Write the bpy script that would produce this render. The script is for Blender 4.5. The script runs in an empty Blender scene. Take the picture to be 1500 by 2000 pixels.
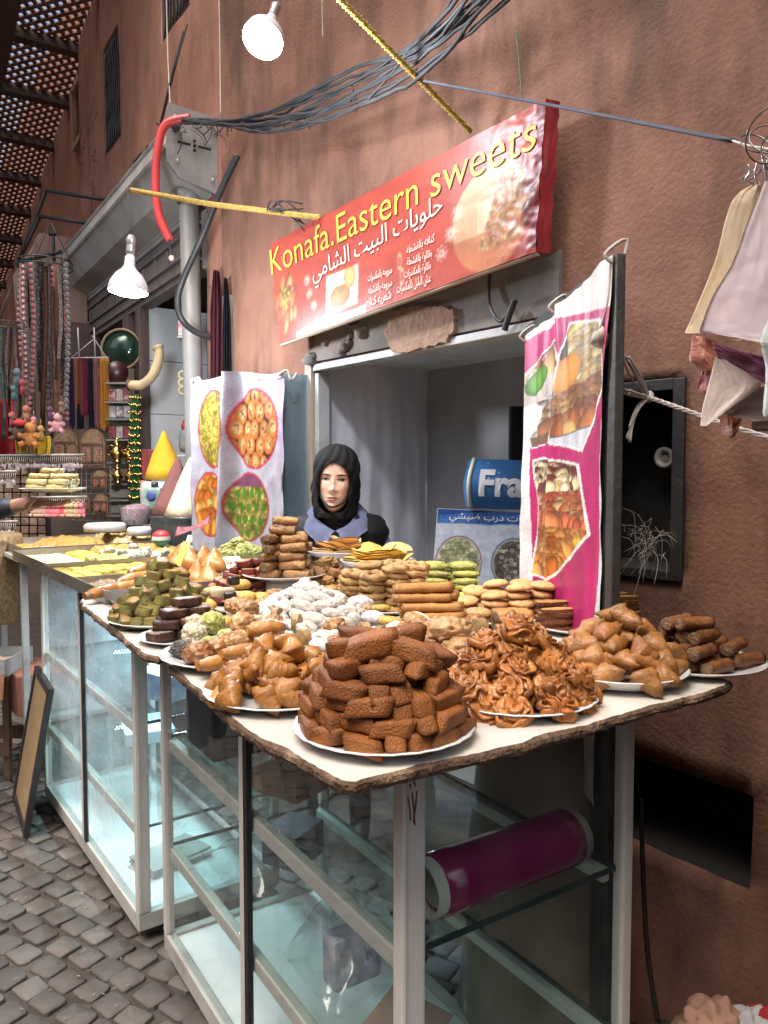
import bpy, bmesh, math, random
import numpy as np
from mathutils import Vector, Matrix, noise, Quaternion

SC = bpy.context.scene
COL = SC.collection
RAD = math.radians
rnd = random.Random(7)
V = Vector

# ---------------------------------------------------------------- camera
PITCH = 3.05
CAMZ = 1.5
cam_d = bpy.data.cameras.new('camera')
cam = bpy.data.objects.new('camera', cam_d)
COL.objects.link(cam)
cam.location = (0, 0, CAMZ)
cam.rotation_euler = (RAD(90 - PITCH), 0, 0)
cam_d.sensor_width = 36
cam_d.lens = 27.0
cam_d.clip_start = 0.02
cam_d.clip_end = 400
SC.camera = cam

# ---------------------------------------------------------------- sky, sun, exposure
SUN_EL, SUN_AZ = 66.0, 215.0        # azimuth the light comes from, clockwise from +Y
world = bpy.data.worlds.new('World')
SC.world = world
world.use_nodes = True
wn = world.node_tree
sky = wn.nodes.new('ShaderNodeTexSky')
sky.sky_type = 'NISHITA'
sky.sun_disc = False
sky.sun_elevation = RAD(SUN_EL)
sky.sun_rotation = RAD(SUN_AZ)
sky.dust_density = 6.0
sky.ozone_density = 0.6
wn.links.new(sky.outputs[0], wn.nodes['Background'].inputs[0])
wn.nodes['Background'].inputs[1].default_value = 0.13
sun_d = bpy.data.lights.new('sun', 'SUN')
sun_d.energy = 1.6
sun_d.angle = RAD(38)
sun_d.color = (1.0, 0.93, 0.82)
sun = bpy.data.objects.new('sun', sun_d)
COL.objects.link(sun)
az, el = RAD(SUN_AZ), RAD(SUN_EL)
sdir = V((math.sin(az) * math.cos(el), math.cos(az) * math.cos(el), math.sin(el)))
sun.rotation_euler = sdir.to_track_quat('Z', 'Y').to_euler()
SC.view_settings.view_transform = 'Standard'
SC.view_settings.look = 'None'
SC.view_settings.gamma = 1
SC.view_settings.exposure = 0.88
try:
    SC.cycles.max_bounces = 8
    SC.cycles.transparent_max_bounces = 16
    SC.cycles.caustics_reflective = False
    SC.cycles.caustics_refractive = False
    SC.cycles.use_denoising = True
    SC.cycles.sample_clamp_indirect = 6
except Exception:
    pass

# ---------------------------------------------------------------- photo point -> place in the street
_cp, _sp = math.cos(RAD(PITCH)), math.sin(RAD(PITCH))
def ray(px, py):
    x, y, z = (px - 750) / 1500, 1.0, -(py - 1000) / 1500
    return V((x, y * _cp + z * _sp, z * _cp - y * _sp))
def at_y(px, py, Y):
    d = ray(px, py); return V((0, 0, CAMZ)) + d * (Y / d.y)
def at_z(px, py, z):
    d = ray(px, py); return V((0, 0, CAMZ)) + d * ((z - CAMZ) / d.z)
def at_pl(px, py, p, n, off=0.0):
    d = ray(px, py); p = p + n * off
    return V((0, 0, CAMZ)) + d * ((p - V((0, 0, CAMZ))).dot(n) / d.dot(n))
W0 = V((-0.3, 3.46, 0)); DW = V((0.624, -0.7814, 0)); NW = V((-0.7814, -0.624, 0))     # shop wall
F0 = V((-0.86, 4.16, 0)); DF = V((-0.547, 0.837, 0)); NF = V((-0.837, -0.547, 0))      # next facades
def on_w(px, py, off=0.0): return at_pl(px, py, W0, NW, off)
def on_f(px, py, off=0.0): return at_pl(px, py, F0, NF, off)
def wall(t, z, off=0.0): return W0 + DW * t + NW * off + V((0, 0, z))
def fac(s, z, off=0.0): return F0 + DF * s + NF * off + V((0, 0, z))

# ---------------------------------------------------------------- materials
def lin(c):
    return tuple(((x / 255) / 12.92 if x / 255 <= 0.04045 else ((x / 255 + 0.055) / 1.055) ** 2.4) for x in c)
MATS = {}
def mat(name, c1, c2=None, scale=12, rough=0.6, bump=0.0, bscale=60, c3=None, thr=0.6, coat=0.0, spec=0.5, metal=0.0,
        sss=0.0, rand=0.0, alpha=None, stretch=None, speck=None, speck_scale=150, speck_thr=0.25, detail=5.0, sheen=0.0, emit=None, space='Object', rvar=0.0, stain=None, stain_scale=(1.9, 1.9, .55), edge=None, crack=None):
    """one procedural surface: two tones mixed by noise, an optional third tone in patches, specks, bump, a shift per object"""
    m = bpy.data.materials.new(name); m.use_nodes = True
    nt = m.node_tree; N = nt.nodes; L = nt.links
    b = N['Principled BSDF']
    b.inputs['Roughness'].default_value = rough
    b.inputs['Metallic'].default_value = metal
    b.inputs['Specular IOR Level'].default_value = spec
    b.inputs['Coat Weight'].default_value = coat
    b.inputs['Coat Roughness'].default_value = 0.15
    if sss:
        b.inputs['Subsurface Weight'].default_value = sss
        b.inputs['Subsurface Radius'].default_value = (0.01, 0.005, 0.003)
    if sheen: b.inputs['Sheen Weight'].default_value = sheen
    c2 = c2 or c1
    tc = N.new('ShaderNodeTexCoord')
    src = tc.outputs['Object']
    if space == 'World':
        g = N.new('ShaderNodeNewGeometry'); src = g.outputs['Position']
    oi = N.new('ShaderNodeObjectInfo')
    ad = N.new('ShaderNodeVectorMath'); ad.operation = 'ADD'
    if space == 'Object':
        mu = N.new('ShaderNodeMath'); mu.operation = 'MULTIPLY'; mu.inputs[1].default_value = 37.0
        L.new(oi.outputs['Random'], mu.inputs[0]); L.new(mu.outputs[0], ad.inputs[1])
    L.new(src, ad.inputs[0])
    vec = ad.outputs[0]
    if stretch:
        mp = N.new('ShaderNodeMapping'); mp.inputs['Scale'].default_value = stretch
        L.new(vec, mp.inputs[0]); vec = mp.outputs[0]
    nz = N.new('ShaderNodeTexNoise'); nz.inputs['Scale'].default_value = scale; nz.inputs['Detail'].default_value = detail
    L.new(vec, nz.inputs['Vector'])
    rp = N.new('ShaderNodeValToRGB')
    rp.color_ramp.elements[0].position = 0.32; rp.color_ramp.elements[1].position = 0.68
    rp.color_ramp.elements[0].color = (*c1, 1); rp.color_ramp.elements[1].color = (*c2, 1)
    L.new(nz.outputs[0], rp.inputs[0])
    col = rp.outputs[0]
    def mix(fac_out, a, bcol, blend='MIX'):
        x = N.new('ShaderNodeMix'); x.data_type = 'RGBA'; x.blend_type = blend
        if isinstance(fac_out, float): x.inputs[0].default_value = fac_out
        else: L.new(fac_out, x.inputs[0])
        L.new(a, x.inputs[6])
        if isinstance(bcol, tuple): x.inputs[7].default_value = (*bcol, 1)
        else: L.new(bcol, x.inputs[7])
        return x.outputs[2]
    if c3:
        n3 = N.new('ShaderNodeTexNoise'); n3.inputs['Scale'].default_value = scale * 0.31; n3.inputs['Detail'].default_value = 8; n3.inputs['Roughness'].default_value = 0.65
        L.new(vec, n3.inputs['Vector'])
        r3 = N.new('ShaderNodeValToRGB'); r3.color_ramp.elements[0].position = thr - 0.06; r3.color_ramp.elements[1].position = thr + 0.1
        L.new(n3.outputs[0], r3.inputs[0])
        col = mix(r3.outputs[0], col, c3)
    if stain:      # runs and blotches of grime, drawn out downward
        ms = N.new('ShaderNodeMapping'); ms.inputs['Scale'].default_value = stain_scale; L.new(vec, ms.inputs[0])
        ns = N.new('ShaderNodeTexNoise'); ns.inputs['Scale'].default_value = 2.6; ns.inputs['Detail'].default_value = 9; ns.inputs['Roughness'].default_value = 0.62
        L.new(ms.outputs[0], ns.inputs['Vector'])
        rs_ = N.new('ShaderNodeValToRGB'); rs_.color_ramp.elements[0].position = 0.45; rs_.color_ramp.elements[1].position = 0.66
        L.new(ns.outputs[0], rs_.inputs[0]); col = mix(rs_.outputs[0], col, stain)
    if crack:      # hairline cracks in patches, small chips of paler render
        dn = N.new('ShaderNodeTexNoise'); dn.inputs['Scale'].default_value = 7; dn.inputs['Detail'].default_value = 5; L.new(vec, dn.inputs['Vector'])
        dm = N.new('ShaderNodeVectorMath'); dm.operation = 'SCALE'; dm.inputs['Scale'].default_value = .22; L.new(dn.outputs['Color'], dm.inputs[0])
        da = N.new('ShaderNodeVectorMath'); da.operation = 'ADD'; L.new(vec, da.inputs[0]); L.new(dm.outputs[0], da.inputs[1])
        vc = N.new('ShaderNodeTexVoronoi'); vc.feature = 'DISTANCE_TO_EDGE'; vc.inputs['Scale'].default_value = 1.7; L.new(da.outputs[0], vc.inputs['Vector'])
        rc_ = N.new('ShaderNodeValToRGB'); rc_.color_ramp.elements[0].position = .004; rc_.color_ramp.elements[0].color = (1, 1, 1, 1); rc_.color_ramp.elements[1].position = .013; rc_.color_ramp.elements[1].color = (0, 0, 0, 1)
        L.new(vc.outputs['Distance'], rc_.inputs[0])
        mk_ = N.new('ShaderNodeTexNoise'); mk_.inputs['Scale'].default_value = 1.3; L.new(vec, mk_.inputs['Vector'])
        rm = N.new('ShaderNodeValToRGB'); rm.color_ramp.elements[0].position = .5; rm.color_ramp.elements[1].position = .6; L.new(mk_.outputs[0], rm.inputs[0])
        mm_ = N.new('ShaderNodeMath'); mm_.operation = 'MULTIPLY'; L.new(rc_.outputs[0], mm_.inputs[0]); L.new(rm.outputs[0], mm_.inputs[1])
        col = mix(mm_.outputs[0], col, crack[0])
        cn_ = N.new('ShaderNodeTexNoise'); cn_.inputs['Scale'].default_value = 6.5; cn_.inputs['Detail'].default_value = 9; cn_.inputs['Roughness'].default_value = .7; L.new(vec, cn_.inputs['Vector'])
        rk = N.new('ShaderNodeValToRGB'); rk.color_ramp.elements[0].position = .655; rk.color_ramp.elements[1].position = .685; L.new(cn_.outputs[0], rk.inputs[0])
        col = mix(rk.outputs[0], col, crack[1])
    if speck:
        vo = N.new('ShaderNodeTexVoronoi'); vo.inputs['Scale'].default_value = speck_scale
        L.new(vec, vo.inputs['Vector'])
        r4 = N.new('ShaderNodeValToRGB'); r4.color_ramp.elements[0].position = speck_thr; r4.color_ramp.elements[0].color = (1, 1, 1, 1)
        r4.color_ramp.elements[1].position = speck_thr + 0.08; r4.color_ramp.elements[1].color = (0, 0, 0, 1)
        L.new(vo.outputs['Distance'], r4.inputs[0])
        col = mix(r4.outputs[0], col, speck)
    if edge:      # browner along raised edges and folds
        gp = N.new('ShaderNodeNewGeometry'); re_ = N.new('ShaderNodeValToRGB')
        re_.color_ramp.elements[0].position = 0.515; re_.color_ramp.elements[1].position = 0.60
        re_.color_ramp.elements[1].color = (.75, .75, .75, 1)
        L.new(gp.outputs['Pointiness'], re_.inputs[0]); col = mix(re_.outputs[0], col, edge)
    if rand:
        hs = N.new('ShaderNodeHueSaturation')
        mr = N.new('ShaderNodeMapRange'); mr.inputs[3].default_value = 1 - rand; mr.inputs[4].default_value = 1 + rand
        L.new(oi.outputs['Random'], mr.inputs[0]); L.new(mr.outputs[0], hs.inputs['Value'])
        L.new(col, hs.inputs['Color']); col = hs.outputs[0]
    L.new(col, b.inputs['Base Color'])
    if rvar:
        mr2 = N.new('ShaderNodeMapRange'); mr2.inputs[3].default_value = max(0, rough - rvar); mr2.inputs[4].default_value = min(1, rough + rvar)
        L.new(nz.outputs[0], mr2.inputs[0]); L.new(mr2.outputs[0], b.inputs['Roughness'])
    if bump:
        nb = N.new('ShaderNodeTexNoise'); nb.inputs['Scale'].default_value = bscale; nb.inputs['Detail'].default_value = 6
        L.new(vec, nb.inputs['Vector'])
        bp = N.new('ShaderNodeBump'); bp.inputs['Strength'].default_value = min(1, bump); bp.inputs['Distance'].default_value = (0.006 if space == 'World' or bscale < 70 else 0.0048) * max(1, bump)
        L.new(nb.outputs[0], bp.inputs['Height']); L.new(bp.outputs[0], b.inputs['Normal'])
    if emit:
        b.inputs['Emission Color'].default_value = (*emit[0], 1); b.inputs['Emission Strength'].default_value = emit[1]
    MATS[name] = m
    return m
def glass_mat(name, tint, refl=1.0, haze=0.0, hcol=(0.7, 0.75, 0.75), base=0.0):
    m = bpy.data.materials.new(name); m.use_nodes = True
    nt = m.node_tree; N = nt.nodes; L = nt.links; N.clear()
    o = N.new('ShaderNodeOutputMaterial'); t = N.new('ShaderNodeBsdfTransparent'); g = N.new('ShaderNodeBsdfGlossy')
    t.inputs[0].default_value = (*tint, 1); g.inputs['Roughness'].default_value = 0.01
    f = N.new('ShaderNodeLayerWeight'); f.inputs[0].default_value = 0.5
    pw = N.new('ShaderNodeMath'); pw.operation = 'POWER'; pw.inputs[1].default_value = 5.0; L.new(f.outputs['Facing'], pw.inputs[0])
    mu = N.new('ShaderNodeMath'); mu.operation = 'MULTIPLY_ADD'; mu.inputs[1].default_value = .95 * refl; mu.inputs[2].default_value = .05 * refl; mu.use_clamp = True
    mx = N.new('ShaderNodeMixShader'); L.new(pw.outputs[0], mu.inputs[0]); L.new(mu.outputs[0], mx.inputs[0])
    L.new(t.outputs[0], mx.inputs[1]); L.new(g.outputs[0], mx.inputs[2])
    last = mx.outputs[0]
    if haze:
        d = N.new('ShaderNodeBsdfDiffuse'); d.inputs[0].default_value = (*hcol, 1)
        nz = N.new('ShaderNodeTexNoise'); nz.inputs['Scale'].default_value = 6; nz.inputs['Detail'].default_value = 8
        tc = N.new('ShaderNodeTexCoord'); L.new(tc.outputs['Object'], nz.inputs[0])
        mr = N.new('ShaderNodeMapRange'); mr.inputs[1].default_value = 0.35; mr.inputs[2].default_value = 0.8; mr.inputs[3].default_value = base; mr.inputs[4].default_value = haze
        L.new(nz.outputs[0], mr.inputs[0])
        m2 = N.new('ShaderNodeMixShader'); L.new(mr.outputs[0], m2.inputs[0]); L.new(last, m2.inputs[1]); L.new(d.outputs[0], m2.inputs[2])
        last = m2.outputs[0]
    L.new(last, o.inputs[0]); MATS[name] = m
    return m
def print_mat(name, rough=0.45, bump=0.12):
    """a printed sheet: its picture sits in the mesh colour attribute 'Print'"""
    m = bpy.data.materials.new(name); m.use_nodes = True
    nt = m.node_tree; N = nt.nodes; L = nt.links; b = N['Principled BSDF']
    a = N.new('ShaderNodeAttribute'); a.attribute_name = 'Print'
    tc = N.new('ShaderNodeTexCoord'); nz = N.new('ShaderNodeTexNoise'); nz.inputs['Scale'].default_value = 9; nz.inputs['Detail'].default_value = 7
    L.new(tc.outputs['Object'], nz.inputs[0])
    hs = N.new('ShaderNodeHueSaturation'); mr = N.new('ShaderNodeMapRange'); mr.inputs[3].default_value = 0.88; mr.inputs[4].default_value = 1.08
    L.new(nz.outputs[0], mr.inputs[0]); L.new(mr.outputs[0], hs.inputs['Value']); L.new(a.outputs['Color'], hs.inputs['Color'])
    L.new(hs.outputs[0], b.inputs['Base Color']); b.inputs['Roughness'].default_value = rough
    bp = N.new('ShaderNodeBump'); bp.inputs['Strength'].default_value = bump; bp.inputs['Distance'].default_value = 0.01
    L.new(nz.outputs[0], bp.inputs['Height']); L.new(bp.outputs[0], b.inputs['Normal'])
    return m
def emit_mat(name, c, s):
    m = bpy.data.materials.new(name); m.use_nodes = True
    b = m.node_tree.nodes['Principled BSDF']; b.inputs['Base Color'].default_value = (*c, 1)
    b.inputs['Emission Color'].default_value = (*c, 1); b.inputs['Emission Strength'].default_value = s
    return m

# ---------------------------------------------------------------- mesh helpers
def BM(): return bmesh.new()
def frame(o, x, y, z=None):
    x = x.normalized(); y = y.normalized(); z = z or x.cross(y).normalized()
    m = Matrix.Identity(4)
    for i in range(3):
        m[i][0], m[i][1], m[i][2], m[i][3] = x[i], y[i], z[i], o[i]
    return m
def T(x, y, z): return Matrix.Translation((x, y, z))
def RZ(a): return Matrix.Rotation(a, 4, 'Z')
def RX(a): return Matrix.Rotation(a, 4, 'X')
def RY(a): return Matrix.Rotation(a, 4, 'Y')
def box(bm, x0, x1, y0, y1, z0, z1, M=None, bevel=0.0, mi=0):
    r = bmesh.ops.create_cube(bm, size=1.0)
    vs = r['verts']
    for v in vs:
        v.co = V((x0 + (v.co.x + .5) * (x1 - x0), y0 + (v.co.y + .5) * (y1 - y0), z0 + (v.co.z + .5) * (z1 - z0)))
    fs = list({f for v in vs for f in v.link_faces})
    for f in fs: f.material_index = mi
    if bevel:
        es = list({e for v in vs for e in v.link_edges})
        rr = bmesh.ops.bevel(bm, geom=es, offset=bevel, segments=2, affect='EDGES', profile=0.6)
        vs = list({v for f in rr['faces'] for v in f.verts} | {v for v in vs if v.is_valid})
    if M: bmesh.ops.transform(bm, matrix=M, verts=vs)
    return vs
def tube(bm, pts, r, n=8, cap=True, mi=0, rs=None):
    pts = [V(p) for p in pts]
    rings = []
    up = V((0, 0, 1))
    prev = None
    for i, p in enumerate(pts):
        d = (pts[min(i + 1, len(pts) - 1)] - pts[max(i - 1, 0)])
        if d.length < 1e-9: d = V((0, 0, 1))
        d.normalize()
        if prev is None:
            a = d.cross(up) if abs(d.dot(up)) < 0.95 else d.cross(V((1, 0, 0)))
        else:
            a = prev - d * prev.dot(d)
        if a.length < 1e-6: a = d.cross(V((1, 0, 0)))
        a.normalize(); prev = a
        b = d.cross(a)
        rr = rs[i] if rs else r
        rings.append([bm.verts.new(p + (a * math.cos(2 * math.pi * k / n) + b * math.sin(2 * math.pi * k / n)) * rr) for k in range(n)])
    for i in range(len(rings) - 1):
        for k in range(n):
            f = bm.faces.new((rings[i][k], rings[i + 1][k], rings[i + 1][(k + 1) % n], rings[i][(k + 1) % n])); f.smooth = True; f.material_index = mi
    if cap:
        for rg, fl in ((rings[0], False), (rings[-1], True)):
            f = bm.faces.new(rg if not fl else rg[::-1]); f.material_index = mi
    return rings
def lathe(bm, prof, n=32, M=None, mi=0, close=True, wob=None):
    rings = []
    for r, z in prof:
        rings.append([bm.verts.new(V((r * math.cos(2 * math.pi * k / n) * (1 + (wob(k / n, z) if wob else 0)), r * math.sin(2 * math.pi * k / n) * (1 + (wob(k / n, z) if wob else 0)), z))) for k in range(n)])
    for i in range(len(rings) - 1):
        for k in range(n):
            f = bm.faces.new((rings[i][k], rings[i][(k + 1) % n], rings[i + 1][(k + 1) % n], rings[i + 1][k])); f.smooth = True; f.material_index = mi
    if close:
        for rg in (rings[0][::-1], rings[-1]):
            try:
                f = bm.faces.new(rg); f.material_index = mi
            except ValueError: pass
    if M: bmesh.ops.transform(bm, matrix=M, verts=[v for r in rings for v in r])
def prism(bm, poly, z0, z1, M=None, mi=0):
    """polygon (x,y) run up from z0 to z1"""
    a = [bm.verts.new((p[0], p[1], z0)) for p in poly]; b = [bm.verts.new((p[0], p[1], z1)) for p in poly]
    n = len(poly)
    fs = [bm.faces.new(a[::-1]), bm.faces.new(b)]
    for k in range(n): fs.append(bm.faces.new((a[k], a[(k + 1) % n], b[(k + 1) % n], b[k])))
    for f in fs: f.material_index = mi
    if M: bmesh.ops.transform(bm, matrix=M, verts=a + b)
    return a + b
def sheet(bm, fn, nu, nv, mi=0, thick=0.0):
    g = [[bm.verts.new(fn(i / nu, j / nv)) for j in range(nv + 1)] for i in range(nu + 1)]
    fs = []
    for i in range(nu):
        for j in range(nv):
            f = bm.faces.new((g[i][j], g[i + 1][j], g[i + 1][j + 1], g[i][j + 1])); f.smooth = True; f.material_index = mi; fs.append(f)
    if thick: bmesh.ops.solidify(bm, geom=fs, thickness=thick)
    return g
def ball(bm, c, r, sub=2, sc=(1, 1, 1), mi=0, amp=0.0, fr=20, seed=0, M=None):
    rr = bmesh.ops.create_icosphere(bm, subdivisions=sub, radius=1)
    for v in rr['verts']:
        p = v.co.copy()
        k = 1 + (amp * noise.noise(p * fr * 0.1 + V((seed * 3.1, seed, 0))) if amp else 0)
        v.co = V((p.x * sc[0] * r * k, p.y * sc[1] * r * k, p.z * sc[2] * r * k))
        if M: v.co = M @ v.co
        v.co += V(c)
    for f in {f for v in rr['verts'] for f in v.link_faces}: f.smooth = True; f.material_index = mi
    return rr['verts']
def jitter(bm, amp, fr, seed=0, verts=None):
    for v in (verts or bm.verts):
        v.co += noise.noise_vector(v.co * fr + V((seed * 7.3, seed * 1.7, seed))) * amp
def bez(pts, n=12):
    """smooth run of points through pts (Catmull-Rom)"""
    pts = [V(p) for p in pts]; out = []
    for i in range(len(pts) - 1):
        p0, p1, p2, p3 = pts[max(i - 1, 0)], pts[i], pts[i + 1], pts[min(i + 2, len(pts) - 1)]
        for k in range(n):
            t = k / n
            out.append(0.5 * ((2 * p1) + (p2 - p0) * t + (2 * p0 - 5 * p1 + 4 * p2 - p3) * t * t + (3 * p1 - p0 - 3 * p2 + p3) * t ** 3))
    out.append(pts[-1]); return out
def to_mesh(name, bm, m, smooth=None):
    me = bpy.data.meshes.new(name)
    bmesh.ops.recalc_face_normals(bm, faces=bm.faces)
    bm.to_mesh(me); bm.free()
    for x in (m if isinstance(m, (list, tuple)) else [m]): me.materials.append(x)
    if smooth is not None: me.polygons.foreach_set('use_smooth', [smooth] * len(me.polygons))
    return me
def wm(o):
    return (wm(o.parent) if o.parent else Matrix.Identity(4)) @ o.matrix_basis
def part(name, bm, m, parent, smooth=None, local=False, label=None):
    """one mesh under its thing; bm holds street coordinates unless local"""
    if not isinstance(bm, bpy.types.Mesh):
        if not local: bmesh.ops.transform(bm, matrix=wm(parent).inverted(), verts=bm.verts)
        bm = to_mesh(name, bm, m, smooth)
    o = bpy.data.objects.new(name, bm); COL.objects.link(o); o.parent = parent
    if label: o['label'] = label
    return o
def thing(name, label, cat, loc=(0, 0, 0), rz=0.0, group=None, M=None):
    o = bpy.data.objects.new(name, None); COL.objects.link(o)
    o.empty_display_size = 0.05
    if M is not None: o.matrix_basis = M
    else:
        o.location = loc; o.rotation_euler = (0, 0, rz)
    o['label'] = label; o['category'] = cat
    if group: o['group'] = group
    return o
def solo(name, bm, m, label, cat, loc=(0, 0, 0), group=None, smooth=None, kind=None):
    """a thing that is one mesh; bm in street coordinates"""
    if not isinstance(bm, bpy.types.Mesh):
        bmesh.ops.transform(bm, matrix=Matrix.Translation(V(loc)).inverted(), verts=bm.verts)
        bm = to_mesh(name, bm, m, smooth)
    o = bpy.data.objects.new(name, bm); COL.objects.link(o); o.location = loc
    if kind: o['kind'] = kind
    else:
        o['label'] = label; o['category'] = cat
    if group: o['group'] = group
    return o
def copy_tree(o, M, label=None, group=None):
    c = o.copy(); COL.objects.link(c); c.matrix_basis = M
    if label: c['label'] = label
    if group: c['group'] = group
    for ch in o.children:
        d = ch.copy(); COL.objects.link(d); d.parent = c
        for g in ch.children:
            e = g.copy(); COL.objects.link(e); e.parent = d
    return c

# ---------------------------------------------------------------- writing
_F = {'ا': 'FE8D FE8E FE8D FE8E', 'ب': 'FE8F FE90 FE91 FE92', 'ت': 'FE95 FE96 FE97 FE98', 'ة': 'FE93 FE94 FE93 FE94', 'ح': 'FEA1 FEA2 FEA3 FEA4',
      'د': 'FEA9 FEAA FEA9 FEAA', 'ر': 'FEAD FEAE FEAD FEAE', 'س': 'FEB1 FEB2 FEB3 FEB4', 'ش': 'FEB5 FEB6 FEB7 FEB8', 'ض': 'FEBD FEBE FEBF FEC0',
      'ط': 'FEC1 FEC2 FEC3 FEC4', 'ع': 'FEC9 FECA FECB FECC', 'ف': 'FED1 FED2 FED3 FED4', 'ق': 'FED5 FED6 FED7 FED8', 'ك': 'FED9 FEDA FEDB FEDC',
      'ل': 'FEDD FEDE FEDF FEE0', 'م': 'FEE1 FEE2 FEE3 FEE4', 'ن': 'FEE5 FEE6 FEE7 FEE8', 'ه': 'FEE9 FEEA FEEB FEEC', 'و': 'FEED FEEE FEED FEEE', 'ي': 'FEF1 FEF2 FEF3 FEF4'}
def arabic(s):
    out = []
    for i, c in enumerate(s):
        if c not in _F: out.append(c); continue
        p = i > 0 and s[i - 1] in _F and s[i - 1] not in 'اةدرو'
        n = i < len(s) - 1 and s[i + 1] in _F and c not in 'اةدرو'
        out.append(chr(int(_F[c].split()[3 if p and n else 1 if p else 2 if n else 0], 16)))
    return ''.join(reversed(out))
def text_mesh(s, width=None, height=None, depth=0.0008, bold=0.0, squeeze=None):
    """letters as a mesh, lower left at 0,0, fitted to width (and height)"""
    cu = bpy.data.curves.new('text', 'FONT'); cu.body = s; cu.size = 1; cu.extrude = 0.0; cu.offset = bold; cu.resolution_u = 4
    o = bpy.data.objects.new('text', cu); COL.objects.link(o)
    dg = bpy.context.evaluated_depsgraph_get()
    me = bpy.data.meshes.new_from_object(o.evaluated_get(dg))
    bpy.data.objects.remove(o); bpy.data.curves.remove(cu)
    n = len(me.vertices); co = np.empty(n * 3, dtype=np.float32); me.vertices.foreach_get('co', co); co = co.reshape(-1, 3)
    bm = bmesh.new(); bm.from_mesh(me); bpy.data.meshes.remove(me)
    lo = co.min(0); hi = co.max(0)
    sx = width / (hi[0] - lo[0]) if width else 1; sy = height / (hi[1] - lo[1]) if height else sx
    if not width: sx = sy
    for v in bm.verts: v.co = V(((v.co.x - lo[0]) * sx, (v.co.y - lo[1]) * sy, depth))
    return bm

# ---------------------------------------------------------------- printed pictures (arrays of colour put on the sheet's own points)
class Pic:
    def __init__(s, w, h, bg, W=1.0, H=1.0):
        s.w, s.h, s.xs = w, h, 1.0; s.a = np.empty((h, w, 3)); s.a[:] = bg
        s.x, s.y = np.meshgrid((np.arange(w) + .5) / w * W, (np.arange(h) + .5) / h * H)
        s.rs = np.random.RandomState(5)
    def noise(s, n, seed=0):
        r = np.random.RandomState(seed % 9999); g = r.rand(n + 2, n + 2)
        fx = np.linspace(0, n, s.w); fy = np.linspace(0, n, s.h)
        ix = fx.astype(int); iy = fy.astype(int); tx = (fx - ix)[None, :]; ty = (fy - iy)[:, None]
        a = g[iy][:, ix]; b = g[iy][:, ix + 1]; c = g[iy + 1][:, ix]; d = g[iy + 1][:, ix + 1]
        return (a * (1 - tx) + b * tx) * (1 - ty) + (c * (1 - tx) + d * tx) * ty
    def ell(s, cx, cy, rx, ry, rot=0.0, p=2.0):
        dx, dy = (s.x - cx) / s.xs, s.y - cy; c, n = math.cos(rot), math.sin(rot)
        return (abs((dx * c + dy * n) / rx) ** p + abs((-dx * n + dy * c) / ry) ** p)
    def poly(s, pts):
        m = np.zeros((s.h, s.w), bool); j = len(pts) - 1
        for i in range(len(pts)):
            (xi, yi), (xj, yj) = pts[i], pts[j]
            if yi != yj: m ^= ((yi > s.y) != (yj > s.y)) & (s.x < (xj - xi) * (s.y - yi) / (yj - yi) + xi)
            j = i
        return m
    def fill(s, m, c): s.a[m] = c
    def blob(s, m, cx, cy, rx, ry, rot, col, edge=0.45, hi=1.2, p=2.0):
        e = s.ell(cx, cy, rx, ry, rot, p); k = (e < 1) & m
        sh = np.clip(1 - e, 0, 1) ** 0.5
        s.a[k] = (np.array(col)[None, :] * (edge + (hi - edge) * sh[k][:, None]))
    def heap(s, m, n, size, cols, seed=0, asp=(0.6, 1.0), rot=None, edge=0.45, p=2.0):
        r = np.random.RandomState(seed % 9999)
        ys, xs = np.nonzero(m)
        if len(ys) == 0: return
        idx = r.randint(0, len(ys), n); idx = idx[np.argsort(-ys[idx])]
        for i in idx:
            sz = size * r.uniform(.75, 1.25)
            s.blob(m, s.x[0, xs[i]], s.y[ys[i], 0], sz, sz * r.uniform(*asp), r.uniform(0, 3.14) if rot is None else rot + r.uniform(-.3, .3), cols[r.randint(len(cols))], edge, 1.2, p)
    def print_look(s, k=2, grain=.10, seed=3, dim=.93):
        for _ in range(k):
            a = np.pad(s.a, ((1, 1), (1, 1), (0, 0)), 'edge')
            s.a = (a[1:-1, 1:-1] * 2 + a[:-2, 1:-1] + a[2:, 1:-1] + a[1:-1, :-2] + a[1:-1, 2:]) / 6
        g = s.a.mean(-1, keepdims=True); s.a = (s.a * .84 + g * .16) * dim
        r = np.random.RandomState(seed); s.a *= 1 + grain * (r.rand(s.h, s.w, 1) - .5) + grain * (s.noise(24, seed)[..., None] - .5) * 1.5
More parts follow.
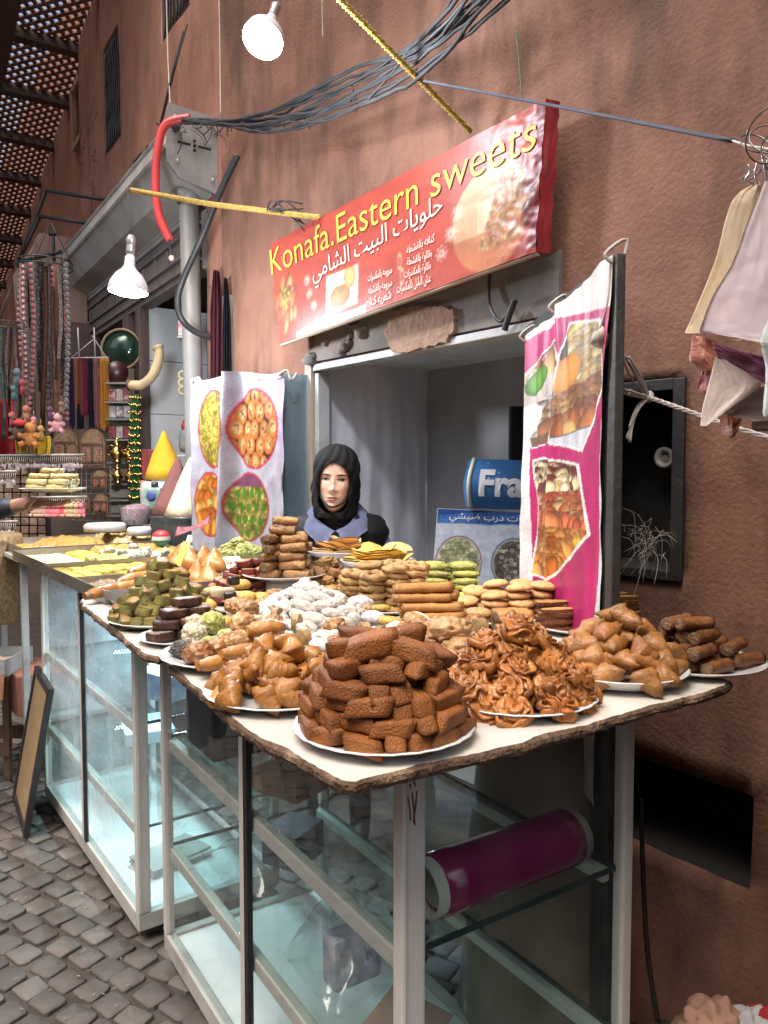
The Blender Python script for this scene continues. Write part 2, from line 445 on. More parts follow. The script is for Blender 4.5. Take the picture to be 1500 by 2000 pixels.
def picture(name, pic, fn, m, parent=None, local=False, **kw):
    """a sheet whose point (u,v) is fn(u,v) and whose colours are the picture's"""
    h, w = pic.h, pic.w
    co = np.array([fn((i + .5) / w if 0 < i < w - 1 else (0.0 if i == 0 else 1.0), j / (h - 1)) for j in range(h) for i in range(w)], dtype=np.float32)
    if parent is not None and not local:
        Mi = np.array(wm(parent).inverted()); co = (co @ Mi[:3, :3].T + Mi[:3, 3]).astype(np.float32)
    me = bpy.data.meshes.new(name)
    idx = np.arange(h * w).reshape(h, w)
    q = np.stack([idx[:-1, :-1], idx[:-1, 1:], idx[1:, 1:], idx[1:, :-1]], -1).reshape(-1, 4)
    me.vertices.add(h * w); me.vertices.foreach_set('co', co.ravel())
    me.loops.add(q.size); me.loops.foreach_set('vertex_index', q.ravel().astype(np.int32))
    me.polygons.add(len(q)); me.polygons.foreach_set('loop_start', (np.arange(len(q)) * 4).astype(np.int32)); me.polygons.foreach_set('loop_total', np.full(len(q), 4, np.int32))
    me.update(); me.validate()
    me.polygons.foreach_set('use_smooth', [True] * len(me.polygons))
    at = me.color_attributes.new('Print', 'FLOAT_COLOR', 'POINT')
    a = np.clip(pic.a, 0, 255) / 255; l = np.where(a <= 0.04045, a / 12.92, ((a + 0.055) / 1.055) ** 2.4)
    at.data.foreach_set('color', np.concatenate([l, np.ones((h, w, 1))], -1).astype(np.float32).ravel())
    me.materials.append(m)
    if parent is None: return me
    o = bpy.data.objects.new(name, me); COL.objects.link(o); o.parent = parent
    return o
# ================================================================ surfaces of the setting
TERRA = mat('terracotta render', (.255, .132, .092), (.19, .092, .064), 3.2, .94, .55, 75, c3=(.14, .07, .05), thr=.55, stain=(.105, .058, .043), spec=.2, space='World')
TERRA2 = mat('smoother terracotta render', (.36, .18, .125), (.28, .13, .09), 2.2, .9, .45, 30, c3=(.23, .108, .076), thr=.57, stain=(.19, .095, .07), crack=((.07, .035, .026), (.40, .25, .19)), spec=.2, space='World')
TERRA3 = mat('pale terracotta render', (.38, .19, .13), (.29, .135, .092), 1.6, .9, .45, 24, c3=(.24, .115, .08), thr=.55, spec=.2, space='World')
CONC = mat('bare concrete', (.24, .215, .195), (.155, .14, .125), 6, .9, .6, 40, c3=(.32, .22, .17), thr=.6, space='World')
PATCH = mat('rough plaster patch', (.36, .235, .165), (.26, .16, .11), 16, .95, 1.6, 45, space='World')
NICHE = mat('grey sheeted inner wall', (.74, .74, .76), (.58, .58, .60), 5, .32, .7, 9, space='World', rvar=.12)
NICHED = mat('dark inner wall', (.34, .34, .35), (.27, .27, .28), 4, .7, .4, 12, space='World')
STONE = mat('worn paving stone', (.115, .10, .093), (.075, .065, .06), 9, .66, .55, 45, c3=(.145, .127, .117), thr=.6, spec=.35, space='World', rvar=.15)
DIRT = mat('earth between stones', (.07, .056, .047), (.04, .033, .029), 12, .95, 1.0, 60, c3=(.11, .085, .065), space='World')
RUSTW = mat('dark painted metal', (.03, .03, .03), (.018, .018, .018), 14, .5, .3, 60, c3=(.09, .06, .045), thr=.64, space='World')
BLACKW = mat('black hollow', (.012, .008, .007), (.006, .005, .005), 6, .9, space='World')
ALU = mat('cream aluminium', (.60, .57, .52), (.53, .50, .46), 5, .38, .12, 30, c3=(.40, .35, .29), thr=.66, spec=.5)
ALUG = mat('grey worn aluminium', (.47, .455, .43), (.38, .365, .34), 6, .42, .15, 40, c3=(.24, .2, .165), thr=.62)
WHITEM = mat('white painted frame', (.50, .50, .49), (.38, .38, .38), 8, .5, .4, 40, c3=(.30, .27, .24), thr=.6)
GREYP = mat('grey plastic pipe', (.215, .21, .20), (.17, .165, .158), 5, .45, .06, 30, c3=(.2, .19, .18), thr=.65)
SHUT = mat('dusty shutter metal', (.44, .42, .395), (.33, .31, .29), 5, .55, .2, 20, c3=(.22, .19, .165), thr=.6, metal=.25)
WOODBR = mat('brown timber', (.17, .095, .06), (.11, .06, .038), 7, .6, .3, 30, stretch=(1, 1, 8))
WOODPK = mat('pinkish brown sign panel', (.36, .215, .16), (.30, .175, .13), 4, .55, .1, 20, stretch=(6, 6, 1))
TILE = mat('white wall tile', (.72, .74, .74), (.66, .68, .68), 2, .22)
ROOFW = mat('dark roof timber', (.075, .04, .03), (.045, .026, .02), 8, .8, .3, 30)
LATT = mat('lattice slat wood', (.20, .10, .06), (.12, .06, .04), 9, .8, .3, 30)
BLK = mat('black cable', (.02, .02, .022), (.035, .034, .034), 20, .5)
CABG = mat('grey dusty cable', (.042, .04, .043), (.02, .02, .021), 15, .65)

# ================================================================ ground
bm = BM()
nx = 24
sheet(bm, lambda u, v: V((-60 + 120 * u, -40 + 160 * v, -0.013)), 20, 20)
gr = solo('ground', bm, DIRT, '', '', kind='structure')

A1 = math.atan2(DF.x, DF.y)
bm = BM()
rr = random.Random(3)
cdir, rdir = V((math.sin(-0.02), math.cos(-0.02), 0)), V((math.cos(-0.02), -math.sin(-0.02), 0))
row_h, st_w = .090, .104
def stone(cx, cy, w, h, ang, lift):
    cs = []
    for k in range(8):
        a = math.pi / 4 * k + math.pi / 8
        x = math.copysign(abs(math.cos(a)) ** .3, math.cos(a)) * w / 2 * rr.uniform(.9, 1.04)
        y = math.copysign(abs(math.sin(a)) ** .3, math.sin(a)) * h / 2 * rr.uniform(.9, 1.04)
        cs.append(V((x, y, 0)))
    R = RZ(ang); o = V((cx, cy, 0)); mi = rr.choice((0, 0, 1, 2))
    tz = [rr.uniform(-.004, .004) for _ in range(8)]
    lo = [bm.verts.new(o + R @ (c * 1.0) + V((0, 0, -.03))) for c in cs]
    mi_ = [bm.verts.new(o + R @ (c * .97) + V((0, 0, lift - .0045 + tz[i]))) for i, c in enumerate(cs)]
    hi_ = [bm.verts.new(o + R @ (c * .89) + V((0, 0, lift + tz[i] * .6))) for i, c in enumerate(cs)]
    ct = bm.verts.new(o + V((0, 0, lift + rr.uniform(-.002, .001))))
    for k in range(8):
        j = (k + 1) % 8
        for q in ((lo[k], lo[j], mi_[j], mi_[k]), (mi_[k], mi_[j], hi_[j], hi_[k]), (hi_[k], hi_[j], ct)):
            f = bm.faces.new(q); f.smooth = q[0] is not lo[k]; f.material_index = mi
sd = V((.83, -.56, 0)); su = V((.56, .83, 0))       # rows run across the street, slightly bowed
for i in range(-9, 84):
    for j in range(-54, 15):
        x = j * st_w + (st_w / 2 if i % 2 else 0) + rr.uniform(-.012, .012)
        y = i * row_h + rr.uniform(-.008, .008) + .12 * math.sin(x * .9) * .6
        p = sd * x + su * y + V((-.4, .4, 0))
        if not (-5.2 < p.x < .75 and -.6 < p.y < 7.6): continue
        if (p - W0).dot(NW) < .28: continue
        if i % 9 == 4 and rr.random() < .05: continue
        stone(p.x, p.y, st_w * rr.uniform(.86, 1.04), row_h * rr.uniform(.88, 1.04), math.atan2(sd.y, sd.x) + rr.uniform(-.14, .14), rr.uniform(-.004, .003))
solo('street_paving', bm, [STONE, mat('darker paving stone', (.09, .079, .074), (.058, .05, .047), 9, .7, .5, 45, c3=(.13, .112, .10), thr=.6, space='World'), mat('paler paving stone', (.145, .128, .118), (.10, .088, .081), 9, .66, .5, 45, c3=(.08, .068, .06), thr=.62, space='World')], '', '', kind='structure')
bm = BM()
STRAW = mat('straw and crumbs', (.35, .27, .16), (.5, .42, .3), 30, .8)
for k in range(420):
    p = V((rr.uniform(-2.2, -.35), rr.uniform(1.5, 4), .006)); a = rr.uniform(0, 6.28); l = rr.uniform(.004, .018)
    if (p - V((-.8, 2.36, 0))).dot(V((-.837, -.547, 0))) < .02: continue
    tube(bm, [p, p + V((math.cos(a) * l, math.sin(a) * l, rr.uniform(0, .004)))], rr.uniform(.0006, .0016), 4)
solo('street_litter', bm, STRAW, '', '', kind='stuff')

# ================================================================ the shop building
bldg = thing('shop_building', 'terracotta rendered shop building with a low serving opening under the red sign', 'building', (.1, 3.0, 0))
HT, HZ = 1.25, 1.95
def lines(a, b, step, extra):
    n = int((b - a) / step); s = {round(a + (b - a) * i / n, 4) for i in range(n + 1)}
    for e in extra:
        s = {x for x in s if abs(x - e) > step * .45} | {e}
    return sorted(s | {a, b})
ts = lines(-.9, 3.4, .045, [0.0, HT, 1.42, 1.775, 1.56, 1.985])
zs = lines(-.03, 6.4, .045, [HZ, 1.2, 1.75, .435, .675])
bm = BM()
def holed(t, z):
    if 0 < t < HT and z < HZ: return True
    if 1.42 < t < 1.775 and 1.2 < z < 1.75: return True
    if 1.56 < t < 1.985 and .435 < z < .675: return True
    return False
def wallpt(t, z):
    o = .012 * noise.noise(V((t * 2.1, z * 2.1, 3))) + .005 * noise.noise(V((t * 9, z * 9, 7))) + .0028 * noise.noise(V((t * 26, z * 26, 1)))
    if z < .55 and t > 1.25:
        k = (.55 - z) / .55
        o += k * k * (.17 + .10 * noise.noise(V((t * 4, z * 5, 9)))) + .03 * k * noise.noise(V((t * 11, z * 11, 4)))
    if abs(z - 2.35) < .3 and .0 < t < 1.5: o *= .6
    return wall(t, z, o)
vg = {}
for i, t in enumerate(ts):
    for j, z in enumerate(zs): vg[i, j] = bm.verts.new(wallpt(t, z))
for i in range(len(ts) - 1):
    for j in range(len(zs) - 1):
        if holed((ts[i] + ts[i + 1]) / 2, (zs[j] + zs[j + 1]) / 2): continue
        bm.faces.new((vg[i, j], vg[i + 1, j], vg[i + 1, j + 1], vg[i, j + 1])).smooth = True
def hl(i, j): return 0 <= i < len(ts) - 1 and 0 <= j < len(zs) - 1 and holed((ts[i] + ts[i + 1]) / 2, (zs[j] + zs[j + 1]) / 2) and ts[i] >= HT
bk_ = {}
def bkv(k):
    if k not in bk_: bk_[k] = bm.verts.new(wall(ts[k[0]], zs[k[1]], -.3))
    return bk_[k]
for i in range(len(ts) - 1):
    for j in range(len(zs) - 1):
        if not hl(i, j): continue
        for (ni, nj, p, q) in ((i - 1, j, (i, j), (i, j + 1)), (i + 1, j, (i + 1, j), (i + 1, j + 1)), (i, j - 1, (i, j), (i + 1, j)), (i, j + 1, (i, j + 1), (i + 1, j + 1))):
            if not hl(ni, nj): bm.faces.new((vg[p], vg[q], bkv(q), bkv(p))).material_index = 1  # reveals coloured black for the deep shade inside the holes
for a in list(bm.verts):
    if not a.link_faces: bm.verts.remove(a)
# the rest of the wall past the picture, its left end
for t0, t1 in ((3.4, 9.0),):
    bm.faces.new([bm.verts.new(wall(*q)) for q in ((t0, -.03), (t1, -.03), (t1, 6.4), (t0, 6.4))])
sheet(bm, lambda u, v: wall(-.9, -.03 + 6.43 * v, -.35 * u + .012 * noise.noise(V((-.9 * 2.1, (-.03 + 6.43 * v) * 2.1, 3)))) , 4, 60)
part('wall', bm, [TERRA, BLACKW], bldg)
# concrete band over the opening, patch of plaster on it, broken edges
bm = BM()
def slab(bm, poly, o0, o1, mi=0):
    a = [bm.verts.new(wall(t, z, o0)) for t, z in poly]; b = [bm.verts.new(wall(t, z, o1)) for t, z in poly]
    f1 = bm.faces.new(b); f1.material_index = mi
    for k in range(len(poly)):
        f = bm.faces.new((a[k], a[(k + 1) % len(poly)], b[(k + 1) % len(poly)], b[k])); f.material_index = mi
top = []
r5 = random.Random(11)
n = 44
for k in range(n + 1):
    t = -.07 + (1.36 + .07) * k / n
    top.append((t, 2.125 + .035 * noise.noise(V((t * 5, 0, 0))) + .05 * max(0, t - .3) + r5.uniform(-.008, .008) - (.08 if t < .02 else 0)))
poly = [(-.07, 1.985), (1.36, 1.985)] + top[::-1]
slab(bm, poly, -.02, .017)
part('concrete_lintel', bm, CONC, bldg, smooth=False)
bm = BM()
c = [(on_w(x, y, .03)) for x, y in ((752, 655), (765, 612), (800, 600), (850, 596), (886, 606), (890, 640), (872, 668), (820, 682), (770, 690))]
def tz(p):
    d = p - W0; return d.dot(DW) / DW.dot(DW), p.z
pp = [tz(p) for p in c]
fine = []
for k in range(len(pp)):
    a, b = pp[k], pp[(k + 1) % len(pp)]
    for q in range(5):
        f = q / 5; fine.append((a[0] + (b[0] - a[0]) * f + r5.uniform(-.006, .006), a[1] + (b[1] - a[1]) * f + r5.uniform(-.006, .006)))
slab(bm, fine, .01, .036)
part('plaster_patch', bm, PATCH, bldg, smooth=False)
for k in range(9):
    p = wall(r5.uniform(-.02, .42), r5.uniform(1.99, 2.06), .02)
    bm = BM(); ball(bm, p, r5.uniform(.014, .035), 2, (1.2, .7, .8), amp=.8, fr=25, seed=k)
    part('broken_render', bm, CONC, bldg)
# hollow behind the opening
bm = BM()
D = .66
IN = -NW
def face(bm, pts, mi=0):
    f = bm.faces.new([bm.verts.new(p) for p in pts]); f.material_index = mi; return f
def crinkle(a, b, c, d, amp, fr):
    def fn(u, v):
        p = a.lerp(b, u).lerp(d.lerp(c, u), v)
        nn = (b - a).cross(d - a).normalized()
        q = V((u * fr, v * fr * .5, a.x))
        return p + nn * amp * (noise.noise(q) + .5 * noise.noise(q * 2.7 + V((9, 0, 0))))
    return fn
sheet(bm, crinkle(wall(0, 0, -.005), wall(0, 0, -D), wall(0, 2.05, -D), wall(0, 2.05, -.005), .014, 7), 40, 70)
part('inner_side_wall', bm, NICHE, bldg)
bm = BM()
face(bm, (wall(0, 0, -D), wall(HT + .14, 0, -D), wall(HT + .14, 2.05, -D), wall(0, 2.05, -D)))
face(bm, (wall(HT + .14, 0, -D), wall(HT + .14, 0, -.02), wall(HT + .14, 2.05, -.02), wall(HT + .14, 2.05, -D)))
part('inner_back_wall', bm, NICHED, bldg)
bm = BM()
face(bm, (wall(-.02, 2.0, -.0), wall(HT + .14, 2.0, -.0), wall(HT + .14, 2.0, -D), wall(-.02, 2.0, -D)))
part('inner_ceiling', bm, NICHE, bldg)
# frame of the opening
bm = BM()
def bar(bm, t0, t1, z0, z1, o0, o1, mi=0, bevel=.003):
    box(bm, t0, t1, o0, o1, z0, z1, frame(W0, DW, NW, V((0, 0, 1))), bevel, mi)
bar(bm, -.015, HT + .02, HZ - .004, HZ + .024, -.04, .021)
bar(bm, -.0, .03, 0, HZ - .014, -.05, .012)
jitter(bm, .004, 6)
part('opening_frame', bm, WHITEM, bldg, label='white painted metal frame of the serving opening')
bm = BM()
bar(bm, -.055, -.003, 0, HZ + .03, -.03, .03)
part('door_jamb', bm, mat('worn cream jamb', (.42, .36, .29), (.3, .25, .2), 9, .7, .5, 30, c3=(.07, .045, .035), thr=.6, stretch=(1, 1, .4)), bldg)
# dark cupboard and low hatch in the wall
cab = BM()
bar(cab, 1.425, 1.77, 1.205, 1.745, -.22, -.2)
for a in ((1.42, 1.45, 1.2, 1.75), (1.745, 1.78, 1.2, 1.75)): bar(cab, a[0], a[1], a[2], a[3], -.2, .012)
bar(cab, 1.45, 1.745, 1.72, 1.752, -.2, .012); bar(cab, 1.45, 1.745, 1.198, 1.225, -.2, .012)
part('wall_cupboard', cab, RUSTW, bldg)
bm = BM()
p = on_w(1252, 893, .005)
lathe(bm, [(.016, -.004), (.03, -.004), (.032, .004), (.026, .008), (.018, .004), (.016, -.004)], 20, frame(p - NW * .12, DW, V((0, 0, 1)), NW))
part('meter_ring', bm, ALUG, bldg)
hat = BM()
bar(hat, 1.555, 1.99, .43, .68, -.3, -.27)
part('low_hatch', hat, mat('very dark red hatch', (.02, .008, .007), (.012, .006, .006), 5, .7, space='World'), bldg)
bm = BM()
for k in range(7):
    t = 1.66 + .035 * k
    tube(bm, [wall(t, .52, -.14), wall(t + .09, .62, -.14)], .0016, 5); tube(bm, [wall(t + .09, .52, -.14), wall(t, .62, -.14)], .0016, 5)
part('hatch_mesh', bm, CABG, bldg)
bm = BM()
for k in range(14):
    t = r5.uniform(1.3, 2.3); z = r5.uniform(-.02, .12)
    p = wallpt(t, z) + NW * r5.uniform(-.02, .03)
    ball(bm, p, r5.uniform(.02, .05), 2, (1.3, .8, .7), amp=1.0, fr=16, seed=k)
part('rubble_footing', bm, mat('brown rubble', (.14, .09, .06), (.08, .052, .038), 8, .95, 1.2, 40, c3=(.2, .14, .09), space='World'), bldg)
# wall_pipe set in the wall at its left end
pipe = BM()
tube(pipe, [wall(-.83, 1.2, -.008), wall(-.83, 2.42, -.008)], .042, 16)
part('recessed_pipe', pipe, GREYP, bldg)

# ================================================================ next buildings down the street
def facade(name, label, s0, s1, zt0, zt1, off, m, holes, seed):
    b = thing(name, label, 'building', fac((s0 + s1) / 2, 0))
    ss = lines(s0, s1, .12, [h[0] for h in holes] + [h[1] for h in holes]); zz = lines(-.03, zt0, .12, [h[2] for h in holes] + [h[3] for h in holes])
    g = {}; bm = BM()
    for i, s in enumerate(ss):
        for j, z in enumerate(zz):
            g[i, j] = bm.verts.new(fac(s, z, off + .014 * noise.noise(V((s * 1.6, z * 1.6, seed))) + .005 * noise.noise(V((s * 7, z * 7, seed)))))
    for i in range(len(ss) - 1):
        for j in range(len(zz) - 1):
            s, z = (ss[i] + ss[i + 1]) / 2, (zz[j] + zz[j + 1]) / 2
            if any(h[0] < s < h[1] and h[2] < z < h[3] for h in holes): continue
            bm.faces.new((g[i, j], g[i, j + 1], g[i + 1, j + 1], g[i + 1, j])).smooth = True
    for h in holes:      # reveals
        for q in (((h[0], h[2]), (h[0], h[3])), ((h[1], h[2]), (h[1], h[3])), ((h[0], h[2]), (h[1], h[2])), ((h[0], h[3]), (h[1], h[3]))):
            (a, c), (d, e) = q
            face(bm, (fac(a, c, off), fac(d, e, off), fac(d, e, off - .25), fac(a, c, off - .25)))
    for s in (s0, s1):
        face(bm, (fac(s, -.03, off), fac(s, zt0, off), fac(s, zt0, off - .4), fac(s, -.03, off - .4)))
    part('wall', bm, m, b)
    return b
SHOPH = (.22, 3.25, -.02, 2.95)
W1 = (.47, .98, 4.18, 5.15); W2 = (1.99, 2.46, 3.99, 4.80); W3 = (3.50, 3.80, 4.55, 5.02)
nb = facade('neighbour_building', 'tall pinkish terracotta facade with two dark barred windows over a shuttered shop', .0, 3.35, 6.2, 6.2, 0, TERRA2, [SHOPH, W1, W2], 4)
fb = facade('far_building', 'paler terracotta facade farther down the lane with a small framed niche window', 3.35, 15, 6.0, 6.0, -.07, TERRA3, [W3], 8)
def grille(b, h, off):
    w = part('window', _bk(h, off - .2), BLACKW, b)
    bm = BM()
    s0, s1, z0, z1 = h
    for k in range(9):
        s = s0 + .02 + (s1 - s0 - .04) * k / 8
        pts = [fac(s, z0 + .01, off - .01)] + [fac(s + .012 * math.sin(q * 1.9 + k), z0 + (z1 - z0) * q / 10, off - .01) for q in range(1, 10)] + [fac(s, z1 - .01, off - .01)]
        tube(bm, pts, .007, 6)
    for z in (z0 + .02, z0 + (z1 - z0) * .33, z0 + (z1 - z0) * .66, z1 - .02): tube(bm, [fac(s0 + .005, z, off - .012), fac(s1 - .005, z, off - .012)], .008, 6)
    for k in range(8):
        s = s0 + .05 + (s1 - s0 - .1) * k / 7
        for zc in (.18, .5, .82):
            z = z0 + (z1 - z0) * zc
            tube(bm, [fac(s + .022 * math.cos(a), z + .03 * math.sin(a), off - .012) for a in [x * .7 for x in range(9)]], .004, 5)
    part('bars', bm, RUSTW, w)
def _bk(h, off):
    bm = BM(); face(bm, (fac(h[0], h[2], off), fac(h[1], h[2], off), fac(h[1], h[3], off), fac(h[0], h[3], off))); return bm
grille(nb, W1, 0); grille(nb, W2, 0)
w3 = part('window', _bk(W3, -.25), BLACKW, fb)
bm = BM()
for q in ((W3[0] - .05, W3[0], W3[2] - .05, W3[3] + .05), (W3[1], W3[1] + .05, W3[2] - .05, W3[3] + .05), (W3[0], W3[1], W3[3], W3[3] + .05), (W3[0], W3[1], W3[2] - .05, W3[2])):
    box(bm, q[0], q[1], -.07, -.03, q[2], q[3], frame(F0, DF, NF, V((0, 0, 1))))
part('frame', bm, mat('ochre window surround', (.33, .2, .12), (.25, .15, .09), 8, .8), w3)
# shop front: back wall, tiled pier, header, shutter box, door posts
bm = BM()
FB = 1.05
face(bm, (fac(.22, 0, -FB), fac(3.25, 0, -FB), fac(3.25, 2.95, -FB), fac(.22, 2.95, -FB)))
face(bm, (fac(.22, 0, 0), fac(.22, 0, -FB), fac(.22, 2.95, -FB), fac(.22, 2.95, 0)))
face(bm, (fac(3.25, 0, 0), fac(3.25, 0, -FB), fac(3.25, 2.95, -FB), fac(3.25, 2.95, 0)))
face(bm, (fac(.22, 2.949, 0), fac(3.25, 2.949, 0), fac(3.25, 2.949, -FB), fac(.22, 2.949, -FB)))
part('shop_interior', bm, mat('dim brown shop wall', (.16, .12, .10), (.10, .078, .066), 4, .8, space='World'), nb)
MF = frame(F0, DF, NF, V((0, 0, 1)))
bm = BM()
for i in range(3):
    for j in range(7):
        box(bm, 1.44, 1.46, -.02 - .42 * (i + 1), -.02 - .42 * i - .004, .05 + j * .37, .05 + j * .37 + .366, MF, .002)
part('tiled_wall', bm, TILE, nb)
bm = BM()
box(bm, .2, 3.4, -.05, .04, 2.62, 2.93, MF, .004)
for z in (2.66, 2.74, 2.86): box(bm, .2, 3.4, .04, .058, z, z + .018, MF, .002)
for k in range(12): box(bm, .26 + k * .26, .29 + k * .26, .04, .05, 2.765, 2.85, MF, .002)
part('shop_header', bm, mat('dull grey brown header', (.16, .13, .115), (.11, .09, .08), 6, .6, .2, 30), nb)
bm = BM()
prof = [(.0, 3.38), (.14, 3.38), (.24, 3.31), (.26, 3.2), (.18, 3.04), (.02, 2.98)]
a = [bm.verts.new(fac(.10, z, o)) for o, z in prof]; b = [bm.verts.new(fac(3.0, z, o)) for o, z in prof]
for k in range(len(prof)): bm.faces.new((a[k], a[(k + 1) % 6], b[(k + 1) % 6], b[k]))
bm.faces.new(a); bm.faces.new(b)
for k in range(1, 4):
    o, z = prof[k]
    tube(bm, [fac(.11, z, o), fac(2.99, z, o)], .014, 6)
sb = part('shutter_box', bm, SHUT, nb, smooth=False)
bm = BM()
pl = [(-.02, 3.38), (.255, 3.40), (.27, 3.36), (.27, 3.10), (.21, 3.03), (-.02, 2.98)]
prism(bm, [(o, z) for o, z in pl], 0, .02, frame(F0 + DF * .06, NF, V((0, 0, 1)), DF))
for o, z in ((.03, 3.34), (.23, 3.33), (.03, 3.05), (.22, 3.11)): ball(bm, fac(.05, z, o), .012, 2)
part('end_plate', bm, mat('galvanised plate', (.36, .34, .315), (.27, .25, .23), 7, .5, .15, 20, metal=.4, c3=(.2, .16, .13), thr=.62), sb, smooth=False)
bm = BM()
for o0, o1 in ((.04, .11), (.15, .22)): box(bm, o0, o1, 0, .004, 3.20, 3.212, frame(F0 + DF * .045, NF, DF, V((0, 0, 1))))
for o, z in ((.13, 3.206), (.13, 3.23), (.13, 3.182)): ball(bm, fac(.048, z, o), .009, 1)
part('slots', bm, BLACKW, sb)
bm = BM()
for k in range(5): box(bm, .3, 3.2, .03 + (k % 2) * .006, .05, 2.94 + k * .03, 2.966 + k * .03, MF, .004)
part('shutter_slats', bm, SHUT, nb)
bm = BM()
for s, w in ((1.42, .09), (1.72, .13), (2.78, .12)): box(bm, s, s + w, -.02, .05, 0, 2.63, MF, .005)
part('door_posts', bm, mat('dark wooden post', (.12, .075, .065), (.07, .045, .04), 6, .5, .2, 20, stretch=(3, 3, .4)), nb)

# ---- wooden awning sign of the neighbour
sg = thing('awning_box', 'pinkish brown wooden awning box with a pale shiny underside above the souvenir shop', 'awning', fac(3.4, 2.6, .2))
bm = BM(); box(bm, 2.95, 3.2, .05, .42, 2.75, 3.45, MF, .006)
part('front_panel', bm, WOODPK, sg)
bm = BM()
prism(bm, [(3.203, 2.75), (3.203, 3.45), (4.6, 3.45), (4.4, 2.95)], .06, .40, frame(F0, DF, V((0, 0, 1)), NF))
part('side_panel', bm, mat('cream glossy underside', (.62, .46, .32), (.5, .36, .25), 4, .3, .05, 20), sg)
bm = BM(); box(bm, 2.9, 4.0, -.0, .36, 2.30, 2.745, MF, .006)
part('lower_panel', bm, mat('dark red brown panel', (.13, .07, .058), (.09, .05, .042), 4, .45, stretch=(1, 1, 3)), sg)
# ---- metal frame on the far facade
fr = thing('wall_bracket', 'thin rusty metal frame of bars fixed high on the far facade', 'frame', fac(4.5, 3.4, .4))
bm = BM()
q = [at_y(90, 372, 6.6), at_y(205, 390, 6.1), at_y(78, 422, 6.6), at_y(168, 436, 6.15), at_y(36, 512, 6.6), at_y(118, 492, 6.1)]
for a, b in ((0, 1), (2, 3), (0, 4), (4, 5), (4, 2)): tube(bm, [q[a], q[b]], .016, 6)
part('bars', bm, RUSTW, fr)
b2 = BM(); tube(b2, [at_y(104, 455, 6.2), at_y(106, 510, 6.2)], .012, 6); tube(b2, [at_y(96, 456, 6.2), at_y(112, 456, 6.2)], .02, 6)
part('hook', b2, RUSTW, fr)

# ================================================================ lattice roof over the lane
RS = V((-.547, .837, -.18)).normalized(); RC = NF.copy()
R0 = fac(2.52, 5.34, 0)
roof = thing('lattice_roof', 'brown wooden lattice roof on dark beams letting daylight through far along the lane', 'roof', fac(6, 4.6, 1))
RN = RS.cross(RC).normalized()
if RN.z < 0: RN = -RN
MR = frame(R0, RS, RC, RN)
bm = BM()
for k in range(18): box(bm, -1.5 + k * .78, -1.42 + k * .78, -.15, 5.0, -.02, .07, MR)
part('cross_beams', bm, ROOFW, roof)
bm = BM(); box(bm, -2, 13, .55, .70, -.20, -.025, MR); box(bm, -2, 13, 3.4, 3.5, -.16, -.025, MR)
part('main_beams', bm, ROOFW, roof)
bm = BM()
Ls, Wd, stp, sw = 13.0, 3.0, .075, .036
for layer, sg_ in ((0, 1), (1, -1)):
    z0 = .075 + layer * .016
    k = -Wd
    while k < Ls + Wd:
        # slat from (k, 0) to (k + sg*Wd, Wd) clipped to the roof
        a0, b0 = (k, 0.0), (k + Wd * sg_, Wd)
        pts = []
        t0, t1 = 0.0, 1.0
        dx = b0[0] - a0[0]
        lo, hi = sorted(((-1.5 - a0[0]) / dx, (Ls - a0[0]) / dx))
        t0, t1 = max(0, lo), min(1, hi)
        if t1 - t0 > .02:
            p = (a0[0] + dx * t0, Wd * t0); q = (a0[0] + dx * t1, Wd * t1)
            l = math.hypot(q[0] - p[0], q[1] - p[1]); an = math.atan2(q[1] - p[1], q[0] - p[0])
            box(bm, 0, l, -sw / 2, sw / 2, 0, .012, MR @ T(p[0], p[1] - .1, z0) @ RZ(an))
        k += stp * 1.414
part('lattice', bm, LATT, roof)
# ---- the side of the lane behind and opposite
ob = thing('opposite_building', 'plain terracotta building closing the other side of the lane', 'building', (-4.6, 3, 0))
bm = BM()
p0 = V((-.8, 2.4, 0)) + NF * 3.9
for a, b in ((-9, 18),):
    face(bm, (p0 + DF * a, p0 + DF * b, p0 + DF * b + V((0, 0, 3.5)), p0 + DF * a + V((0, 0, 3.5))))
    face(bm, (p0 + DF * a + V((0, 0, 3.5)), p0 + DF * b + V((0, 0, 3.5)), p0 + DF * b + V((0, 0, 3.5)) + NF * 3, p0 + DF * a + V((0, 0, 3.5)) + NF * 3))
part('wall', bm, TERRA3, ob)

le = thing('end_building', 'plain terracotta building closing the far end of the lane', 'building', fac(16, 0, 2))
bm = BM(); box(bm, 16, 17, -2, 5, -.02, 5.5, MF); part('wall', bm, TERRA3, le)
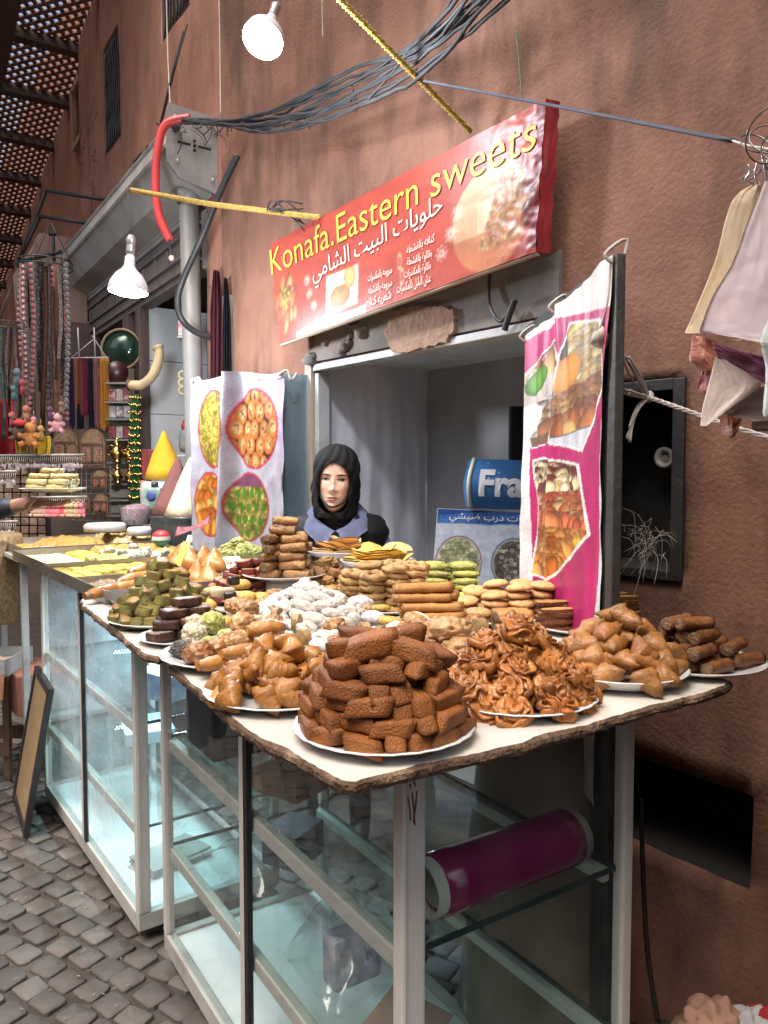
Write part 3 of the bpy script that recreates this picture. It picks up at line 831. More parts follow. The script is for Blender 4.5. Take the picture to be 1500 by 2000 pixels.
# ================================================================ red sign over the opening
SO = .13
sq = [on_w(x, y, SO) for x, y in ((545, 672), (1046, 492), (1066, 192), (528, 476))]      # BL BR TR TL
sign = thing('shop_sign', 'long crumpled red sign with yellow lettering hanging over the serving opening', 'sign', sq[0])
def sgp(u, v, off=0.0):
    p = (sq[0] * (1 - u) + sq[1] * u) * (1 - v) + (sq[3] * (1 - u) + sq[2] * u) * v
    k = max(0, (u - .84) / .16)
    w = .0035 * noise.noise(V((u * 9, v * 3, 2))) + k * .007 * noise.noise(V((u * 26, v * 8, 5))) + k * .003 * noise.noise(V((u * 60, v * 20, 5)))
    return p + NW * (w + off)
_ex = (sq[1] - sq[0]); _ey = (sq[3] - sq[0])
def sguv(px, py):
    q = on_w(px, py, SO); u = v = .5
    flat = lambda p: V((p.dot(DW), p.z))
    c = [flat(p) for p in sq]; t = flat(q)
    for _ in range(12):
        p = (c[0] * (1 - u) + c[1] * u) * (1 - v) + (c[3] * (1 - u) + c[2] * u) * v
        du = (c[1] - c[0]) * (1 - v) + (c[2] - c[3]) * v; dv = (c[3] - c[0]) * (1 - u) + (c[2] - c[1]) * u
        e = t - p; det = du.x * dv.y - du.y * dv.x
        u += (e.x * dv.y - e.y * dv.x) / det; v += (du.x * e.y - du.y * e.x) / det
    return u, v
SW, SH = _ex.length, _ey.length
P = Pic(360, 130, (174, 58, 38), SW, SH)
nz = P.noise(7, 3); P.a *= (0.93 + .14 * nz)[..., None]
pink = np.clip((P.noise(5, 9) - .55) * 2, 0, 1)[..., None]; P.a = P.a * (1 - pink * .14) + np.array((172, 66, 60)) * pink * .14
def SP(px, py):
    u, v = sguv(px, py); return u * SW, v * SH
# white strip, food pictures
m = P.poly([SP(*q) for q in ((579, 648), (714, 594), (714, 612), (579, 662))]); P.fill(m, (226, 205, 196))
m = P.poly([SP(*q) for q in ((637, 540), (699, 514), (699, 592), (637, 614))]); P.fill(m, (222, 186, 165))
x, y = SP(664, 578); P.blob(m, x, y, .065, .045, .0, (196, 120, 70), .7, 1.1); x, y = SP(682, 540); P.blob(m, x, y, .036, .045, .0, (214, 150, 84), .7, 1.15)
x, y = SP(666, 565); P.blob(m, x, y, .018, .012, .0, (130, 120, 50), .8, 1.1)
x, y = SP(560, 597); e = P.ell(x, y, .085, .145, -.22); m = e < 1
P.fill(m, (150, 60, 38)); P.heap(m, 30, .04, [(176, 90, 48), (150, 66, 40), (190, 120, 70)], 3, (.3, .5), 1.2); P.heap(P.ell(x - .01, y + .04, .04, .05) < 1, 50, .008, [(120, 120, 40), (170, 150, 60), (90, 80, 30)], 4)
x, y = SP(957, 424); e = P.ell(x, y, .165, .175, .1); m = e < 1
P.fill(m, (180, 104, 60)); m2 = m & (P.x > x - .01 + .4 * (P.y - y)); P.heap(m2, 420, .011, [(150, 110, 50), (196, 140, 80), (120, 90, 36), (206, 160, 100), (170, 84, 50)], 5, (.3, .5))
m3 = m & ~m2 & (P.y > y - .04); P.fill(m3, (196, 150, 104)); 
for k in range(7):
    P.fill(m3 & (abs(P.x - (x - .05 + k * .012)) < .0035) & (P.y < y + .06), (232, 212, 180))
P.fill(m & (P.y < y - .1), (188, 104, 58))
m = P.poly([SP(*q) for q in ((1022, 350), (1052, 330), (1040, 440), (1020, 440))]); P.heap(m, 60, .012, [(120, 40, 28), (150, 80, 50), (90, 24, 24)], 8)
dm = P.poly([SP(*q) for q in ((1049, 215), (1066, 200), (1050, 480), (1033, 486))]); P.fill(dm, (120, 24, 26))
# eight-petal ornaments
for q in ((894, 415), (881, 457), (863, 495), (599, 548), (604, 574), (613, 597)):
    x, y = SP(*q); s = .028 if q[0] > 700 else .024
    for k in range(8):
        a = k * math.pi / 4; e = P.ell(x + math.cos(a) * s * .62, y + math.sin(a) * s * .62, s * .42, s * .2, a)
        P.fill((e < 1) & (e > .3), (226, 190, 178))
for q in ((780, 510), (785, 540)):
    x, y = SP(*q); e = P.ell(x, y, .011, .035); P.fill((e < 1) & (e > .35), (222, 150, 110))
PRINT = print_mat('printed plastic sheet', .42, .25)
P.print_look()
picture('printed_sheet', P, sgp, PRINT, sign)
bm = BM()
g = lambda u, v, o: sgp(u, v, o) if o > -.01 else (sq[0] * (1 - u) + sq[1] * u) * (1 - v) + (sq[3] * (1 - u) + sq[2] * u) * v + NW * o
for (u0, u1, v0, v1) in ((0, 1, 0, .03), (0, 1, .97, 1), (0, .02, .03, .97), (.98, 1, .03, .97), (.49, .51, .03, .97)):
    a = [bm.verts.new(g(u, v, -.035)) for u, v in ((u0, v0), (u1, v0), (u1, v1), (u0, v1))]; b = [bm.verts.new(g(u, v, -.0145)) for u, v in ((u0, v0), (u1, v0), (u1, v1), (u0, v1))]
    bm.faces.new(a[::-1]); bm.faces.new(b)
    for k in range(4): bm.faces.new((a[k], a[(k + 1) % 4], b[(k + 1) % 4], b[k]))
part('backing_frame', bm, WOODBR, sign)
bm = BM()
tube(bm, [g(.0, -.004, -.012), g(.5, -.004, -.012), g(1, -.004, -.012)], .009, 6)
part('bottom_bar', bm, mat('cream sign edge', (.5, .38, .3), (.4, .3, .22), 8, .6), sign)
# torn red wrap hanging at the sign's end
bm = BM()
sheet(bm, lambda u, v: sgp(1, v) + DW * (.012 * u * (1 + .5 * noise.noise(V((v * 6, u, 1))))) - NW * (.05 * u + .012 * noise.noise(V((v * 9, u * 5, 0)))), 6, 22)
part('torn_wrap', bm, mat('dark red wrap', (.30, .02, .025), (.2, .015, .02), 8, .45, .2), sign)
YEL = mat('yellow sign lettering', (.62, .40, .05), (.52, .33, .05), 6, .5)
WHL = mat('pale sign lettering', (.70, .55, .48), (.62, .46, .4), 6, .5)
def sign_text(name, s, pl, pr, hpx, m, bold=0.01, back=0.0):
    """letters whose baseline runs from pl to pr; hpx = letter height at pl"""
    (u0, v0), (u1, v1) = sguv(*pl), sguv(*pr)
    uh, vh = sguv(pl[0], pl[1] - hpx)
    w = math.hypot((u1 - u0) * SW, (v1 - v0) * SH); hgt = (vh - v0) * SH
    bm = text_mesh(s, w, hgt, 0, bold)
    bmesh.ops.subdivide_edges(bm, edges=[e for e in bm.edges if e.calc_length() > .03], cuts=3)
    for v in bm.verts:
        f = v.co.x / w; u = u0 + (u1 - u0) * f; vv = v0 + (v1 - v0) * f + v.co.y / SH
        v.co = sgp(min(u, .999), vv, .0045)
    part(name, bm, m, sign)
sign_text('latin_lettering', 'Konafa.Eastern sweets', (532, 538), (1046, 290), 51, YEL, -.004)
sign_text('arabic_lettering', arabic('حلويات البيت الشامي'), (614, 566), (866, 436), 52, WHL, .0)
for s, a, b, h in (('كنافه بالقشطه', (795, 500), (851, 476), 20), ('بقلاوة بالقشطة', (796, 524), (846, 506), 20), ('بقلاوة بالمكسرات', (792, 548), (844, 530), 20), ('عش البلبل بالمكسرات', (777, 578), (843, 556), 22),
                   ('مبرومه بالمكسرات', (721, 555), (768, 538), 20), ('مبرومه بالقشطه', (722, 580), (768, 563), 20), ('شعريه كنافه', (717, 606), (766, 588), 22)):
    sign_text('small_lettering', arabic(s), a, b, h, WHL, .004)

# ================================================================ door leaves and banners
HGE, FRE = V((.455, 2.47, 0)), V((.494, 1.63, 0))
ld = (FRE - HGE).normalized(); ln = V((-ld.y, ld.x, 0)); ln = ln if ln.dot(V((-1, -.2, 0))) > 0 else -ln
LW = (FRE - HGE).length
ML = frame(HGE, ld, ln, V((0, 0, 1)))
leaf = thing('door_leaf', 'tall dark iron door leaf swung out beside the pink banner', 'door', HGE, M=frame(HGE, ld, ln, V((0, 0, 1))))
bm = BM()
for q in ((LW - .045, LW, .1, 1.955), (0, .03, .1, 1.955), (.03, LW - .045, 1.915, 1.955), (.03, LW - .045, .1, .15), (.03, LW - .045, .98, 1.02)):
    box(bm, q[0], q[1], -.012, .008, q[2], q[3], None, .003)
IRON = mat('blackened iron', (.045, .043, .04), (.022, .02, .02), 10, .5, .4, 50, c3=(.11, .085, .06), thr=.64)
part('leaf_frame', bm, IRON, leaf, local=True)
bm = BM(); box(bm, .03, LW - .045, -.004, .002, .15, 1.915)
part('leaf_panel', bm, mat('dark smoky panel', (.06, .065, .07), (.035, .037, .04), 5, .3), leaf, local=True)
bm = BM(); tube(bm, bez([(LW - .02, .012, 1.95), (LW - .03, .014, 1.86), (LW - .075, .02, 1.80)], 5), .004, 5)
ball(bm, (LW - .06, .02, 1.79), .02, 2, amp=.9, fr=20)
part('tie_string', bm, mat('dirty white string', (.5, .46, .4), (.38, .34, .29), 20, .8), leaf, local=True)

bo = .012
def bplane(px, py): 
    p = at_pl(px, py, HGE, ln, bo); return (p - HGE).dot(ld) / LW, p.z
ban = thing('pink_banner', 'tall creased magenta banner with pastry photographs tied to the dark door leaf', 'banner', HGE + ln * bo)
zt_, zb_ = 1.93, .74
def edge_l(z): return .16 - .10 * max(0, (1.6 - z)) * .5
def edge_r(z):
    k = min(1, max(0, (1.85 - z) / .9))
    return .985 - .05 * math.sin(k * 5) * .4 - .10 * k
BWm = LW
P = Pic(150, 330, (196, 22, 104), 1.0, zt_ - zb_); P.xs = 2.6
def BP(px, py):
    t, z = bplane(px, py); l, r = edge_l(z), edge_r(z); return (t - l) / (r - l), z - zb_
P.a *= (0.92 + .16 * P.noise(5, 4))[..., None]
def bpoly(pts): return P.poly([BP(*q) for q in pts])
m = P.y > np.interp(P.x, [0, .45, 1], [BP(1036, 657)[1], BP(1112, 612)[1], BP(1203, 616)[1]]); P.fill(m, (222, 214, 206))
m = (P.x < np.interp(P.y, [0, BP(1030, 1158)[1], BP(1036, 832)[1], BP(1030, 770)[1]], [.13, .10, .05, .0])); P.fill(m, (226, 214, 214))
m = (P.x > np.interp(P.y, [0, BP(1135, 1165)[1], BP(1178, 900)[1], BP(1192, 800)[1]], [.80, .96, .99, 1.0])); P.fill(m, (222, 216, 212))
def ring_poly(pts, c=(235, 228, 225), gr=1.06):
    q = [BP(*p) for p in pts]; cx = sum(p[0] for p in q) / len(q); cy = sum(p[1] for p in q) / len(q)
    P.fill(P.poly([(cx + (x - cx) * gr, cy + (y - cy) * (1 + (gr - 1) * .7)) for x, y in q]), c)
    return P.poly(q)
m = ring_poly([(1088, 658), (1054, 700), (1031, 737), (1036, 770), (1042, 830), (1047, 864), (1084, 858), (1100, 700)])
P.fill(m, (190, 178, 168)); P.heap(m & (P.y > BP(1070, 730)[1]), 180, .06, [(170, 110, 60), (205, 150, 90), (215, 190, 150), (150, 60, 40), (225, 205, 180)], 1, (.4, .7))
P.heap(m & (P.y < BP(1070, 770)[1]), 105, .07, [(205, 190, 175), (230, 222, 215), (190, 140, 90), (160, 100, 60)], 2)
x, y = BP(1057, 735); P.blob(m, x, y, .055, .035, .3, (80, 140, 30), .6, 1.2); x, y = BP(1047, 805); P.blob(m, x, y, .06, .04, 0, (232, 232, 236), .85, 1.05)
m = P.poly([BP(*p) for p in ((1046, 845), (1082, 838), (1082, 862), (1047, 864))]); P.fill(m, (120, 84, 56))
m = ring_poly([(1118, 638), (1172, 645), (1181, 770), (1142, 886), (1078, 858), (1104, 690)])
P.fill(m, (96, 98, 110)); P.heap(m & (P.y > BP(1110, 705)[1]) & (P.x < .6), 240, .035, [(90, 46, 34), (120, 64, 44), (70, 36, 30)], 3, (.7, 1))
P.heap(m & (P.x > .56) & (P.y > BP(1150, 790)[1]), 180, .06, [(222, 180, 90), (232, 200, 120), (205, 156, 70), (236, 216, 170)], 4, (.5, .7), .2)
x, y = BP(1112, 733); P.blob(m, x, y, .065, .045, 0, (222, 140, 40), .75, 1.1)
P.heap(m & (P.y < BP(1120, 760)[1]) & (P.y > BP(1120, 848)[1]), 225, .06, [(190, 104, 40), (210, 130, 60), (168, 84, 30), (225, 170, 90)], 5)
P.fill(m & (P.y < BP(1120, 852)[1]), (206, 208, 218))
m = ring_poly([(1049, 893), (1066, 891), (1133, 917), (1149, 1050), (1075, 1132), (1043, 1114), (1054, 980), (1050, 930)])
P.fill(m, (110, 60, 24)); yy = BP(1100, 960)[1]; y2 = BP(1100, 1030)[1]
P.heap(m & (P.y > yy), 160, 0.026, [(230, 205, 150), (240, 225, 180), (216, 180, 110), (120, 40, 30)], 6)
P.heap(m & (P.y < yy) & (P.y > y2), 190, 0.031, [(216, 104, 54), (228, 130, 70), (200, 80, 50), (236, 190, 120)], 7, (.8, 1))
P.heap(m & (P.y < y2), 220, 0.039, [(214, 120, 34), (228, 140, 44), (190, 96, 26), (236, 160, 70)], 8, (.5, .9))
x, y = BP(1131, 1065); P.blob(m, x, y, .024, .014, 0, (226, 190, 40), .8, 1.1)
# lower part, seen through the glass: plates of sweets on a pale field
m = P.y < BP(1080, 1290)[1]; m &= P.x < .78; P.fill(m, (150, 176, 200))
for cx, cy in ((.28, .12), (.62, .08), (.3, .28), (.62, .26)):
    e = P.ell(cx, cy, .075, .07); P.fill((e < 1.25) & m, (170, 110, 150)); P.fill((e < 1.1) & m, (70, 80, 110)); P.heap((e < .9) & m, 60, .04, [(226, 222, 216), (200, 190, 180), (236, 232, 226)], 9)
def bpt(u, v):
    z = zb_ + (zt_ - zb_) * v
    zt = z + (.05 * (u - .5) * v) + (.02 * noise.noise(V((u * 4, 0, 3))) if v > .98 or v < .02 else 0)
    l, r = edge_l(z), edge_r(z); t = l + (r - l) * u
    r_ = .010 * noise.noise(V((t * 5, z * 2.2, 1))) + .006 * noise.noise(V((t * 18, z * 5, 2))) + .018 * math.exp(-((u - .42 - .1 * (z - 1.4)) / .05) ** 2) + .025 * max(0, .12 - u) / .12
    e = .010 * noise.noise(V((z * 13, 5, 0))) if u < .01 or u > .99 else 0
    return HGE + ld * (t * LW + e) + ln * (bo + .004 + r_) + V((0, 0, zt))
P.print_look(0, .14, 3, 1.0)
picture('printed_cloth', P, bpt, PRINT, ban)
for u in (.0, .45, 1.0):
    bm = BM(); p = bpt(u, .985); tube(bm, bez([p, p + ln * .015 + V((0, 0, .02)), p - ln * .03 + V((0, 0, .05)), p - ln * .02 + V((0, 0, -.01))], 4), .004, 5)
    part('tie', bm, bpy.data.materials['dirty white string'], ban)

# left banner on its own leaf
B0, B1 = at_y(556, 900, 3.34), at_y(376, 900, 3.66); B0.z = B1.z = 0
JL = wall(-.03, 0, .03)
l2 = (B1 - B0).normalized(); n2 = V((l2.y, -l2.x, 0)); n2 = n2 if n2.y < 0 else -n2
lf2 = thing('plastic_wrapped_leaf', 'grey blue door leaf wrapped in shiny creased plastic beside the white banner', 'door', JL)
bm = BM()
def leafpt(u, v):
    p = JL.lerp(B0 + l2 * .08 - n2 * .02, u); return p + V((0, 0, .05 + 1.88 * v)) - V((.3, .95, 0)) * -.012 * noise.noise(V((u * 7, v * 5, 3))) + V((0, -.006 * noise.noise(V((u * 20, v * 9, 3))), 0))
sheet(bm, leafpt, 14, 50, thick=.012)
part('wrapped_panel', bm, mat('creased bluish plastic', (.30, .40, .45), (.17, .24, .28), 7, .2, .9, 16, c3=(.55, .62, .66), thr=.6, stretch=(1, 1, .25)), lf2)
bm = BM(); box(bm, -.012, .012, -.02, .02, .05, 1.95, frame(B0 + l2 * .075 - n2 * .02, l2, -n2))
part('leaf_edge', bm, IRON, lf2)
wb = thing('white_banner', 'pale lilac hanging banner printed with four oval dishes of sweets', 'banner', B0)
LB = (B1 - B0).length
def wplane(px, py):
    p = at_pl(px, py, B0, n2, 0); return 1 - (p - B0).dot(l2) / LB, p.z
zt2, zb2 = 1.935, .95
P = Pic(170, 240, (182, 178, 190), 1.0, zt2 - zb2)
def WP(px, py):
    t, z = wplane(px, py); return t, z - zb2
P.a *= (0.96 + .08 * P.noise(6, 4))[..., None]
k = np.clip(P.noise(8, 2) - .55, 0, 1)[..., None]; P.a = P.a * (1 - k) + np.array((180, 132, 190)) * k
def lens(cx, cy, hx, hy, cols, seed, size, bg, n=200, asp=(.6, 1)):
    x, y = WP(cx, cy); x1, y1 = WP(cx + hx, cy + hy); rx, ry = abs(x1 - x), abs(y1 - y)
    e = (abs((P.x - x) / rx) ** 1.95 + abs((P.y - y) / ry) ** 1.95)
    P.fill((e < 1.12), (196, 40, 70)); m = e < 1; P.fill(m, bg); P.heap(m, n, size, cols, seed, asp); return m, x, y, rx, ry
m, x, y, rx, ry = lens(420, 838, 30, 72, [(150, 130, 30), (176, 156, 50), (130, 110, 26), (196, 176, 70)], 1, .03, (96, 84, 50), 260, (.25, .5))
P.blob(m, x, y - .01, rx * .8, ry * .35, 0, (176, 150, 40), .75, 1.15); P.heap(m & (P.ell(x, y, rx * .8, ry * .35) < 1), 200, .02, [(190, 166, 60), (150, 126, 30), (206, 186, 90)], 4, (.15, .3))
m, x, y, rx, ry = lens(499, 838, 45, 74, [(60, 30, 24), (80, 40, 26)], 2, .03, (50, 26, 24), 40)
r8 = random.Random(2)
for i in range(-3, 4):
    for j in range(-4, 5):
        cx, cy = x + (i + .5 * (j % 2)) * .098 + r8.uniform(-.012, .012), y + j * .078 + r8.uniform(-.01, .01)
        P.blob(m, cx, cy, .05, .046, 0, (226, 116, 30), .7, 1.1); P.blob(m, cx, cy + .004, .033, .03, 0, (206, 160, 90), .7, 1.1); P.heap(m & (P.ell(cx, cy, .026, .024) < 1), 9, .008, [(130, 60, 30), (230, 190, 120)], i * 9 + j)
m, x, y, rx, ry = lens(413, 985, 29, 62, [(226, 120, 20), (238, 150, 40), (214, 100, 16), (240, 176, 80)], 3, .06, (222, 120, 24), 60)
m, x, y, rx, ry = lens(487, 990, 40, 66, [(176, 160, 60), (150, 140, 40), (200, 180, 90), (110, 120, 30)], 5, .025, (150, 136, 50), 420)
for i in range(-3, 4):
    for j in range(-3, 4): P.blob(m, x + i * .085 + (j % 2) * .04, y + j * .06, .022, .018, 0, (60, 120, 24), .8, 1.2)
P.fill(m & (P.y > y + ry * .62), (120, 60, 90))
def wpt(u, v):
    z = zb2 + (zt2 - zb2) * v
    f = .055 * math.exp(-((u - .40 - .12 * (v - .5)) / .05) ** 2) - .02 * math.exp(-((u - .52 - .12 * (v - .5)) / .06) ** 2) + .008 * noise.noise(V((u * 5, v * 3, 6))) + .004 * noise.noise(V((u * 16, v * 6, 6)))
    e = .012 * noise.noise(V((v * 7, u * 3, 2))) * (1 if u < .01 or u > .99 else 0)
    sag = -.012 * math.sin(u * 9) * (1 if v > .97 else 0)
    return B0 + l2 * (LB * (1 - u) + e + .02 * (1 - v) * (1 if u > .5 else -1) * (u - .5)) + n2 * (f + .006) + V((0, 0, z + sag))
P.print_look(1, .14, 3, .80)
picture('printed_cloth', P, wpt, PRINT, wb)
for u in (.03, .97):
    bm = BM(); p = wpt(u, .985); tube(bm, bez([p + n2 * .01, p + V((.03, -.01, .02)), p + V((.05, -.01, -.02)), p + V((.07, .01, .01))], 5), .006, 5)
    part('tie', bm, bpy.data.materials['dirty white string'], wb)

# ================================================================ things inside the opening
pb = thing('sweets_poster', 'blue and white poster board of plated sweets standing in the opening', 'poster', at_y(930, 1120, 3.14))
c4 = [at_y(843, 1150, 3.16), at_y(1030, 1156, 3.12), at_y(1030, 1002, 3.12), at_y(855, 993, 3.16)]
P = Pic(150, 130, (196, 206, 226), 1, .85)
P.fill(P.y > .70 + .02 * P.x, (26, 74, 160)); 
for k in range(20):
    x0 = r8.uniform(0, 1); P.fill((abs(P.y - (.72 + .1 * r8.random()) - .1 * (P.x - x0)) < .004) & (P.y > .7), (60, 120, 200))
for cx, c, cols in ((.26, (150, 90, 110), [(176, 180, 130), (150, 154, 110), (196, 198, 156)]), (.86, (60, 96, 150), [(120, 110, 96), (150, 140, 120), (96, 84, 76)])):
    e = P.ell(cx, .3, .245, .27); P.fill(e < 1.05, c); P.fill(e < .95, (200, 200, 190)); m = e < .85
    P.heap(m, 130, .045, cols, 3, (.7, 1))
    if cx > .5:
        for k in range(12):
            a = k * 2.4; P.blob(m, cx + .05 * k ** .5 * math.cos(a), .3 + .06 * k ** .5 * math.sin(a), .022, .02, 0, (226, 222, 214), .8, 1.05); P.blob(m, cx + .05 * k ** .5 * math.cos(a), .3 + .06 * k ** .5 * math.sin(a), .009, .009, 0, (40, 30, 30))
def ppt(u, v, o=0): return (c4[0] * (1 - u) + c4[1] * u) * (1 - v) + (c4[3] * (1 - u) + c4[2] * u) * v + V((0, -o, 0))
P.print_look(1)
picture('printed_face', P, lambda u, v: ppt(u, v, .016), PRINT, pb)
bm = BM()
a = [bm.verts.new(ppt(u, v, .014)) for u, v in ((0, 0), (1, 0), (1, 1), (0, 1))]; b = [bm.verts.new(ppt(u, v, -.02)) for u, v in ((0, 0), (1, 0), (1, 1), (0, 1))]
bm.faces.new(a); bm.faces.new(b)
for k in range(4): bm.faces.new((a[k], a[(k + 1) % 4], b[(k + 1) % 4], b[k]))
part('board', bm, WHITEM, pb)
def flat_text(s, w, h, fn, name, m, parent, bold=.01):
    bm = text_mesh(s, w, h, 0, bold)
    bmesh.ops.subdivide_edges(bm, edges=[e for e in bm.edges if e.calc_length() > .08], cuts=3)
    for v in bm.verts: v.co = fn(v.co.x, v.co.y)
    part(name, bm, m, parent)
flat_text(arabic('حلويات درب ضبشي'), 1.0, .125, lambda x, y: ppt(.13 + x, .84 + y * 1.05, .0185), 'lettering', mat('white lettering', (.75, .77, .8)), pb)
# blue drinks tub on top of it
fb_ = thing('blue_tub', 'blue rounded tub with big white letters resting on the poster board', 'tub', at_y(980, 998, 3.16))
bm = BM()
q0 = at_y(918, 992, 3.15); q1 = at_y(1060, 996, 3.15); hh = .2
def tubp(u, v):      # front bowed face of a drum lying on its side
    x0 = q0.lerp(q1, u); k = .012 * math.sin(v * math.pi); return V((x0.x - (.022 * math.sin(v * math.pi)) * (1 - u) + .012 * v, x0.y - .09 * math.sin(math.pi * (.15 + .7 * v)), x0.z + hh * v))
sheet(bm, tubp, 20, 16)
sheet(bm, lambda u, v: tubp(0, v) + V((.0, .2 * u, 0)), 4, 16)
sheet(bm, lambda u, v: tubp(u, 1) + V((.0, .2 * v, 0)), 4, 4); sheet(bm, lambda u, v: tubp(1, v) + V((.0, .2 * u, 0)), 4, 16)
part('tub_body', bm, mat('blue printed tub', (.04, .15, .38), (.06, .22, .5), 5, .35, speck=(.25, .45, .65), speck_scale=30, speck_thr=.1), fb_)
bm = BM(); tube(bm, [tubp(0, k / 12) + V((-.001, -.002, 0)) for k in range(13)], .008, 8)
part('tub_rim', bm, mat('cream rim', (.6, .6, .45), (.5, .5, .38), 5, .4), fb_)
flat_text('Fra', 1, 1, lambda x, y: tubp(.12 + .56 * x, .25 + .55 * y) + V((0, -.006, 0)), 'lettering', bpy.data.materials['white lettering'], fb_, .035)
bm = BM(); box(bm, -.04, .09, -.02, .02, 0, .24, T(*at_y(1012, 905, 3.25)) , .01)
solo('black_device', bm, BLACKW, 'slim black device standing behind the blue tub', 'device', at_y(1012, 905, 3.25))

# ================================================================ glass display cases
CGL = glass_mat('clear case glass', (.87, .915, .905), 1.2, .055)
CGM = glass_mat('milky glass with painted haze', (.93, .97, .98), 1.0, .50, (.66, .80, .87), .13)  # milky glass; the pale blue haze also paints in reflected light
SGL = glass_mat('shelf glass', (.90, .96, .95), .8, .03)
SEAL = mat('black rubber seal', (.01, .01, .01), (.02, .02, .02), 9, .6)
EDGE = mat('dark glass edge', (.012, .03, .026), (.02, .045, .04), 9, .2)
WBOARD = mat('white laminate floor board', (.80, .82, .83), (.72, .74, .75), 4, .4, .05, 20, c3=(.55, .55, .52), thr=.66)
d1B, d2B = V((-.547, .837, 0)).normalized(), V((.837, .547, 0)).normalized()
OB = V((.03, 1.2, 0)); MB = frame(OB, d2B, d1B, V((0, 0, 1)))
d1A = V((-.588, .809, 0)).normalized(); d2A = V((.809, .588, 0)).normalized()
OA = V((-.776, 2.356, 0)); MA = frame(OA, d2A, d1A, V((0, 0, 1)))
def case(label, M, W, L, H, mids, alu, zb, levels, endpost, CGL=None):
    c = thing('display_case', label, 'display case', M=M, group='glass display cases of the sweet stall')
    bm = BM()
    box(bm, 0, W, -.0, .03, zb, zb + .055, None, .004); box(bm, 0, W, L - .03, L, zb, zb + .055, None, .004)
    box(bm, 0, .03, .0305, L - .0305, zb, zb + .055, None, .004); box(bm, W - .03, W, .0305, L - .0305, zb, zb + .055, None, .004)
    part('base_frame', bm, ALUG, c, local=True)
    for x, y in ((.02, .05), (W - .09, .05), (.02, L - .12), (W - .09, L - .12)):
        bm = BM(); box(bm, x, x + .07, y, y + .07, -.01, zb - .001, None, .006); part('foot', bm, WOODBR, c, local=True)
    zp = zb + .056
    for x, y, w, l in ((-.001, -.002, endpost, .030), (W - .026, -.002, .028, .028), (-.001, L - .026, .028, .028), (W - .026, L - .026, .028, .028)):
        bm = BM(); box(bm, x, x + w, y, y + l, zp, H - .031, None, .005)
        part('corner_post', bm, alu, c, local=True)
    bm = BM(); box(bm, 0, W, 0, .03, H - .03, H, None, .004); box(bm, 0, W, L - .03, L, H - .03, H, None, .004); box(bm, 0, .03, .031, L - .031, H - .03, H, None, .004); box(bm, W - .03, W, .031, L - .031, H - .03, H, None, .004)
    part('top_frame', bm, alu, c, local=True)
    for y in mids:
        bm = BM(); box(bm, -.004, .014, y - .012, y + .012, zp, H - .031, None, .003); part('mid_post', bm, alu, c, local=True)
        bm = BM(); box(bm, -.003, .010, y - .034, y - .0125, zp, H - .031); part('seal', bm, SEAL, c, local=True)
    bm = BM(); box(bm, .031, W - .031, .031, L - .031, zb + .02, zb + .045)
    part('floor_board', bm, WBOARD, c, local=True)
    for z in levels:
        bm = BM(); box(bm, .018, W - .03, .02, L - .02, z, z + .007)
        s = part('shelf', bm, SGL, c, local=True)
        bm = BM(); box(bm, .019, W - .031, .0135, .0195, z - .001, z + .008); box(bm, .019, W - .031, L - .0195, L - .0135, z - .001, z + .008); box(bm, W - .0295, W - .026, .02, L - .02, z - .001, z + .008)
        part('glass_edge', bm, EDGE, s, local=True)
        bm = BM(); box(bm, .014, .04, .03, L - .03, z - .036, z - .0015, None, .004); box(bm, W - .05, W - .03, .03, L - .03, z - .03, z - .0015, None, .004)
        part('rail', bm, alu, s, local=True)
    ys = [0.03] + list(mids) + [L - .028]
    for a, b in zip(ys[:-1], ys[1:]):
        bm = BM(); face(bm, ((.006, a + (.034 if a > .04 else 0) - .04, zp - .004), (.006, b - .012, zp - .004), (.006, b - .012, H - .028), (.006, a + (.034 if a > .04 else 0) - .04, H - .028)))
        part('glass_pane', bm, CGL, c, local=True)
    for y in (.008, L - .008):
        bm = BM(); face(bm, ((endpost - .002 if y < .1 else .026, y, zp - .004), (W - .024, y, zp - .004), (W - .024, y, H - .028), (endpost - .002 if y < .1 else .026, y, H - .028)))
        part('glass_pane', bm, CGL, c, local=True)
    return c
HB = 1.076
caseA = case('farther glass display case under the baking trays, with a brightly lit white floor', MA, .5, 1.28, HB, [.63], ALU, .04, [.365, .70], .042, CGM)
caseB = case('nearer glass display case under the piled plates, holding a purple film roll', MB, .56, 1.285, HB, [.66], ALU, .04, [.365, .70], .046, bpy.data.materials['clear case glass'])
bm = BM(); box(bm, -.03, .53, .17, 1.56, HB + .001, HB + .019, MA)
solo('tray_board', bm, WOODBR, 'thin dark timber board carrying the baking trays on the farther case', 'board', OA + V((0, 0, HB)))
# marker strokes on the near post
bm = BM()
for a, b in (((.008, .98), (.014, .94)), ((.016, .985), (.022, .93)), ((.026, .985), (.019, .935)), ((.012, 1.0), (.013, .992)), ((.02, 1.002), (.022, .994))):
    p, q = V((a[0], -.0024, a[1])), V((b[0], -.0024, b[1])); tube(bm, [p, p.lerp(q, .5) + V((.001, 0, 0)), q], .0016, 4)
part('pen_strokes', bm, mat('brown pen', (.12, .07, .04)), caseB, local=True)
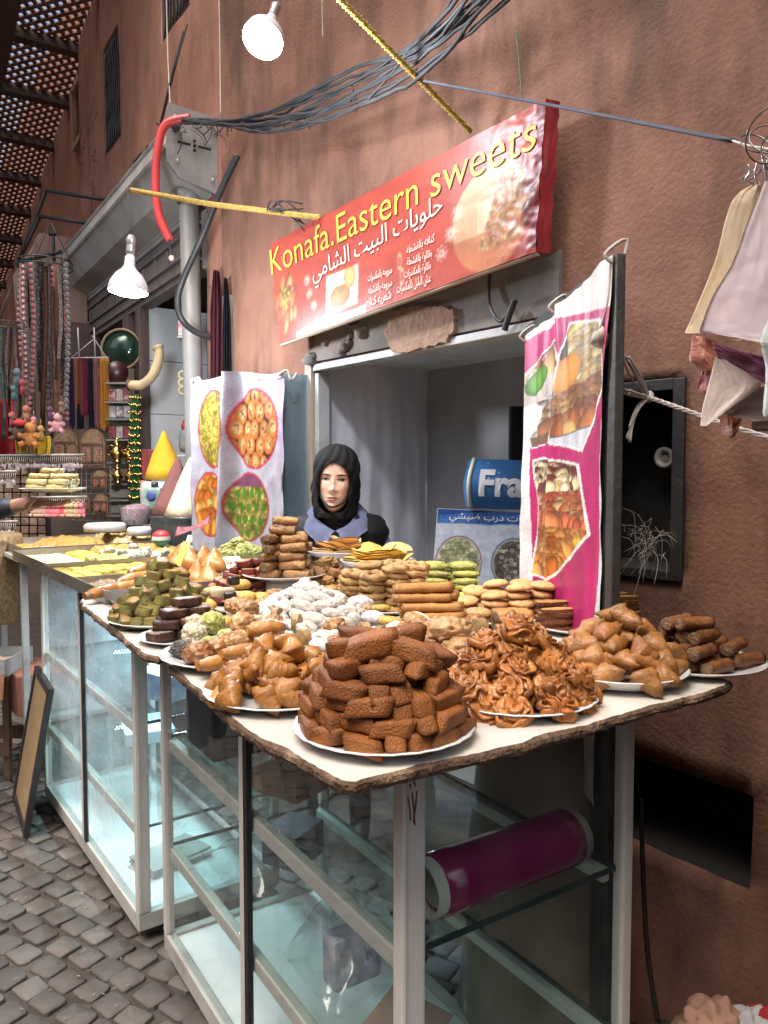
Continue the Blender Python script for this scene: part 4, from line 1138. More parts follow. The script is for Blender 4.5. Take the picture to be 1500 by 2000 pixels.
# led strings inside the farther case
LEDM = emit_mat('led dots', (.8, .93, 1.0), 5)
led = thing('led_string', 'two glowing strings of white led dots inside the farther case', 'light', M=MA @ T(.3, .3, .7))
for nm, zz in (('lower_strand', .56), ('upper_strand', .84)):
    bm = BM()
    for k in range(60):
        f = k / 59; ball(bm, MA @ V((.07 + .38 * f, .44 + .06 * math.sin(f * 3), zz - .02 * math.sin(f * 3.1) + .008 * (k % 2))), .0022, 1)
    part(nm, bm, LEDM, led)
def area(name, M, sx, sy, e, c, parent=None):
    l = bpy.data.lights.new(name, 'AREA'); l.shape = 'RECTANGLE'; l.size = sx; l.size_y = sy; l.energy = e; l.color = c
    o = bpy.data.objects.new(name, l); COL.objects.link(o); o.matrix_basis = M
    if parent: o.parent = parent
    return o
area('case_strip_light', T(.17, .35, .33), .03, 1.1, 20, (.74, .91, 1.0), led)
# ================================================================ table boards on the cases
ZT = 1.095
WLAM = mat('scuffed white laminate', (.58, .55, .50), (.50, .47, .42), 5, .28, .06, 30, c3=(.42, .36, .29), thr=.68, space='World')
CHIP = mat('broken chipboard edge', (.13, .075, .042), (.07, .04, .024), 60, .95, 1.6, 120, c3=(.3, .2, .12), thr=.6, space='World')
def rough_board(name, label, outline, seed, th=.018):
    r = random.Random(seed); pts = []
    n = len(outline)
    for k in range(n):
        a, b = V(outline[k]), V(outline[(k + 1) % n]); m = max(1, int((b - a).length / .010))
        for q in range(m): pts.append(a.lerp(b, q / m))
    c = sum(pts, V((0, 0, 0))) / len(pts)
    N_ = len(pts); bm = BM(); rg = [[], [], [], []]
    for k, p in enumerate(pts):
        d = (pts[(k + 1) % N_] - pts[k - 1]); o = V((d.y, -d.x, 0)).normalized()
        if o.dot(p - c) < 0: o = -o
        j = .006 * noise.noise(p * 22 + V((seed, 0, 0))) + .003 * noise.noise(p * 90); jb = .007 * noise.noise(p * 40 + V((0, seed, 5)))
        q = V((p.x, p.y, 0)) + o * j
        rg[0].append(bm.verts.new(q - o * (.0045 + max(0, .009 * noise.noise(p * 15 + V((seed, 9, 0))))) + V((0, 0, ZT))))
        rg[1].append(bm.verts.new(q + V((0, 0, ZT - .004))))
        rg[2].append(bm.verts.new(q + o * (jb * .6 + .001) + V((0, 0, ZT - th * .6))))
        rg[3].append(bm.verts.new(q - o * .003 + V((0, 0, ZT - th + .004 * noise.noise(p * 50)))))
    for i in range(3):
        for k in range(N_): bm.faces.new((rg[i][k], rg[i][(k + 1) % N_], rg[i + 1][(k + 1) % N_], rg[i + 1][k])).material_index = 1
    bm.faces.new(rg[0]); bm.faces.new(rg[3][::-1]).material_index = 1
    return solo(name, bm, [WLAM, CHIP], label, 'table board', (c.x, c.y, ZT - th), group='white boards laid over the cases', smooth=False)
def PZ(x, y): 
    p = at_z(x, y, ZT); return V((p.x, p.y, 0))
def CB(v, u): return OB + d2B * v + d1B * u
edge2 = [PZ(*q) for q in ((330, 1300), (405, 1364), (455, 1408), (510, 1448), (561, 1470), (600, 1490), (638, 1512), (664, 1526), (695, 1529), (723, 1522), (752, 1512), (820, 1497), (950, 1470), (1110, 1427), (1273, 1381), (1390, 1349), (1420, 1339), (1428, 1330))]
back2 = [CB(.74, .02), CB(.86, .25), CB(.86, .78), CB(-.08, .78)]
rough_board('table_board', 'chipped white board with a broken brown edge under the nearest plates', edge2 + back2, 3)
edge1 = [PZ(*q) for q in ((170, 1160), (156, 1172), (160, 1182), (200, 1214), (240, 1244), (268, 1268), (286, 1279), (310, 1283))]
e1 = [CB(-.075, .785), CB(.86, .785), OA + d2A * .62 + d1A * .165, OA + d2A * -.08 + d1A * .165]
rough_board('table_board', 'second white board with rounded corner under the green baklava plate', edge1 + e1, 5)

# ================================================================ things kept in the nearer case
fr_ = thing('film_roll', 'big purple roll of cling film on a pale cardboard core lying on the glass shelf', 'film roll', M=MB @ T(.118, .075, .7075 + .056))
bm = BM(); lathe(bm, [(.036, -.002), (.055, 0), (.0555, .05), (.0552, .30), (.055, .335), (.036, .337)], 40, RY(math.pi / 2), close=False)
part('film', bm, mat('purple stretch film', (.24, .016, .09), (.18, .01, .066), 7, .22, .12, 12, coat=.5, stretch=(.4, 3, 3)), fr_, local=True)
bm = BM(); lathe(bm, [(.044, -.022), (.050, -.022), (.050, .358), (.044, .358), (.044, -.022)], 40, RY(math.pi / 2), close=False)
part('core', bm, mat('pale green core', (.50, .55, .46), (.42, .47, .39), 6, .6), fr_, local=True)
bm = BM(); box(bm, .05, .30, .98, 1.2, .708, .86, MB, .004)
solo('dark_box', bm, mat('dark grey carton', (.075, .075, .078), (.055, .055, .06), 5, .6), 'dark grey carton on the top glass shelf of the nearer case', 'box', MB @ V((.17, 1.09, .708)))
bm = BM()
sheet(bm, lambda u, v: MB @ V((.06 + .24 * u, .34 + .26 * v, .374 + .012 + .16 * math.sin(u * 3.1) * math.sin(v * 3.1) ** .6 * (1 + .5 * noise.noise(V((u * 4, v * 4, 1)))) + .02 * noise.noise(V((u * 9, v * 9, 2))))), 26, 26)
BAG = glass_mat('crumpled clear plastic', (.88, .91, .92), 1.6, .22)
solo('plastic_bag', bm, BAG, 'crumpled clear plastic bag with printed label on the lower glass shelf', 'plastic bag', MB @ V((.18, .46, .374)))
bm = BM(); box(bm, .10, .22, .40, .46, .376, .49, MB, .01)
solo('packet', bm, mat('blue white packet', (.12, .16, .35), (.6, .6, .62), 12, .4), 'small blue and white packet inside the clear plastic bag', 'packet', MB @ V((.16, .43, .376)))
bm = BM(); sheet(bm, lambda u, v: MB @ V((.05 + .3 * u, .75 + .35 * v, .376 + .03 + .09 * math.sin(u * 3.1) * math.sin(v * 3.1) + .03 * noise.noise(V((u * 5, v * 5, 8))))), 24, 24)
solo('plastic_bag', bm, BAG, 'rounded clear plastic bag lying beside the dark carton shelf, nearest the farther case', 'plastic bag', MB @ V((.2, .9, .376)))
bm = BM(); box(bm, 0, .2, 0, .14, 0, .004, MB @ T(.10, .12, .374) @ RZ(.5) @ RX(.15), .001)
solo('cardboard_sheet', bm, mat('brown card', (.3, .22, .16), (.25, .18, .13), 5, .8), 'folded brown cardboard sheet lying on the lower shelf of the nearer case', 'cardboard', MB @ V((.2, .2, .376)))
PAP = mat('greyish paper', (.45, .44, .42), (.36, .35, .33), 8, .7)
for (M_, v, u, z, w, l, h, rz, nm, lb, m_) in ((MA, .12, .2, .0863, .24, .16, .03, .2, 'paper_stack', 'stack of grey paper bags on the white floor of the farther case', PAP), (MA, .2, .75, .373, .2, .26, .05, -.2, 'flat_box', 'flat pale box on the lower shelf of the farther case', mat('pale bluish carton', (.42, .47, .5), (.34, .38, .41), 6, .6)), (MA, .16, .15, .708, .22, .2, .09, .3, 'flat_box', 'blue and white carton on the top shelf of the farther case', mat('blue printed carton', (.12, .2, .42), (.5, .53, .56), 14, .5)),
        (MB, .12, .62, .708, .2, .16, .05, .35, 'flat_box', 'brown flat carton on the top shelf of the nearer case', mat('brown carton', (.3, .21, .14), (.24, .165, .11), 6, .75)), (MB, .08, .28, .0863, .26, .2, .04, .15, 'paper_stack', 'stack of paper sheets on the floor of the nearer case', PAP), (MB, .26, .9, .373, .14, .12, .1, .5, 'flat_box', 'small dark box beside the rounded plastic bag', mat('dark blue carton', (.03, .05, .12), (.05, .06, .1), 6, .5))):
    bm = BM(); n_ = 4 if 'stack' in nm else 1
    for q in range(n_): box(bm, 0, w, 0, l, h * q / n_ + .0004, h * (q + 1) / n_ - .0004, M_ @ T(v, u, z) @ RZ(rz + (.05 * math.sin(q * 2.3) if q else 0)), .001)
    solo(nm, bm, m_, lb, 'box' if 'box' in nm else 'paper', M_ @ V((v, u, z)))
# sack and debris behind the nearer case
sk = V((.42, 1.95, 0))
bm = BM(); lathe(bm, [(.20, 0), (.22, .1), (.2, .5), (.18, .8), (.15, .98), (.05, 1.0)], 28, T(*sk), wob=lambda a, z: .08 * noise.noise(V((math.cos(a * 6.28) * 2, math.sin(a * 6.28) * 2, z * 4))))
solo('beige_sack', bm, mat('beige sacking', (.26, .21, .145), (.19, .155, .105), 8, .85, .4, 60), 'tall beige sack standing on the ground behind the nearer case', 'sack', sk)
# ================================================================ lamps
LED_W = (.86, .92, 1.0)
def bulb(label, p, tilt, power, size, wire_to):
    t = thing('led_bulb', label, 'lamp', M=T(*p) @ tilt, group='big led bulbs over the stall')
    s = size
    bm = BM(); lathe(bm, [(.016, .135), (.018, .132), (.020, .10), (.028, .085), (.050, .065), (.068, .035), (.073, .012), (.072, .0)], 40, Matrix.Scale(s, 4), close=False, wob=lambda a, z: .018 * math.sin(a * 6.2832 * 20) if .02 < z < .09 else 0)
    part('bulb_body', bm, mat('ribbed white plastic', (.62, .62, .66), (.55, .55, .6), 6, .4), t, local=True)
    bm = BM(); lathe(bm, [(.0005, -.012), (.03, -.011), (.055, -.006), (.070, .0), (.0715, .004)], 40, Matrix.Scale(s, 4), close=False)
    part('diffuser', bm, emit_mat('lit diffuser', LED_W, 45), t, local=True)
    bm = BM(); lathe(bm, [(.0155, .134), (.0155, .15), (.0175, .153), (.0155, .157), (.0175, .161), (.0155, .165), (.0175, .169), (.014, .175), (.017, .18), (.019, .20), (.012, .215), (.004, .217)], 24, Matrix.Scale(s, 4))
    part('socket', bm, mat('grey socket', (.4, .38, .37), (.3, .28, .28), 6, .4, metal=.6), t, local=True)
    bm = BM(); a = wm(t) @ V((0, 0, .21 * s)); tube(bm, [a, a.lerp(V(wire_to), .5) + V((.01, 0, 0)), wire_to], .003, 6); part('wire', bm, CABG, t)
    l = bpy.data.lights.new('bulb_light', 'POINT'); l.energy = power; l.color = LED_W; l.shadow_soft_size = .06 * s
    o = bpy.data.objects.new('bulb_light', l); COL.objects.link(o); o.parent = t; o.location = (0, 0, -.09 * s)
    return t
pA = at_y(513, 78, 2.45); pB = at_y(250, 570, 3.3)
bulb('large lit bulb hanging above the cables near the top of the wall', pA, RX(RAD(-30)) @ RY(RAD(10)), 24, .88, at_y(512, -60, 2.5))
bulb('large lit bulb hanging before the grey shutter of the souvenir shop', pB, RX(RAD(-4)) @ RY(RAD(3)), 34, 1.12, at_y(248, 370, 3.45))

# ================================================================ cables and ropes
rc = random.Random(21)
def wire(name, label, cat, pts, r, m, group=None, n=7, seg=10, wob=0.0):
    q = bez(pts, seg)
    if wob: q = [p + noise.noise_vector(p * 14 + V((r * 900, 0, 0))) * wob for p in q]
    bm = BM(); tube(bm, q, r, n)
    return solo(name, bm, m, label, cat, q[0], group)
G1 = 'dusty cables bundled along the shop wall'
ends = [(940, -40), (955, -30), (965, -20), (975, -30), (985, -10), (990, -20), (900, -30), (995, 0), (930, -30), (970, -10), (1000, -10), (985, -30), (950, -10), (970, -40), (920, -40)]
for k, (ex, ey) in enumerate(ends):
    j = lambda s: rc.uniform(-s, s)
    up = k in (0, 1, 2, 6, 8)
    mid1 = (540 + j(6), (208 if up else 244) + j(17)); mid2 = (690 + j(6), (134 if up else 182) + j(34)); mid3 = (830 + j(5), (66 if up else 104) + j(36))
    pts = [at_y(318 + j(6), 285 + j(12), 4.3), at_y(346 + j(4), 238 + j(5), 4.02), at_y(425 + j(4), 240 + j(7), 3.75), at_y(*mid1, 3.25), at_y(*mid2, 2.8), at_y(*mid3, 2.46), at_y(ex, ey, 2.2)]
    wire('cable', ('dark cable in the upper strand of the bundle above the sign' if up else 'dusty cable in the lower strand of the bundle above the sign'), 'cable', pts, rc.choice((.003, .004, .0055, .007)), rc.choice((BLK, CABG, CABG)), G1 + (' upper' if up else ' lower'), wob=.007)
for k in range(9):
    j = lambda s: rc.uniform(-s, s)
    pts = [at_y(350 + j(5), 240 + j(8), 4.02), at_y(318 + j(9), 275 + j(12), 4.25), at_y(285 + j(12), 312 + j(12), 4.6), at_y(245 + j(10), 358 + j(10), 5.1), at_y(200 + j(8), 412 + j(10), 5.7)]
    wire('cable', 'tangled grey cable running down along the top of the shutter box', 'cable', pts, rc.uniform(.006, .012), rc.choice((BLK, CABG, CABG)), 'tangled cables above the shutter', wob=.02)
bm = BM()
for q in ((540, 225, 3.3), (437, 240, 3.8), (690, 180, 2.85), (600, 222, 3.1)):
    p = at_y(*q)
    for i in range(5):
        a = V((rc.uniform(-.03, .03), rc.uniform(-.02, .02), rc.uniform(-.07, .02))); tube(bm, bez([p, p + a * .6 + V((.01, 0, .01)), p + a], 3), .0022, 4)
for k in range(22):
    p = at_y(rc.uniform(350, 440), rc.uniform(232, 262), 3.95 - .2 * rc.random()); a = V((rc.uniform(-.05, .07), rc.uniform(-.03, .03), rc.uniform(-.11, .05))); tube(bm, bez([p, p + a * .5 + V((.015, 0, 0)), p + a], 3), rc.uniform(.0015, .004), 4)
solo('cable_ties', bm, CABG, 'frayed ties and loose wire ends sticking out of the cable bundle', 'ties', at_y(540, 225, 3.3), kind='stuff')
wire('red_conduit', 'bright red plastic conduit curving down in front of the shutter box', 'conduit', [at_y(372, 230, 3.98), at_y(325, 242, 3.98), at_y(309, 285, 3.98), at_y(304, 345, 3.98), at_y(309, 415, 3.98), at_y(331, 468, 3.98)], .021, mat('red conduit plastic', (.55, .045, .04), (.45, .035, .035), 6, .4), n=12)
wire('pull_cord', 'thin cord with a round wooden bead hanging from the red conduit', 'cord', [at_y(330, 466, 3.98), at_y(334, 500, 3.98)], .004, CABG)
bm = BM(); ball(bm, at_y(335, 504, 3.98), .015, 2); solo('cord_bead', bm, mat('pale wood bead', (.5, .38, .25)), 'small round wooden bead at the end of the thin cord', 'bead', at_y(335, 504, 3.98))
wire('black_hose', 'stiff black hose slanting from the wall across the grey pipe', 'hose', [at_y(464, 303, 3.85), at_y(430, 375, 3.9), at_y(395, 462, 3.98), at_y(358, 545, 4.08), at_y(347, 590, 4.1), at_y(356, 625, 4.1), at_y(385, 650, 4.15), at_y(425, 660, 4.2), at_y(456, 653, 4.15)], .017, BLK, n=10)
# plastic drain pipe
pp_ = thing('drain_pipe', 'grey plastic drain pipe standing at the corner of the shop wall', 'pipe', at_y(384, 1500, 4.28))
bm = BM(); a, b = at_y(392, 1400, 4.28), at_y(369, 395, 4.28); tube(bm, [a, b], .052, 24)
part('pipe', bm, GREYP, pp_)
bm = BM(); tube(bm, [at_y(369, 398, 4.28), at_y(368, 366, 4.28)], .062, 24); part('collar', bm, GREYP, pp_)
# yellow ropes: two strands twisted
YROPE = mat('yellow twisted rope', (.50, .34, .07), (.36, .235, .05), 60, .8, .8, 150, c3=(.28, .2, .07), thr=.62)
def rope(label, a, b, r, sag, tw):
    bm = BM(); a, b = V(a), V(b); d = (b - a).normalized(); s = d.cross(V((0, 0, 1))).normalized(); u = s.cross(d); n = int((b - a).length * 90)
    for ph in (0, 2.094, 4.188):
        tube(bm, [a.lerp(b, k / n) - V((0, 0, sag * math.sin(math.pi * k / n))) + (s * math.cos(k / n * tw + ph) + u * math.sin(k / n * tw + ph)) * r * .55 for k in range(n + 1)], r * .62, 6)
    solo('yellow_rope', bm, YROPE, label, 'rope', a, 'yellow ropes holding the red sign')
rope('yellow twisted rope crossing the grey pipe to the low end of the red sign', at_y(256, 371, 3.55), at_y(624, 424, 3.18), .0115, .01, 180)
rope('yellow twisted rope coming down steeply to the top edge of the red sign', at_y(645, -20, 2.35), at_y(919, 256, 2.62), .0115, .0, 150)
bm = BM()
p = at_y(525, 410, 3.25)
for i in range(7): tube(bm, bez([p + V((rc.uniform(-.01, .01), 0, 0)), p + V((rc.uniform(-.02, .1), -.02, rc.uniform(-.02, .04))), p + V((rc.uniform(.1, .2), 0, rc.uniform(-.09, .03)))], 5), .003, 5)
solo('binding_wire', bm, BLK, 'thin black wires twisted round the yellow rope by the sign', 'wire', p)
wire('blue_line', 'taut dark blue line stretched across the wall toward the hanging scarves', 'line', [at_y(828, 158, 2.35), at_y(1100, 210, 1.95), at_y(1430, 275, 1.42)], .0042, mat('dark blue cord', (.045, .05, .085), (.03, .03, .05), 20, .6))
wire('clothes_line', 'thin pale string continuing from the blue line to the hanger rings', 'string', [at_y(1430, 275, 1.42), at_y(1470, 286, 1.36), at_y(1560, 300, 1.25)], .002, bpy.data.materials['dirty white string'])
wire('dangling_string', 'thin green string hanging down to the end of the red sign', 'string', [at_y(1008, 60, 2.3), at_y(1014, 120, 2.3), at_y(1020, 195, 2.3)], .002, mat('green string', (.05, .14, .06)))
wire('dangling_wire', 'pale thin wire hanging down the wall below the upper bulb', 'wire', [at_y(629, 0, 2.8), at_y(630, 70, 2.8)], .0015, bpy.data.materials['dirty white string'], 'thin wires on the wall')
wire('dangling_wire', 'pale thin wire running down beside the near barred window', 'wire', [at_y(325, -5, 4.7), at_y(328, 110, 4.6), at_y(334, 235, 4.4)], .004, bpy.data.materials['dirty white string'], 'thin wires at the corner')
wire('dangling_wire', 'dark thin wire pair hanging from the barred window to the cables', 'wire', [at_y(358, 60, 4.5), at_y(335, 150, 4.5), at_y(312, 245, 4.6), at_y(300, 275, 4.6)], .006, BLK, 'dark wires at the window')
wire('dangling_wire', 'dark wire hanging beside the paler one under the barred window', 'wire', [at_y(366, 45, 4.5), at_y(340, 140, 4.5), at_y(316, 235, 4.6), at_y(305, 240, 4.6)], .005, BLK, 'dark wire at the window')
wire('grey_cable', 'pale grey cable running vertically down the corner of the wall', 'cable', [at_y(428, -10, 4.0), at_y(430, 110, 4.0), at_y(431, 225, 4.0)], .004, bpy.data.materials['dirty white string'])
wire('hanging_wire', 'loose brown wire loop hanging below the right part of the sign', 'wire', [on_w(957, 530, .03), on_w(955, 580, .04), on_w(962, 610, .05), on_w(980, 627, .05), on_w(1003, 590, .05)], .006, BLK)
wire('hanging_wire', 'short thick wire end taped up under the sign', 'wire', [on_w(1006, 585, .06), on_w(996, 610, .06), on_w(985, 645, .06)], .011, BLK)
# white knotted rope at the right
WR = mat('pale plastic rope', (.5, .46, .42), (.36, .33, .3), 30, .7, .4, 90)
rw = thing('knotted_rope', 'pale knotted plastic rope tied to the dark door leaf and stretching to the wall', 'rope', at_y(1265, 776, 1.72))
bm = BM()
kn = at_y(1266, 776, 1.72)
for i in range(7):
    o = V((rc.uniform(-.006, .006), rc.uniform(-.006, .006), rc.uniform(-.006, .006)))
    tube(bm, bez([at_y(1222, 700, 1.66) + o, at_y(1240, 735, 1.69) + o * 1.5, kn + o * .5], 6), .0022, 5)
    tube(bm, bez([kn + o * .5, at_y(1245 + rc.uniform(-4, 4), 800, 1.70), at_y(1228 + rc.uniform(-6, 6), 850 + rc.uniform(-20, 20), 1.68)], 6), .002, 5)
    tube(bm, bez([kn + o * .4, at_y(1240, 772, 1.69) + o, at_y(1222, 765, 1.66) + o], 4), .0018, 5)
ball(bm, kn, .012, 2, amp=.6, fr=30)
part('loose_strands', bm, WR, rw)
bm = BM()
for i in range(3):
    q = bez([kn, at_y(1330, 798, 1.62), at_y(1420, 830, 1.5), at_y(1560, 872, 1.36)], 14)
    tube(bm, [p + V((0, .002 * math.sin(k * .9 + i * 2.1), .003 * math.cos(k * .9 + i * 2.1))) for k, p in enumerate(q)], .003, 6)
part('twisted_line', bm, WR, rw)
bm = BM()
for k in range(60):
    p = at_y(1255 + rc.gauss(0, 12), 1070 + rc.gauss(0, 20), 1.78); a = V((rc.gauss(0, .016), rc.gauss(0, .016), rc.gauss(0, .02))); tube(bm, bez([p, p + a + V((.01, 0, .015)), p + a * 2], 3), .0005, 3)
solo('straw_tuft', bm, WR, 'tangled tuft of pale plastic fibre caught behind the door leaf', 'tuft', at_y(1255, 1070, 1.78), kind='stuff')
# ================================================================ people
def skin_mesh(pts, edges, radii, root=0, sub=2):
    """one continuous tapering surface grown round a skeleton of joints"""
    me = bpy.data.meshes.new('skeleton'); me.from_pydata([tuple(p) for p in pts], edges, [])
    o = bpy.data.objects.new('skeleton', me); COL.objects.link(o)
    sm = o.modifiers.new('s', 'SKIN'); 
    for i, r in enumerate(radii):
        d = me.skin_vertices[0].data[i]; d.radius = (r, r) if not isinstance(r, tuple) else r; d.use_root = (i == root)
    sb = o.modifiers.new('u', 'SUBSURF'); sb.levels = sub; sb.render_levels = sub
    dg = bpy.context.evaluated_depsgraph_get(); dg.update()
    out = bpy.data.meshes.new_from_object(o.evaluated_get(dg))
    bpy.data.objects.remove(o); bpy.data.meshes.remove(me)
    bm = bmesh.new(); bm.from_mesh(out); bpy.data.meshes.remove(out)
    for f in bm.faces: f.smooth = True
    return bm
SKIN = mat('skin', (.74, .48, .37), (.68, .42, .315), 18, .5, .05, 80, sss=.12)
LIP = mat('lips', (.38, .15, .125), (.33, .12, .10), 20, .4)
BROW = mat('dark brow hair', (.02, .012, .01), (.03, .02, .016), 40, .7)
EYEW = mat('eye white', (.38, .34, .32), None, 5, .25)
IRIS = mat('dark iris', (.025, .012, .008), None, 5, .15)
HIJ = mat('black headscarf cloth', (.008, .008, .010), (.013, .013, .016), 30, .75, .2, 200)
HOOD = mat('periwinkle hoodie fleece', (.19, .215, .37), (.155, .178, .31), 12, .85, .3, 120, sheen=.2)
VEST = mat('black quilted vest', (.011, .011, .012), (.018, .018, .019), 12, .6, .3, 40)
WOM = at_y(657, 1000, 2.98); WOM.z = 0
EYEZ = at_y(655, 934, 2.98).z
HD = T(WOM.x, WOM.y, EYEZ - .004) @ RZ(RAD(-3)) @ RX(RAD(0)) @ RY(RAD(3)) @ Matrix.Scale(1.0, 4)      # head frame: x right, -y toward the camera
def g2(x, z, cx, cz, sx, sz): return math.exp(-((x - cx) / sx) ** 2 - ((z - cz) / sz) ** 2)
def face_prof(z):
    """half width, front depth, back depth of the head at height z (0 = eyes)"""
    Z = [-.125, -.118, -.105, -.085, -.06, -.03, 0, .03, .06, .085, .105, .115]
    Wd = [.012, .026, .038, .050, .058, .064, .067, .068, .066, .056, .036, .006]
    Fr = [.062, .076, .084, .087, .089, .089, .088, .090, .087, .074, .046, .006]
    Bk = [.0, .01, .03, .055, .075, .09, .097, .10, .096, .080, .050, .006]
    return tuple(float(np.interp(z, Z, a)) for a in (Wd, Fr, Bk))
def face_pt(ang, z):
    w, f, b = face_prof(z)
    c, s = math.sin(ang), -math.cos(ang)          # ang 0 = straight ahead
    p = 2.25
    k = (abs(c) ** p + abs(s) ** p) ** (-1 / p)
    x = c * k * w; y = s * k * (f if s < 0 else b)
    if s < 0:
        n = 0
        n += .021 * g2(x, z, 0, -.037, .0085, .011) + .012 * g2(x, z, 0, -.018, .0065, .018) + .006 * g2(x, z, 0, .0, .006, .014)
        n += .008 * (g2(x, z, .0115, -.042, .006, .007) + g2(x, z, -.0115, -.042, .006, .007))
        n -= .0085 * (g2(x, z, .031, .0, .015, .011) + g2(x, z, -.031, .0, .015, .011))
        n += .004 * (g2(x, z, .03, .019, .02, .007) + g2(x, z, -.03, .019, .02, .007))
        n += .0065 * g2(x, z, 0, -.0665, .02, .0048) + .0075 * g2(x, z, 0, -.0765, .017, .0055) - .003 * g2(x, z, 0, -.0715, .024, .002)
        n -= .003 * g2(x, z, 0, -.087, .02, .005) + .002 * g2(x, z, 0, -.056, .004, .006)
        n += .006 * g2(x, z, 0, -.105, .018, .012)
        n += .004 * (g2(x, z, .042, -.03, .016, .018) + g2(x, z, -.042, -.03, .016, .018))
        y -= n
    return V((x, y, z))
def face_at(x, z, out=0.0):
    lo, hi = -1.45, 1.45
    for _ in range(24):
        m = (lo + hi) / 2
        if face_pt(m, z).x < x: lo = m
        else: hi = m
    p = face_pt((lo + hi) / 2, z); p.y -= out; return p
wo = thing('person', 'woman in black headscarf, lilac blue hoodie and black vest standing behind the pastries', 'person', WOM)
bm = BM()
NA, NZ_ = 96, 84
rows = []
for j in range(NZ_ + 1):
    z = -.125 + .24 * j / NZ_
    rows.append([bm.verts.new(HD @ face_pt(2 * math.pi * (i / NA) - math.pi, z)) for i in range(NA)])
for j in range(NZ_):
    for i in range(NA): bm.faces.new((rows[j][i], rows[j][(i + 1) % NA], rows[j + 1][(i + 1) % NA], rows[j + 1][i])).smooth = True
bm.faces.new(rows[-1]); 
# neck and trunk grown on from the jaw, arms held low in front
sh = EYEZ - .235
def ringv(c, rx, ry, n=NA): return [bm.verts.new(V((c[0] + rx * math.sin(2 * math.pi * i / n - math.pi), c[1] - ry * math.cos(2 * math.pi * i / n - math.pi), c[2]))) for i in range(n)]
prev = rows[0]
for c, rx, ry in (((WOM.x, WOM.y + .01, EYEZ - .15), .045, .05), ((WOM.x, WOM.y + .02, EYEZ - .2), .05, .052), ((WOM.x, WOM.y + .03, EYEZ - .235), .12, .07), ((WOM.x, WOM.y + .03, EYEZ - .30), .165, .09), ((WOM.x, WOM.y + .03, EYEZ - .5), .14, .10), ((WOM.x, WOM.y + .03, EYEZ - .65), .125, .095), ((WOM.x, WOM.y + .03, EYEZ - .8), .16, .11), ((WOM.x, WOM.y + .03, EYEZ - .9), .15, .10)):
    cur = ringv(c, rx, ry)
    for i in range(NA): bm.faces.new((cur[i], cur[(i + 1) % NA], prev[(i + 1) % NA], prev[i])).smooth = True
    prev = cur
bm.faces.new(prev[::-1])
part('body', bm, SKIN, wo)
def patch(name, outline_fn, m, out, nu=14, nv=6):
    bm = BM(); sheet(bm, lambda u, v: HD @ face_at(*outline_fn(u, v), out=out), nu, nv); return part(name, bm, m, wo)
for sx in (-1, 1):
    ec = sx * .0305
    def eye_o(u, v, k=1.0):
        a = (u - .5) * 2; h = .0052 * (1 - a * a) ** .8
        return ec + a * .0145, .0005 - .0012 * (a * sx < 0) * abs(a) + (-.7 + 1.2 * v) * h * k - .0015
    e = patch('eye', eye_o, EYEW, .0015)
    bm = BM(); ball(bm, HD @ face_at(ec + .001, -.0018, .0015), .0056, 2, (1, .35, .8)); part('iris', bm, IRIS, e)
    bm = BM()
    tube(bm, [HD @ face_at(ec + (k / 8 - 1) * .0165, .0026 * (1 - (k / 8 - 1) ** 2) + .0002, .0022) for k in range(17)], .0013, 6, rs=[.0005 + .0011 * math.sin(math.pi * min(1, (k + 1) / 17)) for k in range(17)])
    part('lash_line', bm, BROW, e)
    bm = BM()
    sheet(bm, lambda u, v: HD @ face_at(ec + (u - .5) * .036, .0165 + .0045 * math.sin(math.pi * (.62 - .30 * sx * (u - .5) * 2 * .8)) * 1.2 - .004 + (v - .5) * .0062 * (1 - abs(u - .5 + .12 * sx) * 1.3), .0013), 12, 3)
    part('eyebrow', bm, BROW, wo)
patch('upper_lip', lambda u, v: ((u - .5) * .044, -.0715 + v * .0068 * (1 - abs(2 * u - 1) ** 1.8) - .001 * math.exp(-((u - .5) / .08) ** 2) * v), LIP, .0006)
patch('lower_lip', lambda u, v: ((u - .5) * .039, -.0722 - v * .0085 * (1 - abs(2 * u - 1) ** 2.2)), LIP, .0006)
bm = BM()
tube(bm, [HD @ face_at((k / 10 - .5) * .043, -.0718 + .0012 * abs(k / 5 - 1), .0009) for k in range(11)], .0008, 5)
part('mouth_line', bm, mat('dark mouth line', (.12, .04, .035)), wo)
for sx in (-1, 1):
    bm = BM(); ball(bm, HD @ face_at(sx * .0068, -.0475, .0028), .0026, 2, (1.2, .7, .6)); part('nostril', bm, bpy.data.materials['dark mouth line'], wo)
# headscarf: shell round the head with the face left open, then wound folds falling to a point on the chest
bm = BM()
def hij_pt(i, j):
    a = 2 * math.pi * (i / 80) - math.pi; z = -.150 + .288 * j / 60
    w, f, b = face_prof(max(-.112, min(.108, z * .90 - .004)))
    top = max(0.0, 1 - max(0, (z - .03) / .108) ** 2.1) ** .5
    w2, f2, b2 = (w + .026 + .008 * (z < -.03)) , (f + .016), (b + .030)
    if z > .03: w2, f2, b2 = .0900 * top + .0015, .098 * top + .001, .13 * top + .001
    elif z < -.05: k = min(1, (-.05 - z) / .1); w2 = .090 - .006 * k; f2 = .099 - .015 * k; b2 = .12 - .01 * k
    else: w2, f2, b2 = .0915, .099, .13
    c, s = math.sin(a), -math.cos(a)
    fo = .0042 * math.sin(a * 6 + z * 46) * (1 if z < .03 else .35) + .0022 * math.sin(a * 13 - z * 60) + .003 * noise.noise(V((a * 2, z * 20, 3)))
    return V((c * (w2 + fo), s * ((f2 if s < 0 else b2) + fo), z))
